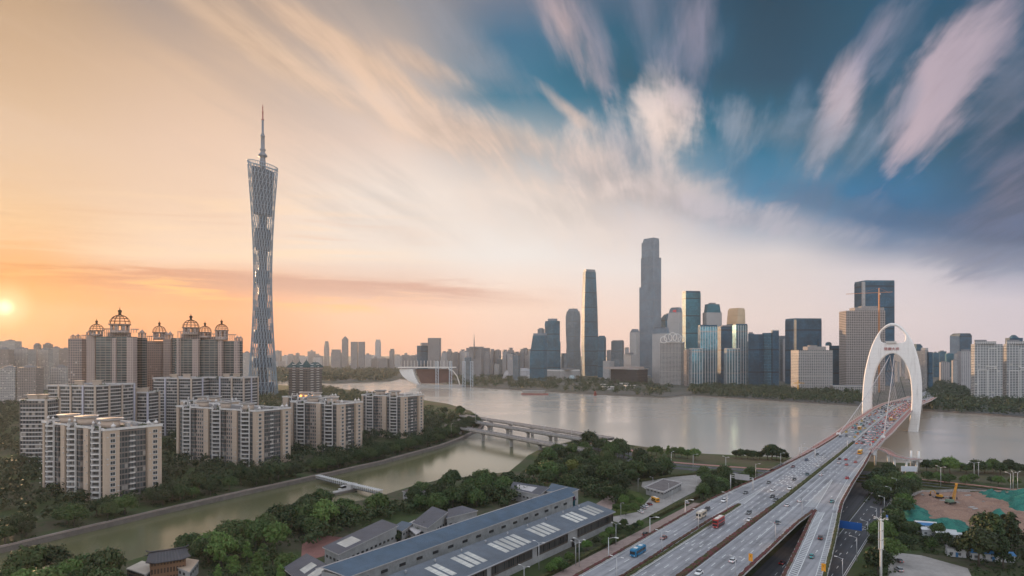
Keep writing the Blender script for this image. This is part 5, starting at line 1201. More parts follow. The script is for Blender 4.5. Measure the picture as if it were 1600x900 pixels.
for px, py in ((963, 800), (975, 792), (985, 785), (990, 797), (978, 805), (1000, 790)): plant(*gp(px, py), 'small leafy tree on the lawn by the parked cars', 'small trees on the car park lawn', LT, .5, rd=rd)
TREE_NEAR = NTREE[0]
# palm with a head of fronds
def palm(px, py, h, label):
    X, Y = gp(px, py); t = thing('palm_tree', label, 'palm tree', (X, Y, 0), rd.uniform(0, 6), 'palms by the river road'); mb = MB(); mb.tube([(0, 0, 0), (.2, 0, h*.5), (0, .1, h)], [.28, .2, .16], 7); mb.obj('trunk', M_bark, t)
    mb = MB()
    for k in range(16):
        a = 2*pi*k/16; L = 2.9; pr = None
        for i in range(6):
            u = i/5; p = Vector((cos(a)*L*u, sin(a)*L*u, h+.8*sin(u*2.2)*1.2-(k % 3)*.35*u-u*u*1.2)); w_ = .35*sin(pi*min(.98, u+.06))+.03; s_ = Vector((-sin(a), cos(a), 0))*w_
            if pr: mb.face([pr[0], p-s_, p+s_, pr[1]])
            pr = (p-s_, p+s_)
    c = mb.obj('crown', M_leaf, t); c.color = (.04, .06, .02, 1)
for px, py, h in ((970, 712, 11), (976, 713, 12.5), (982, 714, 10), (989, 713, 9)): palm(px, py, h, 'slim palm beside the dark wood at the river road')
# undergrowth below the groves, one tangle
mb = MB()
for poly, _ in wood:
    for p in poisson(poly, 3.4, rd, 260, 2500):
        clump(mb, (p[0], p[1], .4), rd.uniform(1.2, 2.0), 16, .65, rd, .6)
for p, row in belt:
    for k in range(3): clump(mb, (p.x+rd.uniform(-4, 4), p.y+rd.uniform(-4, 4), .3), rd.uniform(1.2, 2.2), 14, .7, rd, .6)
o = tag(mb.obj('undergrowth', M_leaf), kind='stuff'); o.color = (.032, .05, .016, 1)
cfp = []
for a, b in zip(cf[:-3], cf[1:-2]):
    a, b = Vector(a), Vector(b); d = (b-a).normalized(); cfp.append(((a+b)/2, Vector((-d.y, d.x))))
# woods nobody could count: park by the sunset side, peninsula interior, north bank
def forest(name, polys, d, col, hgt, seed, n=70, most=900):
    rd = random.Random(seed); mb = MB(); cnt = 0
    for poly in polys:
        for p in poisson(poly, d, rd, most, 9000):
            h = hgt*rd.uniform(.7, 1.25); r = d*rd.uniform(.5, .68)
            for k in range(3): clump(mb, (p[0]+rd.uniform(-1, 1)*r*.5, p[1]+rd.uniform(-1, 1)*r*.5, h*rd.uniform(.45, .7)), r*.75, n//3, r*.22, rd, .8)
    o = tag(mb.obj(name, M_leaf), kind='stuff'); o.color = col+(1,); return o
forest('park_woods', [[(-440, 470), (-430, 270), (-620, 330), (-760, 620), (-900, 900), (-1000, 1300), (-600, 1300), (-520, 800), (-400, 640), (-385, 500)]], 10, (.034, .050, .018), 9, 1)
forest('canal_belt_woods', [[(p.x+n_.x*q, p.y+n_.y*q) for q, seq in ((24, cfp), (36, cfp[::-1])) for p, n_ in seq]], 8, (.030, .046, .015), 8.5, 8, 72, 120)
forest('courtyard_woods', [[(-205, 400), (-300, 340), (-430, 270), (-430, 470), (-380, 600), (-300, 700), (-200, 790), (-80, 840), (-95, 690), (-130, 590), (-160, 520)]], 8.5, (.034, .052, .018), 9, 9, n=90, most=520)
GARD = [px_poly([(600, 804), (640, 790), (700, 780), (790, 767), (802, 756), (815, 750), (850, 770), (800, 790), (760, 797), (735, 788), (680, 786), (640, 806), (600, 812)]), px_poly([(470, 862), (500, 838), (560, 815), (600, 806), (590, 812), (545, 835), (500, 852)]), px_poly([(905, 770), (962, 790), (985, 752), (1050, 742), (1010, 735), (930, 735)])]
forest('garden_woods', GARD, 7.5, (.038, .058, .018), 7.5, 12, n=110, most=130)
forest('peninsula_woods', [[(-330, 480), (-290, 570), (-230, 650), (-180, 760), (-120, 800), (-70, 800), (-60, 860), (-120, 1000), (-300, 1400), (-500, 1700), (-560, 1300), (-400, 900), (-360, 640)]], 12, (.036, .052, .018), 9, 2, most=420)
nb = [W(625, 596), W(700, 604), W(850, 612.6), W(960, 618.5), W(1040, 622.5)]
north_poly = [gp(640, 588), gp(700, 600), gp(850, 610.5), gp(960, 616), gp(1040, 620), gp(1050, 605), gp(1000, 600), gp(915, 592), gp(850, 588), gp(780, 588), gp(700, 590)]
forest('riverside_woods', [north_poly, [gp(1078, 616), gp(1200, 624), gp(1340, 632.5), gp(1345, 616), gp(1235, 610), gp(1150, 604), gp(1080, 604)], [gp(1445, 640), gp(1600, 650), gp(1660, 655), gp(1660, 628), gp(1520, 628), gp(1510, 612), gp(1470, 596), gp(1452, 612)]], 15, (.030, .056, .020), 12, 3, n=54, most=420)
forest('island_woods', [[gp(430, 597), gp(610, 594), gp(622, 582), gp(560, 576), gp(430, 578)]], 34, (.030, .052, .022), 16, 4, n=60, most=330)
# ---------------------------------------------------------------- ground level roads, footpaths and lots
def sheet(name, pts, m_, z=.06, kind='structure'):
    mb = MB(); mb.face([(p[0], p[1], z) for p in pts]); 
    if mb_area(pts) < 0: mb.f[0] = mb.f[0][::-1]
    return tag(mb.obj(name, m_), kind=kind)
def mb_area(p): return sum(p[i-1][0]*p[i][1]-p[i][0]*p[i-1][1] for i in range(len(p)))
def ground_strip(name, s0, s1, tl, tr, m_, z): 
    mb = MB(); strip(mb, rng(s0, s1, 10), tl, tr, lambda s: z); return tag(mb.obj(name, m_), kind='structure')
ground_strip('side_road', -110, 330, -44.4, -33.5, M_road, .05); ground_strip('footpath', -110, 150, -52, -44.7, M_pave, .16)
ground_strip('kerb', -110, 330, -44.7, -44.4, M_kerb, .20)
ground_strip('underpass_road', -110, 330, 13, 30, M_road, .05); ground_strip('service_road', -110, 330, 30.5, 43.5, M_road, .05); ground_strip('kerb', -110, 300, 43.5, 43.9, M_kerb, .18)
ground_strip('verge', -110, 330, -33.4, -14, mat('bare_verge', (.10, .075, .055), .95, var=.3, scale=.4), .045)
gm = MB(); mk = gm
for t in (20.5, 24.5, 34.8, 39.2): dashes(-110, 200, t, 4, 8, .13, lambda s: .07)
line(-110, 250, 43.0, .12, lambda s: .07); line(-110, 250, 31.0, .12, lambda s: .07); line(-110, 250, -34.3, .12, lambda s: .07); line(-110, 250, -43.8, .12, lambda s: .07); dashes(-110, 200, -39, 3, 5, .13, lambda s: .07)
for s, t in ((40, 22.5), (44, 27), (30, 22.5), (90, 37), (130, 33), (134, 37)): arrow(s, t, lambda s: .07)
def wid(path, w0, w1, z, name, m_, kind='structure'):
    mb = MB(); L, Rr = [], []
    for i, p in enumerate(path):
        a, b = Vector(path[max(i-1, 0)]), Vector(path[min(i+1, len(path)-1)]); d = (b-a).normalized(); n_ = Vector((-d.y, d.x)); q = Vector(p)
        L.append(q+n_*w1); Rr.append(q+n_*w0)
    for i in range(len(path)-1): mb.face([(Rr[i].x, Rr[i].y, z), (Rr[i+1].x, Rr[i+1].y, z), (L[i+1].x, L[i+1].y, z), (L[i].x, L[i].y, z)])
    return tag(mb.obj(name, m_), kind=kind) if name else mb
river_path = dense([(58, 640), (90, 604), gp(1010, 722), gp(1060, 729), gp(1150, 736), gp(1250, 743), gp(1390, 752), gp(1500, 763), gp(1600, 775), gp(1760, 797)], k=4)
wid(river_path, -12, -2, .055, 'river_road', M_road); wid(river_path, 2, 12, .055, 'river_road', M_road); wid(river_path, 15, 21, .05, 'promenade', M_walk)
wid(river_path, -1.8, 1.8, .05, 'grass_strip', ground_mat('mown_grass', (.05, .085, .022), (.06, .10, .03), (.08, .10, .03), .1)); wid(river_path, 12.3, 15, .05, 'grass_strip', MATS.setdefault('g2', ground_mat('verge_grass', (.06, .085, .02), (.09, .11, .03), (.05, .06, .02), .1)))
for off_ in (-7, 7):
    for i in range(0, len(river_path)-1): 
        p, q = Vector(river_path[i]), Vector(river_path[i+1]); d = (q-p); L = d.length; d.normalize(); n_ = Vector((-d.y, d.x))
        for k in range(int(L/11)): a = p+d*(k*11)+n_*off_; b = a+d*4; gm.face([(a.x-n_.x*.14, a.y-n_.y*.14, .075), (b.x-n_.x*.14, b.y-n_.y*.14, .075), (b.x+n_.x*.14, b.y+n_.y*.14, .075), (a.x+n_.x*.14, a.y+n_.y*.14, .075)])
tag(gm.obj('road_markings', M_paint), kind='structure')
M_lot = mat('pale_concrete_paving', (.33, .30, .275), .9, var=.22, scale=.12)
sheet('car_park', px_poly([(950, 812), (985, 822), (1030, 798), (1070, 776), (1118, 752), (1112, 740), (1050, 745), (1004, 753), (1002, 760), (1020, 772), (1012, 782), (996, 800), (955, 808)]), M_lot, .05)
sheet('lawn', px_poly([(956, 806), (994, 800), (1010, 782), (1000, 770), (976, 764), (962, 786)]), MATS['g2'], .07)
sheet('plaza', px_poly([(930, 788), (953, 800), (972, 768), (966, 765)]), M_pave, .05)
sheet('courtyard', px_poly([(470, 880), (540, 858), (560, 842), (500, 836), (472, 850)]), mat('red_brick_yard', (.26, .12, .10), .9, var=.2, scale=.3), .05)
sheet('yard', px_poly([(1390, 862), (1440, 868), (1512, 888), (1530, 925), (1385, 925)]), M_lot, .05)
# hedges along the car park and river road
def hedge(name, label, path, w_, h, group=None):
    mb = MB(); rows = []; r = random.Random(len(path))
    P = []
    for a, b in zip(path, path[1:]):
        a, b = Vector(a), Vector(b); n_ = max(1, int((b-a).length/1.5)); P += [a.lerp(b, i/n_) for i in range(n_)]
    P.append(Vector(path[-1]))
    for i, p in enumerate(P):
        d = (P[min(i+1, len(P)-1)]-P[max(i-1, 0)]).normalized(); n_ = Vector((-d.y, d.x)); j = lambda: r.uniform(-.2, .2)
        rows.append([(p.x-n_.x*w_, p.y-n_.y*w_, 0), (p.x-n_.x*(w_+j()), p.y-n_.y*(w_+j()), h*.8+j()), (p.x+j(), p.y+j(), h+j()), (p.x+n_.x*(w_+j()), p.y+n_.y*(w_+j()), h*.8+j()), (p.x+n_.x*w_, p.y+n_.y*w_, 0)])
    for a, b in zip(rows, rows[1:]):
        for i in range(4): mb.face([a[i], a[i+1], b[i+1], b[i]])
    return tag(mb.obj('hedge', M_hedge), label, 'hedge', group)
hedge('hedge', 'thick hedge between the car park lane and the brick footpath', px_poly([(1018, 812), (1050, 795), (1090, 777)]), 1.6, 2.2)
hedge('hedge', 'clipped hedge along the river road in front of the street trees', px_poly([(1000, 752), (1050, 745), (1110, 739)]), .9, 1.6)
hedge('hedge', 'low hedge beside the brick footpath below the long gallery', [tuple(st(s, -54).xy) for s in rng(-90, 60, 15)], 1.0, 1.3)
for k, o_ in enumerate((-14, 0, 13.6)):
    hedge('hedge', ('hedge on the building site side of the river road', 'hedge on the median of the river road', 'hedge on the promenade side of the river road')[k], [tuple((Vector(p)+Vector((0, o_)))) for p in river_path[22:]], .8, 1.2)
# ---------------------------------------------------------------- lamp posts, gantries and signs
M_pole = mat('pole_paint', (.50, .50, .50), .45, .3, var=.05)
def lamp_mesh(h, arm, double):
    mb = MB(); mb.tube([(0, 0, 0), (0, 0, h)], [.16, .10], 7); arms, heads = MB(), []
    for sg in ((1, -1) if double else (1,)):
        arms.tube([(0, 0, h-.3), (sg*arm*.6, 0, h+.25), (sg*arm, 0, h+.35)], .07, 5)
        hd = MB(); hd.box(sg*arm-.55, sg*arm+.55, -.17, .17, h+.26, h+.44); heads.append(hd.data('lamp_head', M_white))
    return mb.data('pole', M_pole), arms.data('arm', M_pole), heads
LM = {False: lamp_mesh(10.5, 2.4, False), True: lamp_mesh(10.5, 2.2, True)}
def lamp(p, rz, label, group, double=False, s=1.0):
    t = thing('street_lamp', label, 'street lamp', tuple(p), rz, group); t.scale = (s, s, s); a, b, c = LM[double]
    link('pole', a, t); link('arm', b, t)
    for q in c: link('lamp_head', q, t)
ra = atan2(AY.y, AY.x)
for s in (-20, 20, 62, 103): lamp(st(s, -17.0, zl(s)-1.2), ra, 'double arm lamp in the planted gap beside the slip road with the blue bus', 'double arm lamps in the planted gap', True)
for s in (5, 45, 88): lamp(st(s, -33.4, 0), ra, 'tall lamp standing along the outer edge of the slip road', 'lamps along the outer edge of the slip road', False, 1.5)
for s in (15, 50, 85, 118, 150, 182, 214, 246): lamp(st(s, 44.6, 0), ra+pi, 'white single arm lamp over the ground level road beside the grove', 'single arm lamps on the ground level road', False, 1.0)
for s in (150, 190, 240, 290): lamp(st(s, tl_(s)-.9), ra, 'lamp on the river side parapet of the main road', 'lamps on the main road parapet', False, .95)
for s in (-40, 5, 60, 110): lamp(st(s, 17.3), ra+pi, 'slim lamp on the parapet by the orange warning sign side', 'lamps on the inner parapet over the underpass', True, .8)
for s in (-30, 8, 45): lamp(st(s, -50.5, .1), ra, 'lamp on the brick footpath beside the long gallery', 'lamps on the brick footpath', True, .95)
for px, py in ((970, 808), (1050, 789), (1020, 764), (1045, 775), (997, 768), (1088, 765)): lamp(gp(px, py)+(0,), rd.uniform(0, 6), 'lamp post around the car park', 'lamp posts around the car park', False, .75)
for px, py in ((1049, 733), (1083, 737), (1134, 742), (1470, 760), (1522, 752), (1529, 752), (1579, 772), (1583, 770), (1590, 770)): lamp(gp(px, py)+(0,), rd.uniform(0, 6), 'tall lamp beside the river road', 'tall lamps beside the river road', px % 2 == 0, 1.25)
for px, py in ((842, 899-8), (905, 886)): lamp(gp(px, py)+(0,), ra, 'double arm lamp nearest the camera below the long gallery', 'double arm lamps below the long gallery', True, 1.1)
for i, (px, py, z) in enumerate(((725, 655, 8), (743, 660, 8), (760, 664, 8), (800, 672, 8), (850, 680, 8), (893, 688, 8), (705, 676, 7.5))): lamp(gp(px, py, z)+(z,), .6, 'lamp on the low bridges across the canal mouth', 'lamps on the low bridges', False, .9)
def gantry(label, s, t0, t1, z0, h, board=None, cat='sign gantry', bm=None):
    t = thing('sign_gantry', label, cat, st(s, t0, z0)); mb = MB(); a, b = st(s, t0, z0), st(s, t1, z0)
    mb.tube([a, a+Vector((0, 0, h))], .25, 7); mb.tube([b, b+Vector((0, 0, h))], .25, 7) if t1-t0 > 9 else None
    for q in (h, h-1.1): mb.beam(a+Vector((0, 0, q)), b+Vector((0, 0, q)), .22, .22)
    n_ = int((b-a).length/1.4)
    for i in range(n_): mb.beam(a.lerp(b, i/n_)+Vector((0, 0, h-1.1)), a.lerp(b, (i+1)/n_)+Vector((0, 0, h)), .12, .12)
    part('frame', mb, M_pole, t)
    for f0, f1, hh in board or ():
        mb = MB(); p, q = a.lerp(b, f0), a.lerp(b, f1); c = (p+q)/2-Vector((AX.x, AX.y, 0))*.35; mb.obox(c.x, c.y, (q-p).length/2, .08, ra, z0+h-1.1-hh*.3, z0+h-1.1+hh); part('sign_board', mb, bm or M_metal, t)
gantry('grey sign gantry across the slip road, its board seen from the back', 158, -32.5, -19.5, zd(158), 7.5, ((.2, .85, 2.6),))
gantry('grey arm gantry over the river side lanes before the bridge', 292, -23, -12, zd(292), 7.0)
gantry('long thin gantry across the outbound lanes just before the bridge', 352, .5, 17.5, zd(352), 6.5, ((.2, .32, 1.2), (.62, .75, 1.2)), bm=mat('dark_sign_back', (.08, .085, .09), .6))
M_sblue = mat('road_sign_blue', (.01, .10, .36), .4, var=.03)
gantry('big blue road sign on an arm over the ground level road', 122, 31.5, 44.6, .05, 6.6, ((.02, .78, 2.8),), bm=M_sblue)
M_orange = mat('warning_orange', (.80, .33, .02), .5, var=.03)
for s, t, zf, lab in ((26, 16.6, zd, 'orange diamond warning sign on the parapet above the underpass'), (36, 40.4, zr, 'orange diamond warning sign on the outer parapet of the slip road')):
    p = st(s, t, zf(s)); o = thing('warning_sign', lab, 'road sign', p); mb = MB(); mb.tube([p, p+Vector((0, 0, 2.6))], .06, 6); part('post', mb, M_pole, o)
    mb = MB(); e = Vector((AY.x, AY.y, 0)); c = p+Vector((0, 0, 2.6)); w_ = Vector((AX.x, AX.y, 0))*.05
    for c2 in (c+Vector((0, 0, .7)), c-Vector((0, 0, .7))):
        q = [c2-e*.75-Vector((0, 0, .75)), c2+e*.75-Vector((0, 0, .75)), c2+e*.75+Vector((0, 0, .75)), c2-e*.75+Vector((0, 0, .75))]
        mb.mesh([v-w_ for v in q]+[v+w_ for v in q], [(0, 1, 2, 3), (7, 6, 5, 4), (0, 4, 5, 1), (1, 5, 6, 2), (2, 6, 7, 3), (3, 7, 4, 0)])
    part('sign_board', mb, M_orange, o)
    mb = MB(); c2 = c+Vector((0, 0, .7))-w_*1.6; mb.beam(c2-e*.3-Vector((0, 0, .35)), c2+e*.3+Vector((0, 0, .35)), .14, .03); mb.beam(c2-e*.3+Vector((0, 0, .1)), c2+e*.1-Vector((0, 0, .4)), .12, .03); part('symbol', mb, M_dark, o)
# ---------------------------------------------------------------- traffic
def paint_mat():
    m, n, b = base_mat('car_paint'); oi = n.new('ShaderNodeObjectInfo'); n.put(b.inputs['Base Color'], oi.outputs['Color']); b.inputs['Roughness'].default_value = .28; b.inputs['Coat Weight'].default_value = .6; b.inputs['Coat Roughness'].default_value = .08
    return m
M_car = paint_mat(); M_glass = mat('car_glass', (.02, .025, .03), .08, 0, var=.02, spec=.8); M_tyre = mat('tyre', (.015, .015, .015), .85); M_rim = mat('rim', (.35, .35, .36), .4, .7)
M_hl = mat('headlight_glass', (.75, .75, .72), .15, var=.02); M_tl = mat('tail_light', (.55, .02, .015), .3, var=.02, emit=.5); M_tlon = mat('brake_light', (.9, .03, .02), .3, var=.02, emit=1.1); M_trimk = mat('black_trim', (.02, .02, .02), .6)
def hull(prof, w_, n_side=3, tumble=.0, top_w=None):
    """side profile [(x,z)...] swept across the width with rounded shoulders"""
    mb = MB(); ys = [(-w_/2, .93), (-w_/2*.96, .985), (-w_/2*.8, 1.0), (w_/2*.8, 1.0), (w_/2*.96, .985), (w_/2, .93)]
    cx = sum(p[0] for p in prof)/len(prof); cz = sum(p[1] for p in prof)/len(prof); n = len(prof); vs = []
    for y, k in ys:
        for x, z in prof: vs.append((cx+(x-cx)*k, y*(1-tumble*max(0, (z-cz))), cz+(z-cz)*(k if z > cz else 1)))
    fs = [(j*n+i, (j+1)*n+i, (j+1)*n+(i+1) % n, j*n+(i+1) % n) for j in range(len(ys)-1) for i in range(n)]+[tuple(range(n)), tuple(range(5*n, 6*n))[::-1]]
    mb.mesh(vs, fs, 0, True); return mb
WH = None
def wheel_data():
    mb = MB(); mb.lathe([(.20, -.11), (.31, -.11), (.33, -.06), (.33, .06), (.31, .11), (.20, .11)], 14); mb.v = [(x, z, y) for x, y, z in mb.v]; t = mb.data('tyre', M_tyre)
    mb = MB(); mb.lathe([(.20, -.10), (.20, .10), (.05, .115)], 10); mb.v = [(x, z, y) for x, y, z in mb.v]; return t, mb.data('rim', M_rim)
TYRE, RIM = wheel_data()
def car_kind(kind):
    if kind == 'sedan': L, w_, body, cab, wb = 4.6, 1.8, [(-2.25, .35), (-2.3, .75), (-2.15, .92), (-1.2, .96), (1.0, .92), (2.1, .78), (2.3, .6), (2.28, .32)], [(-1.75, .92), (-1.05, 1.40), (.15, 1.44), (1.05, .90)], 1.35
    elif kind == 'suv': L, w_, body, cab, wb = 4.7, 1.9, [(-2.3, .4), (-2.35, .85), (-2.25, 1.08), (.9, 1.08), (2.05, .98), (2.3, .8), (2.32, .38)], [(-2.2, 1.06), (-1.85, 1.68), (.2, 1.72), (1.05, 1.06)], 1.4
    else: L, w_, body, cab, wb = 5.0, 1.95, [(-2.5, .4), (-2.5, 1.15), (1.5, 1.15), (2.35, 1.0), (2.5, .75), (2.5, .38)], [(-2.46, 1.13), (-2.38, 1.98), (.95, 2.0), (1.75, 1.12)], 1.55
    B = hull(body, w_); Cb = hull(cab, w_*.93, tumble=.22)
    roofz = max(z for x, z in cab); xs = [x for x, z in cab if z > roofz-.12]
    Rf = MB(); Rf.box(min(xs)-.03, max(xs)+.03, -w_*.36, w_*.36, roofz-.015, roofz+.035)
    P_ = [('body', B.data('body', M_car)), ('cabin_glass', Cb.data('cabin_glass', M_glass)), ('roof', Rf.data('roof', M_car))]
    q = MB(); x = max(p[0] for p in body); q.box(x-.16, x+.02, .42, .80, .58, .74); hl = [q.data('headlight', M_hl)]
    q = MB(); q.box(x-.16, x+.02, -.80, -.42, .58, .74); hl.append(q.data('headlight', M_hl))
    x = min(p[0] for p in body); tls = []
    for y0, y1 in ((.5, .84), (-.84, -.5)): q = MB(); q.box(x-.02, x+.14, y0, y1, .66, .82); tls.append(q.data('tail_light', M_tl))
    return P_, hl, tls, wb, w_
KINDS_ = {k: car_kind(k) for k in ('sedan', 'suv', 'van')}
def far_mesh(kind, lights):
    L, w_, h = {'sedan': (4.6, 1.8, 1.45), 'suv': (4.7, 1.9, 1.7), 'van': (5.0, 1.95, 2.0)}[kind]
    mb = MB(); a = .95 if kind == 'sedan' else 1.08
    mb.prism(rect(0, 0, L/2, w_/2), .25, a, 0, bottom=True, top_poly=rect(0, 0, L/2-.1, w_/2-.05)); x0, x1 = (-1.7, 1.0) if kind == 'sedan' else (-2.2, 1.2)
    mb.prism(rect((x0+x1)/2, 0, (x1-x0)/2, w_*.44), a, h-.06, 1, 0, top_poly=rect((x0+x1)/2-.15, 0, (x1-x0)/2-.5, w_*.38)); mb.prism(rect((x0+x1)/2-.15, 0, (x1-x0)/2-.5, w_*.38), h-.06, h, 0)
    for x in (-1.4, 1.4):
        for y in (-.8, .8): mb.box(x-.3, x+.3, y-.12, y+.12, 0, .5, 2)
    for y in (-.62, .62): mb.box(-L/2-.03, -L/2+.1, y-.22, y+.22, .6, .8, 3); mb.box(L/2-.1, L/2+.03, y-.2, y+.2, .55, .7, 4)
    return mb.data(kind, [M_car, M_glass, M_tyre, M_tlon if lights else M_tl, M_hl])
FAR = {(k, l): far_mesh(k, l) for k in ('sedan', 'suv', 'van') for l in (False, True)}
COLR = {'white': (.78, .77, .75), 'silver': (.42, .43, .44), 'grey': (.13, .135, .14), 'black': (.015, .015, .018), 'dark blue': (.015, .035, .09), 'dark teal': (.015, .07, .085), 'teal': (.04, .30, .30), 'red': (.50, .02, .02), 'dark red': (.14, .015, .02), 'pale red': (.52, .15, .13), 'brown red': (.24, .07, .05), 'brown': (.09, .045, .03), 'yellow': (.62, .40, .03), 'orange': (.62, .20, .03), 'beige': (.45, .38, .26)}
def car(kind, colour, label, pos, hd, group=None, name=None):
    P_, hl, tls, wb, w_ = KINDS_[kind]
    t = thing(name or ('car' if kind == 'sedan' else kind), label, {'sedan': 'car', 'suv': 'car', 'van': 'van'}[kind], tuple(pos), hd, group)
    c = COLR[colour]+(1,)
    for n_, d in P_: o = link(n_, d, t); o.color = c
    for d in hl: link('headlight', d, t)
    for d in tls: link('tail_light', d, t)
    for x in (-wb, wb):
        for y in (-w_/2+.10, w_/2-.10): wv = link('wheel', TYRE, t, (x, y, .33)); link('rim', RIM, wv)
    return t
def st_of(px, py, zf):
    z = 9.0
    for _ in range(12): X, Y = gp(px, py, z); s, t = uvst((X, Y)); z = zf(s)
    return s, t, z
AWAY, TOWARD = atan2(AX.y, AX.x), atan2(AX.y, AX.x)+pi
def oncar(kind, colour, label, px, py, hd, zf=zd, **k):
    s, t, z = st_of(px, py, zf); return car(kind, colour, label, st(s, t, z+.02), hd+k.pop('turn', 0), **k)
T_ = TOWARD; A_ = AWAY
oncar('sedan', 'brown red', 'brownish red saloon on the slip road behind the blue bus', 1037, 842, T_, zl)
oncar('suv', 'white', 'white car on the slip road under the lamp, ahead of the beige coach', 1131, 784, T_); oncar('sedan', 'grey', 'grey car where the slip road leaves the main road, under the gantry', 1165, 771, T_); oncar('sedan', 'grey', 'grey saloon entering the lanes beyond the sign gantry', 1201, 755, T_)
oncar('suv', 'black', 'black off roader just behind the beige coach', 1105, 797, T_)
oncar('suv', 'grey', 'dark grey off roader beside the white saloon behind the red bus', 1170, 803, T_); oncar('sedan', 'white', 'white saloon next to the planted median, a little behind the red bus', 1171, 814, T_)
oncar('sedan', 'white', 'white saloon by the tip of the striped merge', 1207, 767, T_); oncar('sedan', 'black', 'black car directly in front of the white saloon at the striped merge', 1207, 777, T_); oncar('suv', 'grey', 'grey car near the median, level with the striped merge', 1212, 783, T_)
oncar('suv', 'white', 'white car close to the median, alone between two dashes', 1234, 765, T_); oncar('sedan', 'black', 'black car in the middle inbound lane, past the striped merge', 1241, 750, T_); oncar('sedan', 'dark red', 'dark red car in the lane nearest the river on the inbound side', 1239, 730, T_)
oncar('suv', 'dark blue', 'dark blue car inbound ahead of the bridge, river side lane', 1260, 720, T_); oncar('sedan', 'dark teal', 'dark teal car beside the planted median', 1261, 742, T_); oncar('sedan', 'white', 'white car inbound beside the end of the planted median', 1279, 729, T_); oncar('sedan', 'white', 'white car inbound just short of the bridge footway', 1287, 715, T_); oncar('sedan', 'black', 'black car inbound at the start of the red footway', 1277, 711, T_)
oncar('sedan', 'white', 'white saloon at the very bottom, beside the flowering median', 1092, 897, T_); oncar('sedan', 'white', 'white saloon outbound, lowest car in the outbound lanes', 1145, 878, A_)
oncar('sedan', 'dark teal', 'dark teal saloon outbound near the point of the underpass gap', 1215, 818, A_); oncar('sedan', 'white', 'white saloon outbound left of another white car above the underpass point'.replace('left of', 'trailing'), 1230, 791, A_); oncar('sedan', 'white', 'white saloon outbound alongside the striped gore', 1250, 784, A_); oncar('sedan', 'white', 'white car outbound next to the median at the lane arrows', 1283, 743, A_)
oncar('sedan', 'white', 'white car outbound behind the black car near the thin gantry', 1311, 724, A_); oncar('sedan', 'pale red', 'pale red car outbound, middle lane before the thin gantry', 1323, 727, A_); oncar('sedan', 'red', 'bright red car outbound just before the thin gantry', 1322, 719, A_); oncar('sedan', 'black', 'black car outbound just before the thin gantry', 1312, 718, A_); oncar('sedan', 'pale red', 'pinkish car outbound in the outermost lane', 1337, 723, A_)
oncar('sedan', 'red', 'red car at the top of the slip road by the hatched edge', 1324, 748, A_); oncar('sedan', 'teal', 'teal taxi on the slip road beside the striped gore', 1300, 785, A_); oncar('suv', 'brown', 'dark brown car on the slip road beside the ladder stripes', 1282, 842, A_, zr, turn=.12); oncar('sedan', 'teal', 'teal taxi low on the slip road near the white arrow', 1268, 871, A_, zr, turn=.12)
oncar('sedan', 'dark red', 'dark red and black car on the sunken road in the underpass gap', 1222, 881, A_, lambda s: .05); oncar('suv', 'black', 'black van shaped car on the ground level road by the brick footpath', 1009, 836, A_, lambda s: .05)
oncar('van', 'white', 'white van outbound by the cable anchor', 1361, 688, A_)
# parked cars
for px, py, k, c, lab in ((1001, 801, 'sedan', 'white', 'white parked car nearest the lawn corner'), (1005, 795, 'suv', 'silver', 'silver parked car, second from the lawn corner'), (1009, 792, 'sedan', 'white', 'white parked car between the silver and the red parked cars'), (1015, 789, 'sedan', 'dark red', 'dark red car parked beside the yellow truck'), (1072, 787, 'suv', 'white', 'white car parked under the hedge beyond the car park lane'), (1081, 780, 'suv', 'silver', 'silver car parked in the gap of the hedge'), (1404, 892, 'suv', 'silver', 'silver car parked at the fence of the pale yard'), (1405, 878, 'sedan', 'grey', 'grey car parked deeper in the pale yard')):
    X, Y = gp(px, py); car(k, c, lab, (X, Y, .07), A_+.9 if px < 1300 else 1.5)
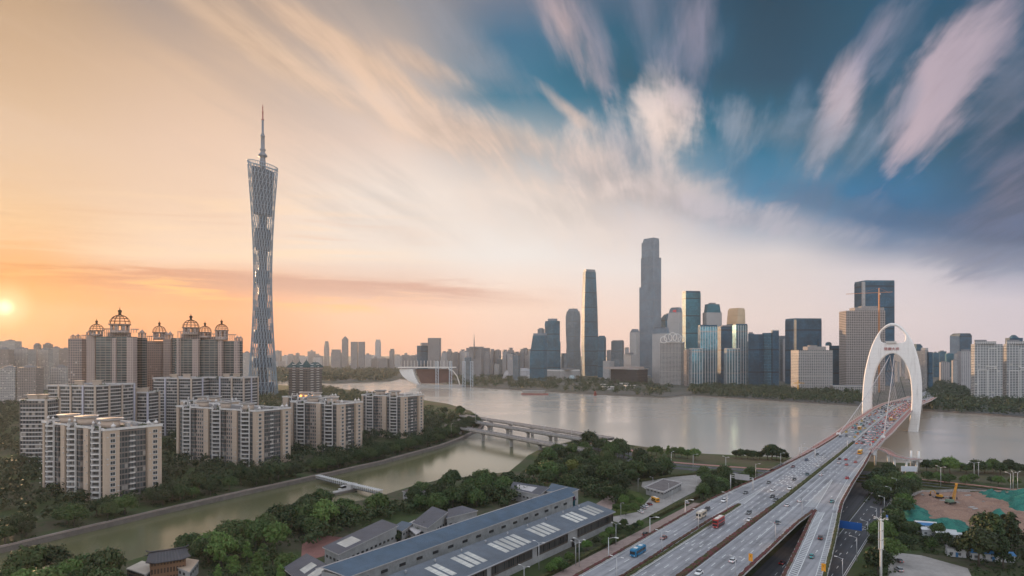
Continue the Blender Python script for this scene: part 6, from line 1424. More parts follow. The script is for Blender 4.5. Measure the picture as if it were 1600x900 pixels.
# big vehicles
M_busblue = mat('bus_blue', (.01, .15, .30), .35, var=.03); M_busred = mat('bus_red', (.36, .03, .025), .35, var=.03); M_beige = mat('coach_beige', (.50, .43, .33), .4, var=.04); M_busyel = mat('bus_yellow', (.70, .33, .02), .4, var=.04)
def bus(name, label, pos, hd, L, h, body, roof, decks=1, skirt=None, cat='bus'):
    t = thing(name, label, cat, tuple(pos), hd); w_ = 2.5
    mb = hull([(-L/2, .35), (-L/2-.02, h*.6), (-L/2+.15, h-.12), (-L/2+.5, h), (L/2-.5, h), (L/2-.1, h-.15), (L/2, h*.55), (L/2, .35)], w_); mb.sm = [False]*len(mb.sm); mb.obj('body', body, t)
    mb = MB(); mb.box(-L/2+.6, L/2-.6, -w_*.38, w_*.38, h-.01, h+.06); mb.obj('roof', roof, t)
    for k in range(2): mb = MB(); x = -L*.22+k*L*.42; mb.box(x-.8, x+.8, -.7, .7, h+.06, h+.28); mb.obj('roof_vent', M_white, t)
    rows = ((1.25, min(2.35, h-.6)),) if decks == 1 else ((1.1, 1.85), (2.55, 3.4))
    for z0, z1 in rows:
        n_ = int((L-1.6)/1.45)
        for y in (-w_/2-.012, w_/2+.012):
            for i in range(n_): mb = MB(); x = -L/2+.8+i*1.45; mb.box(x, x+1.28, y-.015, y+.015, z0, z1); mb.obj('window', M_glass, t)
        mb = MB(); mb.box(L/2-.02, L/2+.03, -1.1, 1.1, z0-.05, z1+.05); mb.obj('windscreen', M_glass, t)
        mb = MB(); mb.box(-L/2-.04, -L/2+.01, -1.0, 1.0, z0+.05, z1); mb.obj('rear_window', M_glass, t)
    if skirt:
        for y in (-w_/2-.01, w_/2+.01): mb = MB(); mb.box(-L/2+.3, L/2-.3, y-.012, y+.012, .5, 1.05); mb.obj('side_stripe', skirt, t)
    for x in (-L*.28, L*.30):
        for y in (-1.12, 1.12): wv = link('wheel', TYRE, t, (x, y, .48)); wv.scale = (1.45, 1.3, 1.45); link('rim', RIM, wv)
    for y in (-.85, .85): mb = MB(); mb.box(L/2-.02, L/2+.05, y-.2, y+.2, .6, .8); mb.obj('headlight', M_hl, t); mb = MB(); mb.box(-L/2-.05, -L/2+.02, y-.18, y+.18, .7, 1.1); mb.obj('tail_light', M_tl, t)
    return t
s, t, z = st_of(997, 866, zl); bus('bus', 'dark blue city bus coming down the slip road', st(s, t, z+.02), T_, 10.5, 3.0, M_busblue, mat('bus_blue_roof', (.03, .22, .36), .4))
s, t, z = st_of(1123, 822, zd); bus('double_decker_bus', 'red double decker bus with pale roof in the inbound lanes', st(s, t, z+.02), T_, 10.5, 4.1, M_busred, mat('bus_pale_roof', (.55, .50, .42), .4), 2, M_dark)
s, t, z = st_of(1096, 808, zd); bus('coach', 'beige coach on the slip road', st(s, t, z+.02), T_, 8.6, 3.1, M_beige, mat('coach_roof', (.58, .53, .45), .4))
s, t, z = st_of(1344, 709, zd); bus('bus', 'orange yellow bus heading onto the bridge', st(s, t, z+.02), A_, 9.0, 3.1, M_busyel, mat('bus_yellow_roof', (.75, .50, .10), .4))
for s, t, c, lab in ((470, -6.9, M_busyel, 'yellow bus among the inbound queue on the bridge'), (560, 10.5, M_busyel, 'yellow bus deep in the outbound queue on the bridge')): bus('bus', lab, st(s, t, zd(s)+.02), T_ if t < 0 else A_, 9, 3.0, c, M_white)
X, Y = gp(1024, 784); bus('truck', 'yellow truck parked at the end of the row by the guard hut', (X, Y, .07), A_+.9, 6.2, 2.7, M_busyel, M_busyel, 1, M_dark, 'truck')
# queue on the bridge
rq = random.Random(77); names = ['white']*7+['silver']*4+['yellow']*3+['orange']*2+['teal']*2+['red']*4+['grey']*3+['black']*3+['dark blue']*2+['pale red']*2
for side, lanes, s0, s1 in ((-1, (-3.3, -6.9, -10.4, -13.9), 405, 960), (1, (3.3, 6.9, 10.4, 13.9), 375, 1010)):
    for li, t in enumerate(lanes):
        s = s0+rq.uniform(0, 12)
        while s < s1:
            gap = (rq.uniform(9, 23) if side < 0 else rq.uniform(8, 16))*(1.0 if s > 480 else 1.5)
            if not any(abs(s-q) < 9 and abs(t-tt) < 2 for q, tt in ((470, -6.9), (560, 10.5), (s0, 0))):
                k = rq.choice(('sedan', 'sedan', 'suv', 'van')); c = rq.choice(names); far = s > 620
                o = tag(link('car', FAR[(k, side > 0 and (far or rq.random() < .4))], None, tuple(st(s, t+rq.uniform(-.35, .35), zd(s)+.02)), T_ if side < 0 else A_), '%s car in the %s traffic on the bridge%s' % (c, 'oncoming' if side < 0 else 'outbound jammed', ' past the arch' if s > 676 else ' before the arch'), 'car', 'cars queued on the bridge')
                cc = COLR[c]; o.color = cc+(1,)
            s += gap
# people on the footway
def person_mesh():
    me = bpy.data.meshes.new('person'); V = [(0, 0, .92), (0, 0, 1.15), (0, .01, 1.38), (0, 0, 1.52), (0, .02, 1.64), (.10, .02, .86), (.12, .16, .48), (.12, .10, .06), (.12, .24, .04), (-.10, 0, .86), (-.11, -.04, .47), (-.12, -.26, .08), (-.12, -.13, .04), (.19, 0, 1.40), (.25, -.10, 1.12), (.24, .06, .88), (-.19, 0, 1.40), (-.25, .08, 1.12), (-.23, .24, .93), (0, .03, 1.72)]
    E = [(0, 1), (1, 2), (2, 3), (3, 4), (4, 19), (0, 5), (5, 6), (6, 7), (7, 8), (0, 9), (9, 10), (10, 11), (11, 12), (2, 13), (13, 14), (14, 15), (2, 16), (16, 17), (17, 18)]
    rad = [.15, .14, .17, .06, .10, .10, .07, .05, .045, .10, .07, .05, .045, .07, .05, .04, .07, .05, .04, .085]
    me.from_pydata(V, E, []); o = bpy.data.objects.new('person', me); COL.objects.link(o); md = o.modifiers.new('s', 'SKIN'); me.skin_vertices
    for i, v in enumerate(me.skin_vertices[0].data): v.radius = (rad[i], rad[i]*.85); v.use_root = i == 0
    o.modifiers.new('d', 'SUBSURF').levels = 1
    ev = o.evaluated_get(bpy.context.evaluated_depsgraph_get()); out = bpy.data.meshes.new_from_object(ev); bpy.data.objects.remove(o)
    mm = [mat('skin', (.45, .28, .2), .6), M_car, mat('trousers', (.03, .035, .05), .8), mat('hair', (.012, .01, .01), .6)]
    out.materials.clear(); [out.materials.append(q) for q in mm]
    for p in out.polygons: z = p.center.z; x = abs(p.center.x); p.material_index = 3 if z > 1.66 or (z > 1.56 and p.center.y < -.02) else 0 if z > 1.46 or (x > .2 and z < 1.1) else 1 if z > .93 else 2
    return out
PERS = person_mesh()
for i, (s, sg, c) in enumerate(((330, -1, 'dark blue'), (338, -1, 'black'), (345, -1, 'white'), (352, -1, 'black'), (372, -1, 'dark red'), (381, -1, 'black'), (412, -1, 'grey'), (430, -1, 'white'), (455, -1, 'black'), (463, -1, 'dark blue'), (510, -1, 'dark red'), (540, -1, 'black'), (372, 1, 'red'), (398, 1, 'white'))):
    t = (tl_(s)-3.2-(i % 3)*.6) if sg < 0 else tr_(s)+2.6
    o = tag(link('person', PERS, None, tuple(st(s, t, zd(s)+.23)), (TOWARD if i % 2 else AWAY)-pi/2), 'person in %s top walking on the %s' % ('dark' if c in ('dark blue', 'black', 'grey') else 'pale' if c == 'white' else 'reddish', 'upstream red footway' if sg < 0 else 'downstream red footway'), 'person', 'people walking on the bridge footways'); o.color = COLR[c]+(1,)
# ---------------------------------------------------------------- low bridges across the canal mouth
def low_bridge(label, a, b, w_, th, piers, rail_in):
    root = thing('low_bridge', label, 'bridge', (a[0], a[1], 0)); A, B = Vector(a), Vector(b); d = (B-A).xy.normalized(); n_ = Vector((-d.y, d.x, 0)); N = 12
    mb = MB()
    for i in range(N):
        p, q = A.lerp(B, i/N), A.lerp(B, (i+1)/N); z = Vector((0, 0, th)); w = n_*w_/2; wi = n_*(w_/2-2)
        mb.face([p-w, q-w, q+w, p+w], 0)
        for s in (-1, 1):
            f = [p+w*s, q+w*s, q+w*s-z*.45, p+w*s-z*.45]; g = [p+w*s-z*.45, q+w*s-z*.45, q+wi*s-z, p+wi*s-z]
            if s > 0: f, g = f[::-1], g[::-1]
            mb.face(f, 1); mb.face(g, 1)
        mb.face([p+wi-z, q+wi-z, q-wi-z, p-wi-z], 1)
    part('deck', mb, [M_lb, M_stain], root)
    for s in (-1, 1):
        mb = MB(); w = n_*(w_/2-.25)*s; mb.beam(A+w+Vector((0, 0, .45)), B+w+Vector((0, 0, .45)), .35, .9); part('parapet', mb, M_stain, root)
        mb = MB(); L = (B-A).length; k = int(L/2.5)
        for i in range(k+1): p = A.lerp(B, i/k)+w; mb.beam(p+Vector((0, 0, .8)), p+Vector((0, 0, 1.5)), .12, .12)
        mb.beam(A+w+Vector((0, 0, 1.5)), B+w+Vector((0, 0, 1.5)), .12, .12); part('railing', mb, M_rail, root)
    for t in piers:
        p = A.lerp(B, t); mb = MB(); rz = atan2(d.y, d.x); mb.obox(p.x, p.y, .9, 1.5, rz, -7, p.z-th-1.2)
        mb.prism(rect(p.x, p.y, .9, 1.6, rz), p.z-th-1.2, p.z-th, 0, top_poly=rect(p.x, p.y, .9, w_*.38, rz)); part('pier', mb, M_stain, root)
    return root
M_lb = road_mat('old_bridge_asphalt', (.22, .21, .205)); M_stain = mat('stained_concrete', (.34, .315, .295), .9, var=.35, scale=.35)
low_bridge('nearest of three low concrete bridges over the canal mouth, on tall piers', (-74, 738, 8), (62, 552, 7), 9, 2.3, (.12, .32, .54, .74, .9), 1)
low_bridge('middle low concrete bridge over the canal mouth', (-64, 800, 8), (84, 598, 7.6), 9.5, 2.0, (.1, .25, .4, .55, .7, .85), 1)
low_bridge('farthest low concrete bridge over the canal mouth, beside the open river', (-66, 852, 8), (96, 622, 8), 10, 2.0, (.1, .25, .4, .55, .7, .85), 1)
# ---------------------------------------------------------------- canal weir with white frames
M_slat = mat('white_frame_paint', (.60, .59, .58), .6, var=.08)
weir = thing('weir_gate', 'white framed footbridge and sluice across the canal with a round pier', 'footbridge', gp(550, 765, -1)+(0,))
for a, b, n_ in ((gp(497, 747, 0), gp(546, 759.5, 0), 15), (gp(555, 762, 0), gp(594, 771, 0), 12)):
    A, B = Vector(a+(-.2,)), Vector(b+(-.2,)); d = (B-A).normalized(); nn = Vector((-d.y, d.x, 0))
    mb = MB(); mb.beam(A, B, 3.4, .5); part('deck', mb, M_dark, weir)
    for i in range(n_+1):
        p = A.lerp(B, i/n_); mb = MB()
        for s in (-1, 1): mb.beam(p+nn*s*1.6, p+nn*s*1.6+Vector((0, 0, 2.2)), .22, .22)
        mb.beam(p-nn*2.0+Vector((0, 0, 2.3)), p+nn*2.0+Vector((0, 0, 2.3)), 1.15, .25); part('portal_frame', mb, M_slat, weir)
    for s in (-1, 1):
        mb = MB()
        for h in (.5, 1.1): mb.beam(A+nn*s*1.6+Vector((0, 0, h)), B+nn*s*1.6+Vector((0, 0, h)), .1, .1)
        part('railing', mb, M_slat, weir)
X, Y = gp(534, 768, -1.5); mb = MB(); rz = .95
mb.prism([(X+cos(rz)*x-sin(rz)*y, Y+sin(rz)*x+cos(rz)*y) for x, y in [(-9, -3.4), (9, -3.4)]+[(9+3.4*cos(a), 3.4*sin(a)) for a in (-.9, -.45, 0, .45, .9)]+[(9, 3.4), (-9, 3.4)]+[(-9+3.4*cos(a), 3.4*sin(a)) for a in (pi-.9, pi-.45, pi, pi+.45, pi+.9)]], -7, -.9, 0, bottom=True); part('pier', mb, M_quay, weir)
mb = MB(); mb.obox(X+5, Y+7, 3, 2.0, rz, -.9, 2.4); part('machine_house', mb, M_conc_light, weir)
mb = MB(); mb.tube([(X-9, Y-10, -.2), (X-9, Y-10, 1)], .3, 6); mb.obox(X, Y, 11, 2.2, rz, -.9, -.6); part('walkway', mb, M_stain, weir)
def boat(label, px, py, L, w_, rz, hullm, cabm, z=WZ):
    X, Y = gp(px, py, WZ); t = thing('boat', label, 'boat', (X, Y, WZ), rz); mb = MB(); q = [(-L/2, -w_*.4), (L*.25, -w_/2), (L/2, 0), (L*.25, w_/2), (-L/2, w_*.4)]
    mb.prism([(x*.9, y*.75) for x, y in q], -.4, 1.0, 0, top_poly=q, bottom=True); mb.obj('hull', hullm, t); mb = MB(); mb.box(-L*.3, L*.12, -w_*.32, w_*.32, 1.0, 2.5); mb.obj('cabin', cabm, t); mb = MB(); mb.box(-L*.33, L*.15, -w_*.36, w_*.36, 2.5, 2.65); mb.obj('roof', M_white, t)
boat('small white boat moored beside the round weir pier', 538, 764.5, 9, 2.8, .9, M_white, M_glass); boat('small dark boat at the far canal wall near the white frames', 484, 750, 9, 2.6, .95, M_stain, M_white)
# ---------------------------------------------------------------- long gallery and slate roofed pavilions
def roof_mat(name, c, pitch=.55):
    m, n, b = base_mat(name)
    uv = n.new('ShaderNodeUVMap'); uv.uv_map = 'uv'; u, v, _ = n.sep(uv.outputs[0]); tc = n.new('ShaderNodeTexCoord').outputs['Object']
    rib = n.m('SINE', n.m('MULTIPLY', u, 2*pi/pitch)); course = n.m('LESS_THAN', n.m('FRACT', n.m('DIVIDE', v, 2.4)), .05)
    k = n.m('ADD', 1.0, n.m('ADD', n.m('MULTIPLY', rib, .16), n.m('MULTIPLY', n.m('SUBTRACT', n.noise(tc, .15, 5, .65), .5), 1.1))); k = n.m('SUBTRACT', k, n.m('MULTIPLY', course, .2))
    g = n.new('ShaderNodeVectorMath', operation='SCALE'); g.inputs[0].default_value = c; n.put(g.inputs['Scale'], k); n.put(b.inputs['Base Color'], g.outputs[0]); b.inputs['Roughness'].default_value = .5; b.inputs['Metallic'].default_value = .15
    bp = n.new('ShaderNodeBump'); bp.inputs['Strength'].default_value = .5; bp.inputs['Distance'].default_value = .08; n.put(bp.inputs['Height'], rib); n.put(b.inputs['Normal'], bp.outputs[0]); return m
M_slate = roof_mat('slate_roof', (.07, .085, .11)); M_slate2 = roof_mat('blue_slate_roof', (.06, .105, .155)); M_slated = roof_mat('dark_slate_roof', (.065, .072, .09))
M_gwall = mat('gallery_render', (.33, .32, .31), .9, var=.22, scale=.18); M_sky = facade('skylight_glass', (.42, .41, .38), (.52, .50, .44), 2.6, 1.9, .9, .88, (.44, .43, .40), .35, .0, .6); M_gl = facade('gallery_glazing', (.10, .075, .06), (.03, .035, .04), 3.4, 1.5, .84, .86, (.12, .12, .12), .12, .3); M_fascia = mat('roof_fascia', (.46, .43, .42), .7, var=.1)
def slope(mb, c, th=.35, mi=0, mie=1):
    """sloping slab: four roof corners, ribs running down the slope from edge 0-1 to edge 3-2"""
    c = [Vector(p) for p in c]; L = (c[1]-c[0]).length; D = (c[3]-c[0]).length; dn = Vector((0, 0, -th))
    nrm = (c[1]-c[0]).cross(c[3]-c[0]); q = c if nrm.z > 0 else [c[1], c[0], c[3], c[2]]
    mb.face(q, mi, [(0, 0), (L, 0), (L, D), (0, D)]); mb.face([p+dn for p in reversed(q)], mie)
    for i in range(4): a, b = q[i], q[(i+1) % 4]; mb.face([a+dn, b+dn, b, a], mie)
def panel(mb, c, u0, u1, v0, v1, up=.12):
    c = [Vector(p) for p in c]; f = lambda u, v: (c[0].lerp(c[1], u)).lerp(c[3].lerp(c[2], u), v); n_ = (c[1]-c[0]).cross(c[3]-c[0]).normalized(); n_ = n_ if n_.z > 0 else -n_
    q = [f(u0, v0)+n_*up, f(u1, v0)+n_*up, f(u1, v1)+n_*up, f(u0, v1)+n_*up]; slope(mb, q, .1, 0, 1)
hall = thing('gallery_hall', 'long low gallery with grey ribbed roof and rows of pale skylights', 'gallery', st(0, -74, 0))
S3 = lambda s, t, z: tuple(st(s, t, z))
M_slate = roof_mat('gallery_roof', (.10, .125, .155))
RA = [S3(-95, -83.2, 10.6), S3(76.5, -83.2, 10.6), S3(73, -65.2, 8.2), S3(-95, -64.4, 8.2)]
mb = MB(); slope(mb, RA); part('roof', mb, [M_slate, M_fascia], hall)
mb = MB(); mb.prism([tuple(st(s, t).xy) for s, t in ((-94, -66.2), (-94, -82.5), (75.5, -82.5), (72, -66.2))][::1], 0, 7.8, 0); mb.f = [f for f in mb.f]; part('wall', mb, M_gwall, hall)
for s0, s1 in ((-92, -62), (-58, -33), (-30, -2), (2, 27), (36, 72)):
    mb = MB(); a, b = st(s0, -65.9, 0), st(s1, -65.9, 0); mb.face([a+Vector((0, 0, 3.0)), b+Vector((0, 0, 3.0)), b+Vector((0, 0, 7.2)), a+Vector((0, 0, 7.2))][::-1]); mb.face([st(s0, -66.1, 3.0), st(s1, -66.1, 3.0), st(s1, -66.1, 7.2), st(s0, -66.1, 7.2)]); part('window_band', mb, M_gl, hall)
for s0 in (-31.6, 31): mb = MB(); p = st(s0, -65.9, 0); mb.obox(p.x, p.y, 1.0, .12, ra, 0, 3.6); part('door', mb, M_dark, hall)
nn = -1
for u0, k in ((.09, 4), (.24, 2), (.325, 3), (.46, 5), (.625, 4), (.80, 3), (.90, 3)):
    for i in range(k): mb = MB(); a = u0+i*.0235; panel(mb, RA, a, a+.0165, .22, .80); part('skylight', mb, [M_sky, M_fascia], hall)
M_slate = roof_mat('pavilion_slate', (.065, .075, .10))
for i in range(9):
    c_ = st(-62+i*15.5, -80.6, 10.1); mb = MB(); mb.tube([c_, c_+Vector((0, 0, 1.0))], .28, 8); mb.lathe([(.55, 1.0), (.1, 1.35)], 8, 0, tuple(c_)); part('roof_vent', mb, M_metal, hall)
mb = MB(); mb.tube([st(-95, -64.2, 7.9), st(73, -65.0, 7.9)], .16, 6); part('gutter', mb, M_metal, hall)
hallb = thing('gallery_hall', 'second long gallery behind the skylit one, blue roof over a blank grey wall', 'gallery', st(0, -100, 0))
RB = [S3(-80, -105.0, 12.4), S3(93, -106.0, 12.4), S3(85, -96.6, 10.2), S3(-77, -94.4, 10.2)]
mb = MB(); slope(mb, RB); part('roof', mb, [M_slate2, M_fascia], hallb)
mb = MB(); slope(mb, [S3(-80, -105.2, 12.6), S3(93, -106.2, 12.6), S3(93, -110.0, 11.2), S3(-80, -109, 11.2)]); part('rear_roof', mb, [M_fascia, M_fascia], hallb)
mb = MB(); mb.prism([tuple(st(s, t).xy) for s, t in ((-77, -95.2), (-78, -108), (91, -109), (84, -97.4))], 0, 9.95, 0); part('wall', mb, mat('blank_grey_render', (.30, .30, .295), .9, var=.25, scale=.25), hallb)
for i in range(16):
    s = -70+i*9.6; p0, p1 = st(s, -95.05-(s+77)*.0136, 0), st(s+3.2, -95.05-(s+80)*.0136, 0); mb = MB(); mb.beam(p0+Vector((0, 0, 7.2)), p1+Vector((0, 0, 7.2)), .25, 1.1); part('window', mb, M_dark, hallb)
mb = MB(); p0, p1 = st(86, -97.2, 0), st(92, -106.5, 0); mb.face([p0, p1, p1+Vector((0, 0, 11)), p0+Vector((0, 0, 10))]); mb.face([p1+Vector((.2, .2, 0)), p0+Vector((.2, .2, 0)), p0+Vector((.2, .2, 10)), p1+Vector((.2, .2, 11))])
m, n, b = base_mat('mural_paint'); n.put(b.inputs['Base Color'], n.ramp(n.noise(n.new('ShaderNodeTexCoord').outputs['Object'], .22, 2, .5), [(.38, (.02, .20, .30)), (.47, (.04, .35, .42)), (.53, (.45, .10, .28)), (.62, (.10, .09, .32))]))
part('mural', mb, m, hallb)
def pavilion(name, label, cs, walls, skyl=(), mroof=M_slate, base=0.0, cat='pavilion', inset=.8):
    """four roof corners given as (photo x, photo y, height)"""
    c = [gp(px, py, z)+(z,) for px, py, z in cs]; cx, cy = sum(p[0] for p in c)/4, sum(p[1] for p in c)/4
    root = thing(name, label, cat, (cx, cy, base)); mb = MB(); slope(mb, c, .4); part('roof', mb, [mroof, M_fascia], root)
    q = [(p[0]+(cx-p[0])*.06, p[1]+(cy-p[1])*.06, p[2]-.45) for p in c]
    if (q[1][0]-q[0][0])*(q[2][1]-q[0][1])-(q[1][1]-q[0][1])*(q[2][0]-q[0][0]) < 0: q = q[::-1]
    names = {}
    for i in range(4):
        a, b = q[i], q[(i+1) % 4]; mb = MB(); mb.face([(a[0], a[1], base), (b[0], b[1], base), b, a], 0, None)
        part('glazed_wall' if i in walls else 'wall', mb, M_gl if i in walls else M_gwall, root)
        if i not in walls:
            L = hypot(b[0]-a[0], b[1]-a[1])
            for k in range(int(L/3.2)):
                t = (k+.7)/(L/3.2); x, y = a[0]+(b[0]-a[0])*t, a[1]+(b[1]-a[1])*t; ex, ey = (b[0]-a[0])/L, (b[1]-a[1])/L; mb = MB(); mb.obox(x+ey*.05, y-ex*.05, .7, .12, atan2(ey, ex), base+3.0, base+4.0); part('window', mb, M_dark, root)
    for u0, u1, v0, v1 in skyl: mb = MB(); panel(mb, c, u0, u1, v0, v1); part('skylight', mb, [M_sky, M_fascia], root)
    return root
M_sky2 = M_sky
pavilion('slate_pavilion', 'slate roofed pavilion with one square skylight and tall glazed side', [(503.4, 854.5, 7.2), (597, 811.5, 8.6), (623, 820.7, 8.6), (528.7, 866.3, 7.2)], (2, 1), [(.16, .40, .22, .80)])
pavilion('slate_pavilion', 'slate roofed pavilion with paired skylights at the lower edge of the view', [(441.8, 887.4, 6.2), (479, 864.6, 8.2), (536, 895.5, 8.2), (492, 928, 6.2)], (0, 3), [(.30, .78, .30, .46), (.30, .78, .54, .70)])
pavilion('slate_pavilion', 'plain slate roofed pavilion with a roof vent, tilted towards the long gallery', [(643.5, 816.5, 7.0), (675.5, 791, 9.0), (700, 799.7, 9.0), (668, 825, 7.0)], (2, 1))
pavilion('slate_pavilion', 'low slate roofed wing joined behind the tilted pavilion', [(700, 795.5, 7.6), (722, 790, 8.2), (747, 797.5, 8.2), (697, 809.5, 7.2)], (2, 3))
pavilion('flat_link_roof', 'small bluish flat roof linking two slate pavilions', [(612, 824, 5.6), (628, 814, 5.6), (646, 818, 5.6), (628, 830, 5.6)], (2,), (), M_slate2)
pavilion('terrace_deck', 'pale terrace deck between the slate pavilions', [(632, 820, 4.6), (648, 812, 4.6), (664, 826, 4.6), (650, 835, 4.6)], (), (), M_fascia)
pavilion('terrace_deck', 'brown flat terrace at the near end of the blue roofed gallery', [(534, 884, 5.0), (552, 876, 5.0), (576, 893, 5.0), (556, 904, 5.0)], (), (), mat('brown_deck', (.22, .17, .15), .9))
pavilion('tiled_hall', 'old style hall with blue grey stepped roof at the end of the galleries', [(802, 752.5, 9.4), (858.7, 761.0, 9.0), (843, 773.5, 6.8), (796, 763, 6.8)], (), (), M_slated)
pavilion('tiled_hall', 'second old style hall roof touching the blue gallery roof', [(862, 755, 9.6), (905, 764, 9.4), (890, 771, 8.0), (853, 767, 7.6)], (), (), M_slate2)
pavilion('tiled_hall', 'dark tiled canal side hall hidden among trees', [(628, 767, 6.2), (661, 755, 7.2), (676, 760.5, 7.2), (653, 774, 6.2)], (), (), mat('dark_brown_tile', (.085, .07, .065), .8, var=.2, scale=.4))
# temple style house at the canal, bottom edge
tm = thing('temple_house', 'small temple style house with upturned dark tiled roof and gable ornament', 'house', gp(262, 905)+(0,)); cx, cy = tm.location.x, tm.location.y; az = .55
def tp(x, y, z): return (cx+cos(az)*x-sin(az)*y, cy+sin(az)*x+cos(az)*y, z)
M_ttile = roof_mat('temple_roof_tile', (.065, .06, .065), .5)
mb = MB(); mb.prism([tp(x, y, 0)[:2] for x, y in ((-6.2, -3.6), (6.2, -3.6), (6.2, 3.6), (-6.2, 3.6))], 0, 8.0, 0); part('wall', mb, facade('timber_screen_wall', (.20, .11, .065), (.05, .03, .02), 3.2, 1.1, .6, .6, (.10, .06, .04), .5, 0), tm)
for sg in (-1, 1):
    mb = MB(); n_ = 6; rows = []
    for j in range(n_+1):
        v = j/n_; y = sg*(.0+5.6*v); z = 11.6-3.9*v+1.1*v*v*.9; x = 6.6+1.4*v; up = .9*v**3
        rows.append([tp(-x, y, z+up), tp(-x*.6, y, z), tp(x*.6, y, z), tp(x, y, z+up)])
    for a, b in zip(rows, rows[1:]):
        for i in range(3): f = [a[i], a[i+1], b[i+1], b[i]]; mb.face(f if sg < 0 else f[::-1], 0, [(i*4, 0), (i*4+4, 0), (i*4+4, 1), (i*4, 1)]); 
    mb.mesh([(x, y, z-.3) for f in rows for x, y, z in f], [(j*4+i, (j+1)*4+i, (j+1)*4+i+1, j*4+i+1) for j in range(n_) for i in range(3)]); part('tiled_roof', mb, M_ttile, tm)
mb = MB(); mb.tube([tp(-7.6, 0, 12.6), tp(-6.4, 0, 11.9), tp(0, 0, 11.75), tp(6.4, 0, 11.9), tp(7.6, 0, 12.6)], .28, 6); part('ridge', mb, M_ttile, tm)
for sg in (-1, 1): mb = MB(); mb.face([tp(sg*6.1, -2.6, 9.7), tp(sg*6.1, 2.6, 9.7), tp(sg*6.1, 0, 11.5)]); mb.face([tp(sg*6.25, 2.6, 9.7), tp(sg*6.25, -2.6, 9.7), tp(sg*6.25, 0, 11.5)]); part('gable', mb, M_fascia, tm)
pavilion('flat_pavilion', 'pale flat roofed annex on the canal side of the temple style house', [(197, 888, 5.0), (222, 876, 5.0), (250, 884, 5.0), (226, 897, 5.0)], (2, 3), (), mat('pale_roof_membrane', (.48, .42, .35), .9, var=.12, scale=.2))
pavilion('flat_pavilion', 'tan flat roofed annex on the land side of the temple style house', [(276, 886, 5.2), (292, 872, 5.2), (311, 875, 5.2), (296, 894, 5.2)], (), (), mat('tan_roof_membrane', (.46, .34, .25), .9, var=.12, scale=.2))
# guard hut with vines
pavilion('guard_house', 'low square hut with open flat roof beside the car park lane', [(1007.5, 762, 4.4), (1036, 749, 4.4), (1066, 755, 4.4), (1037, 770, 4.4)], (), (), mat('hut_roof', (.15, .13, .125), .9, var=.3, scale=.3))
c = [gp(px, py, 4.4) for px, py in ((1007.5, 762), (1036, 749), (1066, 755), (1037, 770))]; o = thing('roof_curb', 'pale raised curb round the flat hut roof', 'roof curb', c[0]+(4.4,)); 
for i in range(4): mb = MB(); mb.beam(c[i]+(4.7,), c[(i+1) % 4]+(4.7,), .5, .7); part('curb_wall', mb, M_fascia, o)
bpy.data.objects.remove(o.children[0]) if False else None
hut = [q for q in COL.objects if q.name.startswith('guard_house')][0]
for ch in list(o.children): ch.parent = hut; ch.location = (0, 0, 0); ch.data.transform(Matrix.Translation(Vector(o.location)-Vector(hut.location)))
bpy.data.objects.remove(o)
# ---------------------------------------------------------------- building site
def rough_sheet(name, poly, nz, m_, seed, amp, kind, base=.1, step=2.2, peak=None):
    r = random.Random(seed); xs, ys = [p[0] for p in poly], [p[1] for p in poly]; x0, x1, y0, y1 = min(xs), max(xs), min(ys), max(ys); nx, ny = int((x1-x0)/step)+2, int((y1-y0)/step)+2
    from mathutils import noise as MN
    mb = MB(); G = {}; vs = []
    for j in range(ny):
        for i in range(nx):
            p = (x0+(x1-x0)*i/(nx-1), y0+(y1-y0)*j/(ny-1))
            d = min(abs((b[0]-a[0])*(a[1]-p[1])-(a[0]-p[0])*(b[1]-a[1]))/max(.01, hypot(b[0]-a[0], b[1]-a[1])) for a, b in zip(poly, poly[1:]+poly[:1]))
            ins = inside(p, poly); e = min(1, d/7) if ins else 0
            z = base+amp*e*(.45+MN.fractal(Vector((p[0]*.06, p[1]*.06, seed)), 1, 2, 5)*.8+MN.noise(Vector((p[0]*.35, p[1]*.35, seed)))*.30+MN.noise(Vector((p[0]*.9, p[1]*.9, seed)))*.16)
            if peak: z += peak*max(0, e)*max(0, 1-hypot(p[0]-sum(xs)/len(xs), p[1]-sum(ys)/len(ys))/((x1-x0)*.5))
            G[i, j] = (len(vs), ins); vs.append((p[0], p[1], max(.03, z)))
    fs = [(G[i, j][0], G[i+1, j][0], G[i+1, j+1][0], G[i, j+1][0]) for j in range(ny-1) for i in range(nx-1) if any(G[a][1] for a in ((i, j), (i+1, j), (i+1, j+1), (i, j+1)))]
    mb.mesh(vs, fs, 0, True); return mb
M_soil = ground_mat('site_soil', (.30, .185, .135), (.235, .145, .11), (.37, .26, .20), .12); M_net = ground_mat('green_dust_net', (.038, .18, .14), (.022, .115, .095), (.07, .23, .175), .14)
tag(rough_sheet('site_soil', px_poly([(1412, 790), (1424, 774), (1445, 766), (1520, 766), (1560, 766), (1620, 762), (1680, 800), (1640, 838), (1560, 832), (1470, 815), (1430, 806)]), 0, M_soil, 3, 2.4, 'structure', .1, 1.3).obj('site_soil', M_soil), kind='structure')
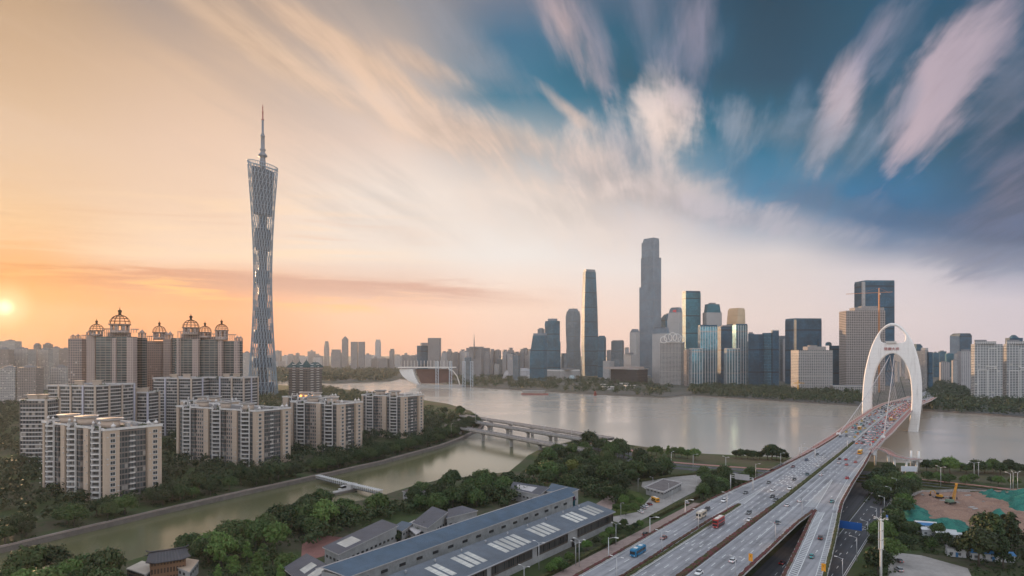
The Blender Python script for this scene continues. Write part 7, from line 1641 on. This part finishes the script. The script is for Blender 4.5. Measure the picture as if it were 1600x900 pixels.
for i, (poly, amp, pk, lab) in enumerate((([(1402, 806), (1412, 790), (1432, 790), (1456, 802), (1452, 812), (1420, 815)], 3.5, 2, 'green dust net mound at the near corner of the building site'), ([(1450, 812), (1470, 808), (1512, 818), (1510, 834), (1470, 826), (1446, 820)], 2.6, 1.5, 'flat strip of green dust net along the fence of the building site'), ([(1518, 771), (1560, 769), (1640, 772), (1660, 800), (1600, 802), (1560, 795), (1540, 782)], 4.5, 2, 'large rumpled green dust net over spoil at the far side of the site'), ([(1530, 816), (1548, 800), (1575, 804), (1592, 820), (1560, 826)], 3.5, 5.5, 'pointed spoil heap covered in green dust net'))):
    P = px_poly(poly); mb = rough_sheet('dust_net', P, 0, M_net, 20+i, amp*1.25, 'thing', .2, 1.1, pk); cx, cy = sum(p[0] for p in P)/len(P), sum(p[1] for p in P)/len(P); mb.v = [(x-cx, y-cy, z) for x, y, z in mb.v]; tag(mb.obj('dust_net', M_net, None, (cx, cy, 0)), lab, 'dust net')
X, Y = gp(1485, 790); ex = thing('crawler_crane', 'orange crawler machine with lattice boom raised on the bare soil', 'excavator', (X, Y, 1.2), .35); ex.scale = (.82, .82, .82); M_eo = mat('machine_orange', (.58, .28, .03), .5, var=.12)
for y in (-1.7, 1.7):
    mb = MB(); q = [(-3, .2), (-3.3, .7), (-2.9, 1.2), (2.9, 1.2), (3.3, .7), (3, .2)]; mb.mesh([(x, y+s, z) for s in (-.4, .4) for x, z in q], [tuple(range(6)), tuple(range(6, 12))[::-1]]+[(i, (i+1) % 6+0, 6+(i+1) % 6, 6+i)[::-1] for i in range(6)]); mb.obj('track', M_tyre, ex)
mb = MB(); mb.box(-3.2, 2.0, -1.6, 1.6, 1.3, 3.0); mb.box(-3.4, -1.8, -1.5, 1.5, 1.4, 3.3); mb.obj('body', mat('machine_green', (.16, .24, .17), .6), ex)
mb = MB(); mb.box(1.0, 2.6, .3, 1.6, 3.0, 4.4); mb.obj('cab', M_glass, ex)
mb = MB()
for y in (-.8, .8): mb.beam((2.0, y, 1.8), (6.0, y*.5, 13.5), .28, .28); mb.beam((3.0, y, 1.8), (6.6, y*.5, 13.5), .28, .28)
for i in range(9):
    u = i/9; mb.beam((2.0+4*u, -.8+.4*u, 1.8+11.7*u), (3.0+3.6*(u+.1), .8-.4*u, 1.8+11.7*(u+.1)), .16, .16); mb.beam((2.0+4*u, .8-.4*u, 1.8+11.7*u), (3.0+3.6*(u+.1), -.8+.4*u, 1.8+11.7*(u+.1)), .16, .16)
mb.box(5.6, 7.0, -.6, .6, 13.3, 14.3); mb.obj('boom', M_eo, ex)
mb = MB(); mb.beam((-3, 0, 3.2), (6, 0, 13.6), .1, .1); mb.beam((6.7, 0, 13.4), (6.7, 0, 4), .1, .1); mb.box(6.4, 7.0, -.3, .3, 2.4, 4); mb.obj('hoist_rope', M_dark, ex)
X, Y = gp(1468, 781); ex2 = thing('excavator', 'small yellow excavator with folded arm beside the crawler machine', 'excavator', (X, Y, 1.1), 2.2)
mb = MB(); mb.box(-1.6, 1.4, -1.2, 1.2, 1.0, 2.2); mb.obj('body', M_eo, ex2); mb = MB(); mb.box(.1, 1.4, .1, 1.2, 2.2, 3.3); mb.obj('cab', M_glass, ex2)
for y in (-1.1, 1.1): mb = MB(); mb.box(-1.9, 1.9, y-.35, y+.35, .1, .95); mb.obj('track', M_tyre, ex2)
mb = MB(); mb.tube([(1.3, -.3, 1.6), (3.2, -.3, 4.2), (5.0, -.3, 3.2), (5.2, -.3, 1.2)], .26, 6); mb.obj('arm', M_eo, ex2); mb = MB(); mb.box(4.8, 5.8, -.9, .3, .5, 1.4); mb.obj('bucket', M_tyre, ex2)
# site sheds and blue canopies
M_shedw = mat('shed_white', (.60, .60, .60), .6, var=.1, scale=.3); M_shedb = mat('shed_blue', (.04, .17, .36), .5, var=.1)
def shed(label, px, py, L, w_, h, rz, rm, wm=M_shedw):
    X, Y = gp(px, py); t = thing('site_shed', label, 'shed', (X, Y, 0), rz); mb = MB(); mb.box(-L/2, L/2, -w_/2, w_/2, 0, h); mb.obj('wall', facade('shed_wall', (.55, .55, .55), (.08, .09, .10), 3.0, 3.0, .4, .35, (.15, .16, .17), .3, .1), t)
    mb = MB(); mb.mesh([(x, y, h+.05+z) for x in (-L/2-.4, L/2+.4) for y, z in ((-w_/2-.4, 0), (0, w_*.16), (w_/2+.4, 0))], [(0, 3, 4, 1), (1, 4, 5, 2), (0, 1, 2), (5, 4, 3), (0, 2, 5, 3)]); mb.obj('roof', rm, t); mb = MB(); mb.box(-.5, .5, -w_/2-.06, -w_/2+.05, .05, 2.1); mb.obj('door', M_shedb, t)
shed('white roofed site shed by the dust net strip, longest of the row', 1466, 838, 14, 5, 3.2, -.45, M_shedw); shed('white roofed site shed beside the blue canopy, nearest the grove', 1446, 826, 9, 4, 3.2, -.35, M_shedw); shed('white roofed site shed at the end of the row by the tall trees', 1484, 844, 11, 5, 3.4, -.5, M_shedw); shed('site shed with blue metal canopy roof', 1448, 833, 7, 5, 4.4, -.3, M_shedb); shed('low blue roofed store behind the tall thin trees', 1548, 874, 16, 6, 3.0, -.3, M_shedb); shed('small grey brick hut at the edge of the pale yard', 1493, 868, 7, 5, 3.6, -.4, M_roofgrey)
fb = thing('billboard', 'white blank board on the embankment beside the foot of the bridge', 'billboard', gp(1420, 740)+(0,), -.12)
mb = MB(); mb.box(-5.5, 5.5, -.12, .12, 1.6, 5.6); mb.obj('panel', mat('board_white', (.66, .67, .70), .5, var=.04), fb)
for x in (-4.5, 4.5): mb = MB(); mb.box(x-.15, x+.15, -.1, .1, 0, 1.6); mb.obj('post', M_pole, fb)
hb = thing('hoarding', 'low site hoarding wall between the building site and the road', 'fence', gp(1440, 772)+(0,)); q = [gp(x, y) for x, y in ((1418, 778), (1440, 771), (1500, 769), (1560, 771), (1640, 777))]
for a, b in zip(q, q[1:]): mb = MB(); mb.beam(a+(1.0,), b+(1.0,), .15, 2.0); part('fence_panel', mb, M_stain, hb)
# telecom mast close to the camera
X, Y = gp(1376.5, 915); ms = thing('telecom_mast', 'slim white telecom mast with panel antennas rising beside the grove', 'mast', (X, Y, 0))
mb = MB(); mb.tube([(0, 0, 0), (0, 0, 14), (0, 0, 26)], [.50, .42, .34], 10); mb.obj('pole', M_white, ms)
for z in (16.0, 19.6, 23.2):
    for k in range(3): a = k*2.1+.4; mb = MB(); mb.obox(cos(a)*.75, sin(a)*.75, .14, .42, a, z-1.5, z+1.5); mb.obj('panel_antenna', M_white, ms)
mb = MB()
for z in (14.2, 17.8, 21.4, 25.4): mb.tube([(cos(a)*.95, sin(a)*.95, z) for a in [2*pi*i/14 for i in range(14)]], .08, 5, 0, True)
mb.obj('ring_bracket', M_pole, ms)
for k in range(6): a = k*pi/3; mb = MB(); mb.tube([(0, 0, 25.2), (cos(a)*1.6, sin(a)*1.6, 26.3), (cos(a)*2.3, sin(a)*2.3, 26.2)], .08, 5); mb.obox(cos(a)*2.4, sin(a)*2.4, .4, .16, a, 26.1, 26.3); mb.obj('lamp_arm', M_white, ms)
mb = MB(); mb.tube([(0, 0, 26), (0, 0, 30)], .05, 5); mb.obj('lightning_rod', M_pole, ms)
mb = MB(); mb.obox(2.6, .4, .08, .45, .2, 26.4, 27.3); mb.obj('sign_plate', M_sblue, ms)
# looping foot ramp beside the bridge
rp = thing('foot_ramp', 'red paved pedestrian ramp curling down from the bridge on white columns', 'footbridge', st(380, 24, 0)); P = dense([tuple(st(352, 17.8, zd(352)+.2)), tuple(st(366, 19.5, zd(366)-.2)), tuple(st(361, 27, 12.6)), tuple(st(345, 34, 11.4)), tuple(st(341, 44, 10.4)), tuple(st(352, 50, 9.6))], k=5)
pts = []
Pz = [(0, zd(352)+.2), (5, zd(366)-.3), (10, 12.8), (15, 11.6), (20, 10.6), (25, 9.8)]
mb = MB(); rl = MB(); rows = []
for i, p in enumerate(P):
    a, b = Vector(P[max(i-1, 0)][:2]), Vector(P[min(i+1, len(P)-1)][:2]); d = (b-a).normalized(); n_ = Vector((-d.y, d.x)); z = interp(i, Pz); c = Vector(p[:2]); rows.append([(c.x+n_.x*s, c.y+n_.y*s, z+dz) for s, dz in ((-2.3, 0), (2.3, 0), (2.3, -.9), (-2.3, -.9))])
for a, b in zip(rows, rows[1:]):
    for i in range(4): mb.face([a[i], b[i], b[(i+1) % 4], a[(i+1) % 4]], 0 if i == 0 else 1)
    for i in (0, 1):
        rl.beam(Vector(a[i])+Vector((0, 0, 1.1)), Vector(b[i])+Vector((0, 0, 1.1)), .14, .14); rl.beam(Vector(a[i]), Vector(a[i])+Vector((0, 0, 1.1)), .12, .12)
part('ramp_deck', mb, [M_walk, M_conc_light], rp); part('railing', rl, M_rail, rp)
for i in (4, 11, 15, 19, 23): c = Vector(P[i][:2]); mb = MB(); mb.lathe([(.8, -2), (.8, interp(i, Pz)-.9)], 12, 0, (c.x, c.y, 0)); part('column', mb, M_white, rp)
for dx in (0, 5): c = st(356, 44+dx); mb = MB(); mb.lathe([(.7, 0), (.7, 15)], 12, 0, (c.x, c.y, 0)); part('stair_mast', mb, M_white, rp)
mb = MB()
for k in range(12): c = st(356, 46.5); mb.obox(c.x, c.y, 1.6, 1.8, ra, .2+k*.8, .4+k*.8)
part('stair_flights', mb, M_conc_light, rp)
# ---------------------------------------------------------------- riverside stadium and moored boats far off
sg = thing('stadium', 'white shell shaped open air stadium with thin roof and masts on the far bank', 'stadium', (xa(668, 1800), 1800, 0)); Ys = 1800
mb = MB(); zt = za(573.5, Ys); a = [(xa(x, Ys), Ys+y) for x, y in ((622, -6), (640, 2), (670, 6), (700, 2), (712, -4), (712, 30), (622, 30))]
mb.prism(a, zt-2.5, zt, 0, bottom=True); part('roof', mb, M_white, sg)
mb = MB(); n_ = 12; rows = []
for i in range(n_+1):
    u = i/n_; x0 = 623+5*u+26*u**2.2; x1 = 645+4*u+8*u*u; py = 577+26*u; rows.append([(xa(x0, Ys), Ys+8-8*u, za(py, Ys)), (xa(x1, Ys), Ys+2-8*u, za(py, Ys)), (xa(x1+1, Ys), Ys+20, za(py, Ys)), (xa(x0+1, Ys), Ys+26, za(py, Ys))])
for p, q in zip(rows, rows[1:]):
    for i in range(4): mb.face([p[i], q[i], q[(i+1) % 4], p[(i+1) % 4]])
part('side_shell', mb, M_white, sg)
mb = MB(); mb.tube([(xa(x, Ys), Ys+4, za(y, Ys)) for x, y in ((700, 576), (708, 580), (714, 588), (717, 597), (718, 602))], 1.6, 6); part('end_rim', mb, M_white, sg)
mb = MB(); mb.prism([(xa(x, Ys), Ys+y) for x, y in ((652, -14), (722, -14), (722, 4), (652, 4))], -7, za(601, Ys), 0); part('terrace', mb, M_conc_light, sg)
mb = MB()
for i in range(14): u = i/14; mb.mesh([(xa(x, Ys), Ys+y, za(590+12*u-13*v, Ys)) for x, y, v in ((648+4*u, 10+1.5*i, 0), (700, 10+1.5*i, 0), (700, 10+1.5*i+1.4, 0), (648+4*u, 10+1.5*i+1.4, 0))], [(0, 1, 2, 3)])
mb.mesh([(xa(648, Ys), Ys+14, za(577, Ys)), (xa(700, Ys), Ys+14, za(577, Ys)), (xa(708, Ys), Ys+6, za(588, Ys)), (xa(706, Ys), Ys+2, za(597, Ys)), (xa(680, Ys), Ys, za(599, Ys)), (xa(658, Ys), Ys-2, za(599, Ys))], [(5, 4, 3, 2, 1, 0)]); part('seating', mb, facade('stadium_seats', (.11, .055, .045), (.07, .035, .03), 2.2, 4.5, .9, .6, (.10, .05, .045), .7, 0), sg)
for i in range(15): mb = MB(); x = xa(630+i*5.2, Ys); mb.tube([(x, Ys+22, zt), (x, Ys+22, za(563.5, Ys))], .55, 6); part('roof_mast', mb, M_white, sg)
for px in (683, 704, 725, 737):
    fr = thing('screen_tower', 'pale blue steel frame tower standing in the water before the stadium', 'tower', (xa(px, 1770), 1770, -6), 0, 'steel frame towers before the stadium'); mb = MB(); h = za(565, 1770)+6
    for x in (-3.4, 3.4):
        for y in (-3, 3): mb.beam((x, y, 0), (x, y, h), 1.0, 1.0)
    mb.obj('frame', mat('pale_blue_steel', (.45, .52, .58), .5, .2), fr); mb = MB()
    for k in range(9): z = h*k/9; mb.beam((-3.4, -3, z), (3.4, -3, z+h/9), .5, .5); mb.beam((-3.4, -3, z), (3.4, -3, z), .6, .6)
    mb.beam((-5, -3, h), (5, -3, h), 1.2, 1.2); mb.obj('bracing', MATS['pale_blue_steel'], fr)
X, Y = gp(836, 616.5, WZ); bt = thing('restaurant_boat', 'long two deck restaurant boat with reddish hull moored on the far bank', 'boat', (X, Y, WZ), -.25); L = 62
mb = MB(); mb.prism([(-L/2, -5), (L/2-6, -5), (L/2, 0), (L/2-6, 5), (-L/2, 5)], -.5, 3.2, 0, bottom=True); mb.obj('hull', mat('boat_red', (.28, .10, .085), .6), bt); mb = MB(); mb.box(-L/2+3, L/2-9, -4.2, 4.2, 3.2, 8.5); mb.obj('cabin', facade('boat_cabin', (.45, .42, .38), (.10, .09, .085), 2.7, 2.2, .7, .55, (.2, .18, .15), .3, .1), bt); mb = MB(); mb.box(-L/2+2, L/2-8, -4.8, 4.8, 8.5, 9.3); mb.obj('roof', M_conc_light, bt)
X, Y = gp(930, 619.3, WZ); bt = thing('pagoda_boat', 'small red pagoda roofed jetty on the far bank', 'jetty', (X, Y, WZ)); mb = MB(); mb.box(-24, 24, -4, 4, 0, 1.6); mb.obj('pontoon', M_stain, bt); M_pred = mat('pagoda_red', (.22, .06, .045), .6)
for k, (w_, z) in enumerate(((4.4, 1.6), (3.4, 5.0), (2.2, 8.2))): mb = MB(); mb.box(-w_*.7, w_*.7, -3, 3, z, z+2.4); mb.obj('storey', M_pred, bt); mb = MB(); mb.prism(rect(0, 0, w_, 4), z+2.4, z+3.4, 0, top_poly=rect(0, 0, w_*.5, 1.6), bottom=True); mb.obj('pagoda_roof', M_pred, bt)
# far road on the north bank with its traffic
nr = [tuple(st(s, 0).xy) for s in (1560, 1750)]+[gp(1478, 590), gp(1492, 578), gp(1500, 570)]
wid(dense(nr, k=4), -15, 15, .3, 'north_road', M_deck)

rp_ = random.Random(31)
for i in range(14):
    px, py = rp_.uniform(1440, 1545), rp_.uniform(772, 808); X, Y = gp(px, py); o = thing('pipe_stack', 'small stack of grey pipes lying on the bare soil of the building site', 'pipe stack', (X, Y, 1.0), rp_.uniform(0, 3), 'pipe stacks on the building site')
    for k in range(3): mb = MB(); mb.tube([(-2.2, k*.5-.5, .3), (2.2, k*.5-.5, .3)], .24, 7); mb.obj('pipe', M_conc_light if i % 2 else M_stain, o)
# ---------------------------------------------------------------- evening air
mb = MB(); mb.box(-9000, 9000, -400, 8200, -9, 640)
m = bpy.data.materials.new('evening_haze'); m.use_nodes = True; n = NT(m.node_tree); n.n.clear()
pv = n.new('ShaderNodeVolumePrincipled'); pv.inputs['Color'].default_value = (.86, .94, 1, 1); pv.inputs['Density'].default_value = 0.45e-4; pv.inputs['Anisotropy'].default_value = .38
o = n.new('ShaderNodeOutputMaterial'); n.l.new(pv.outputs[0], o.inputs['Volume'])
hz = tag(mb.obj('haze', m), kind='stuff')
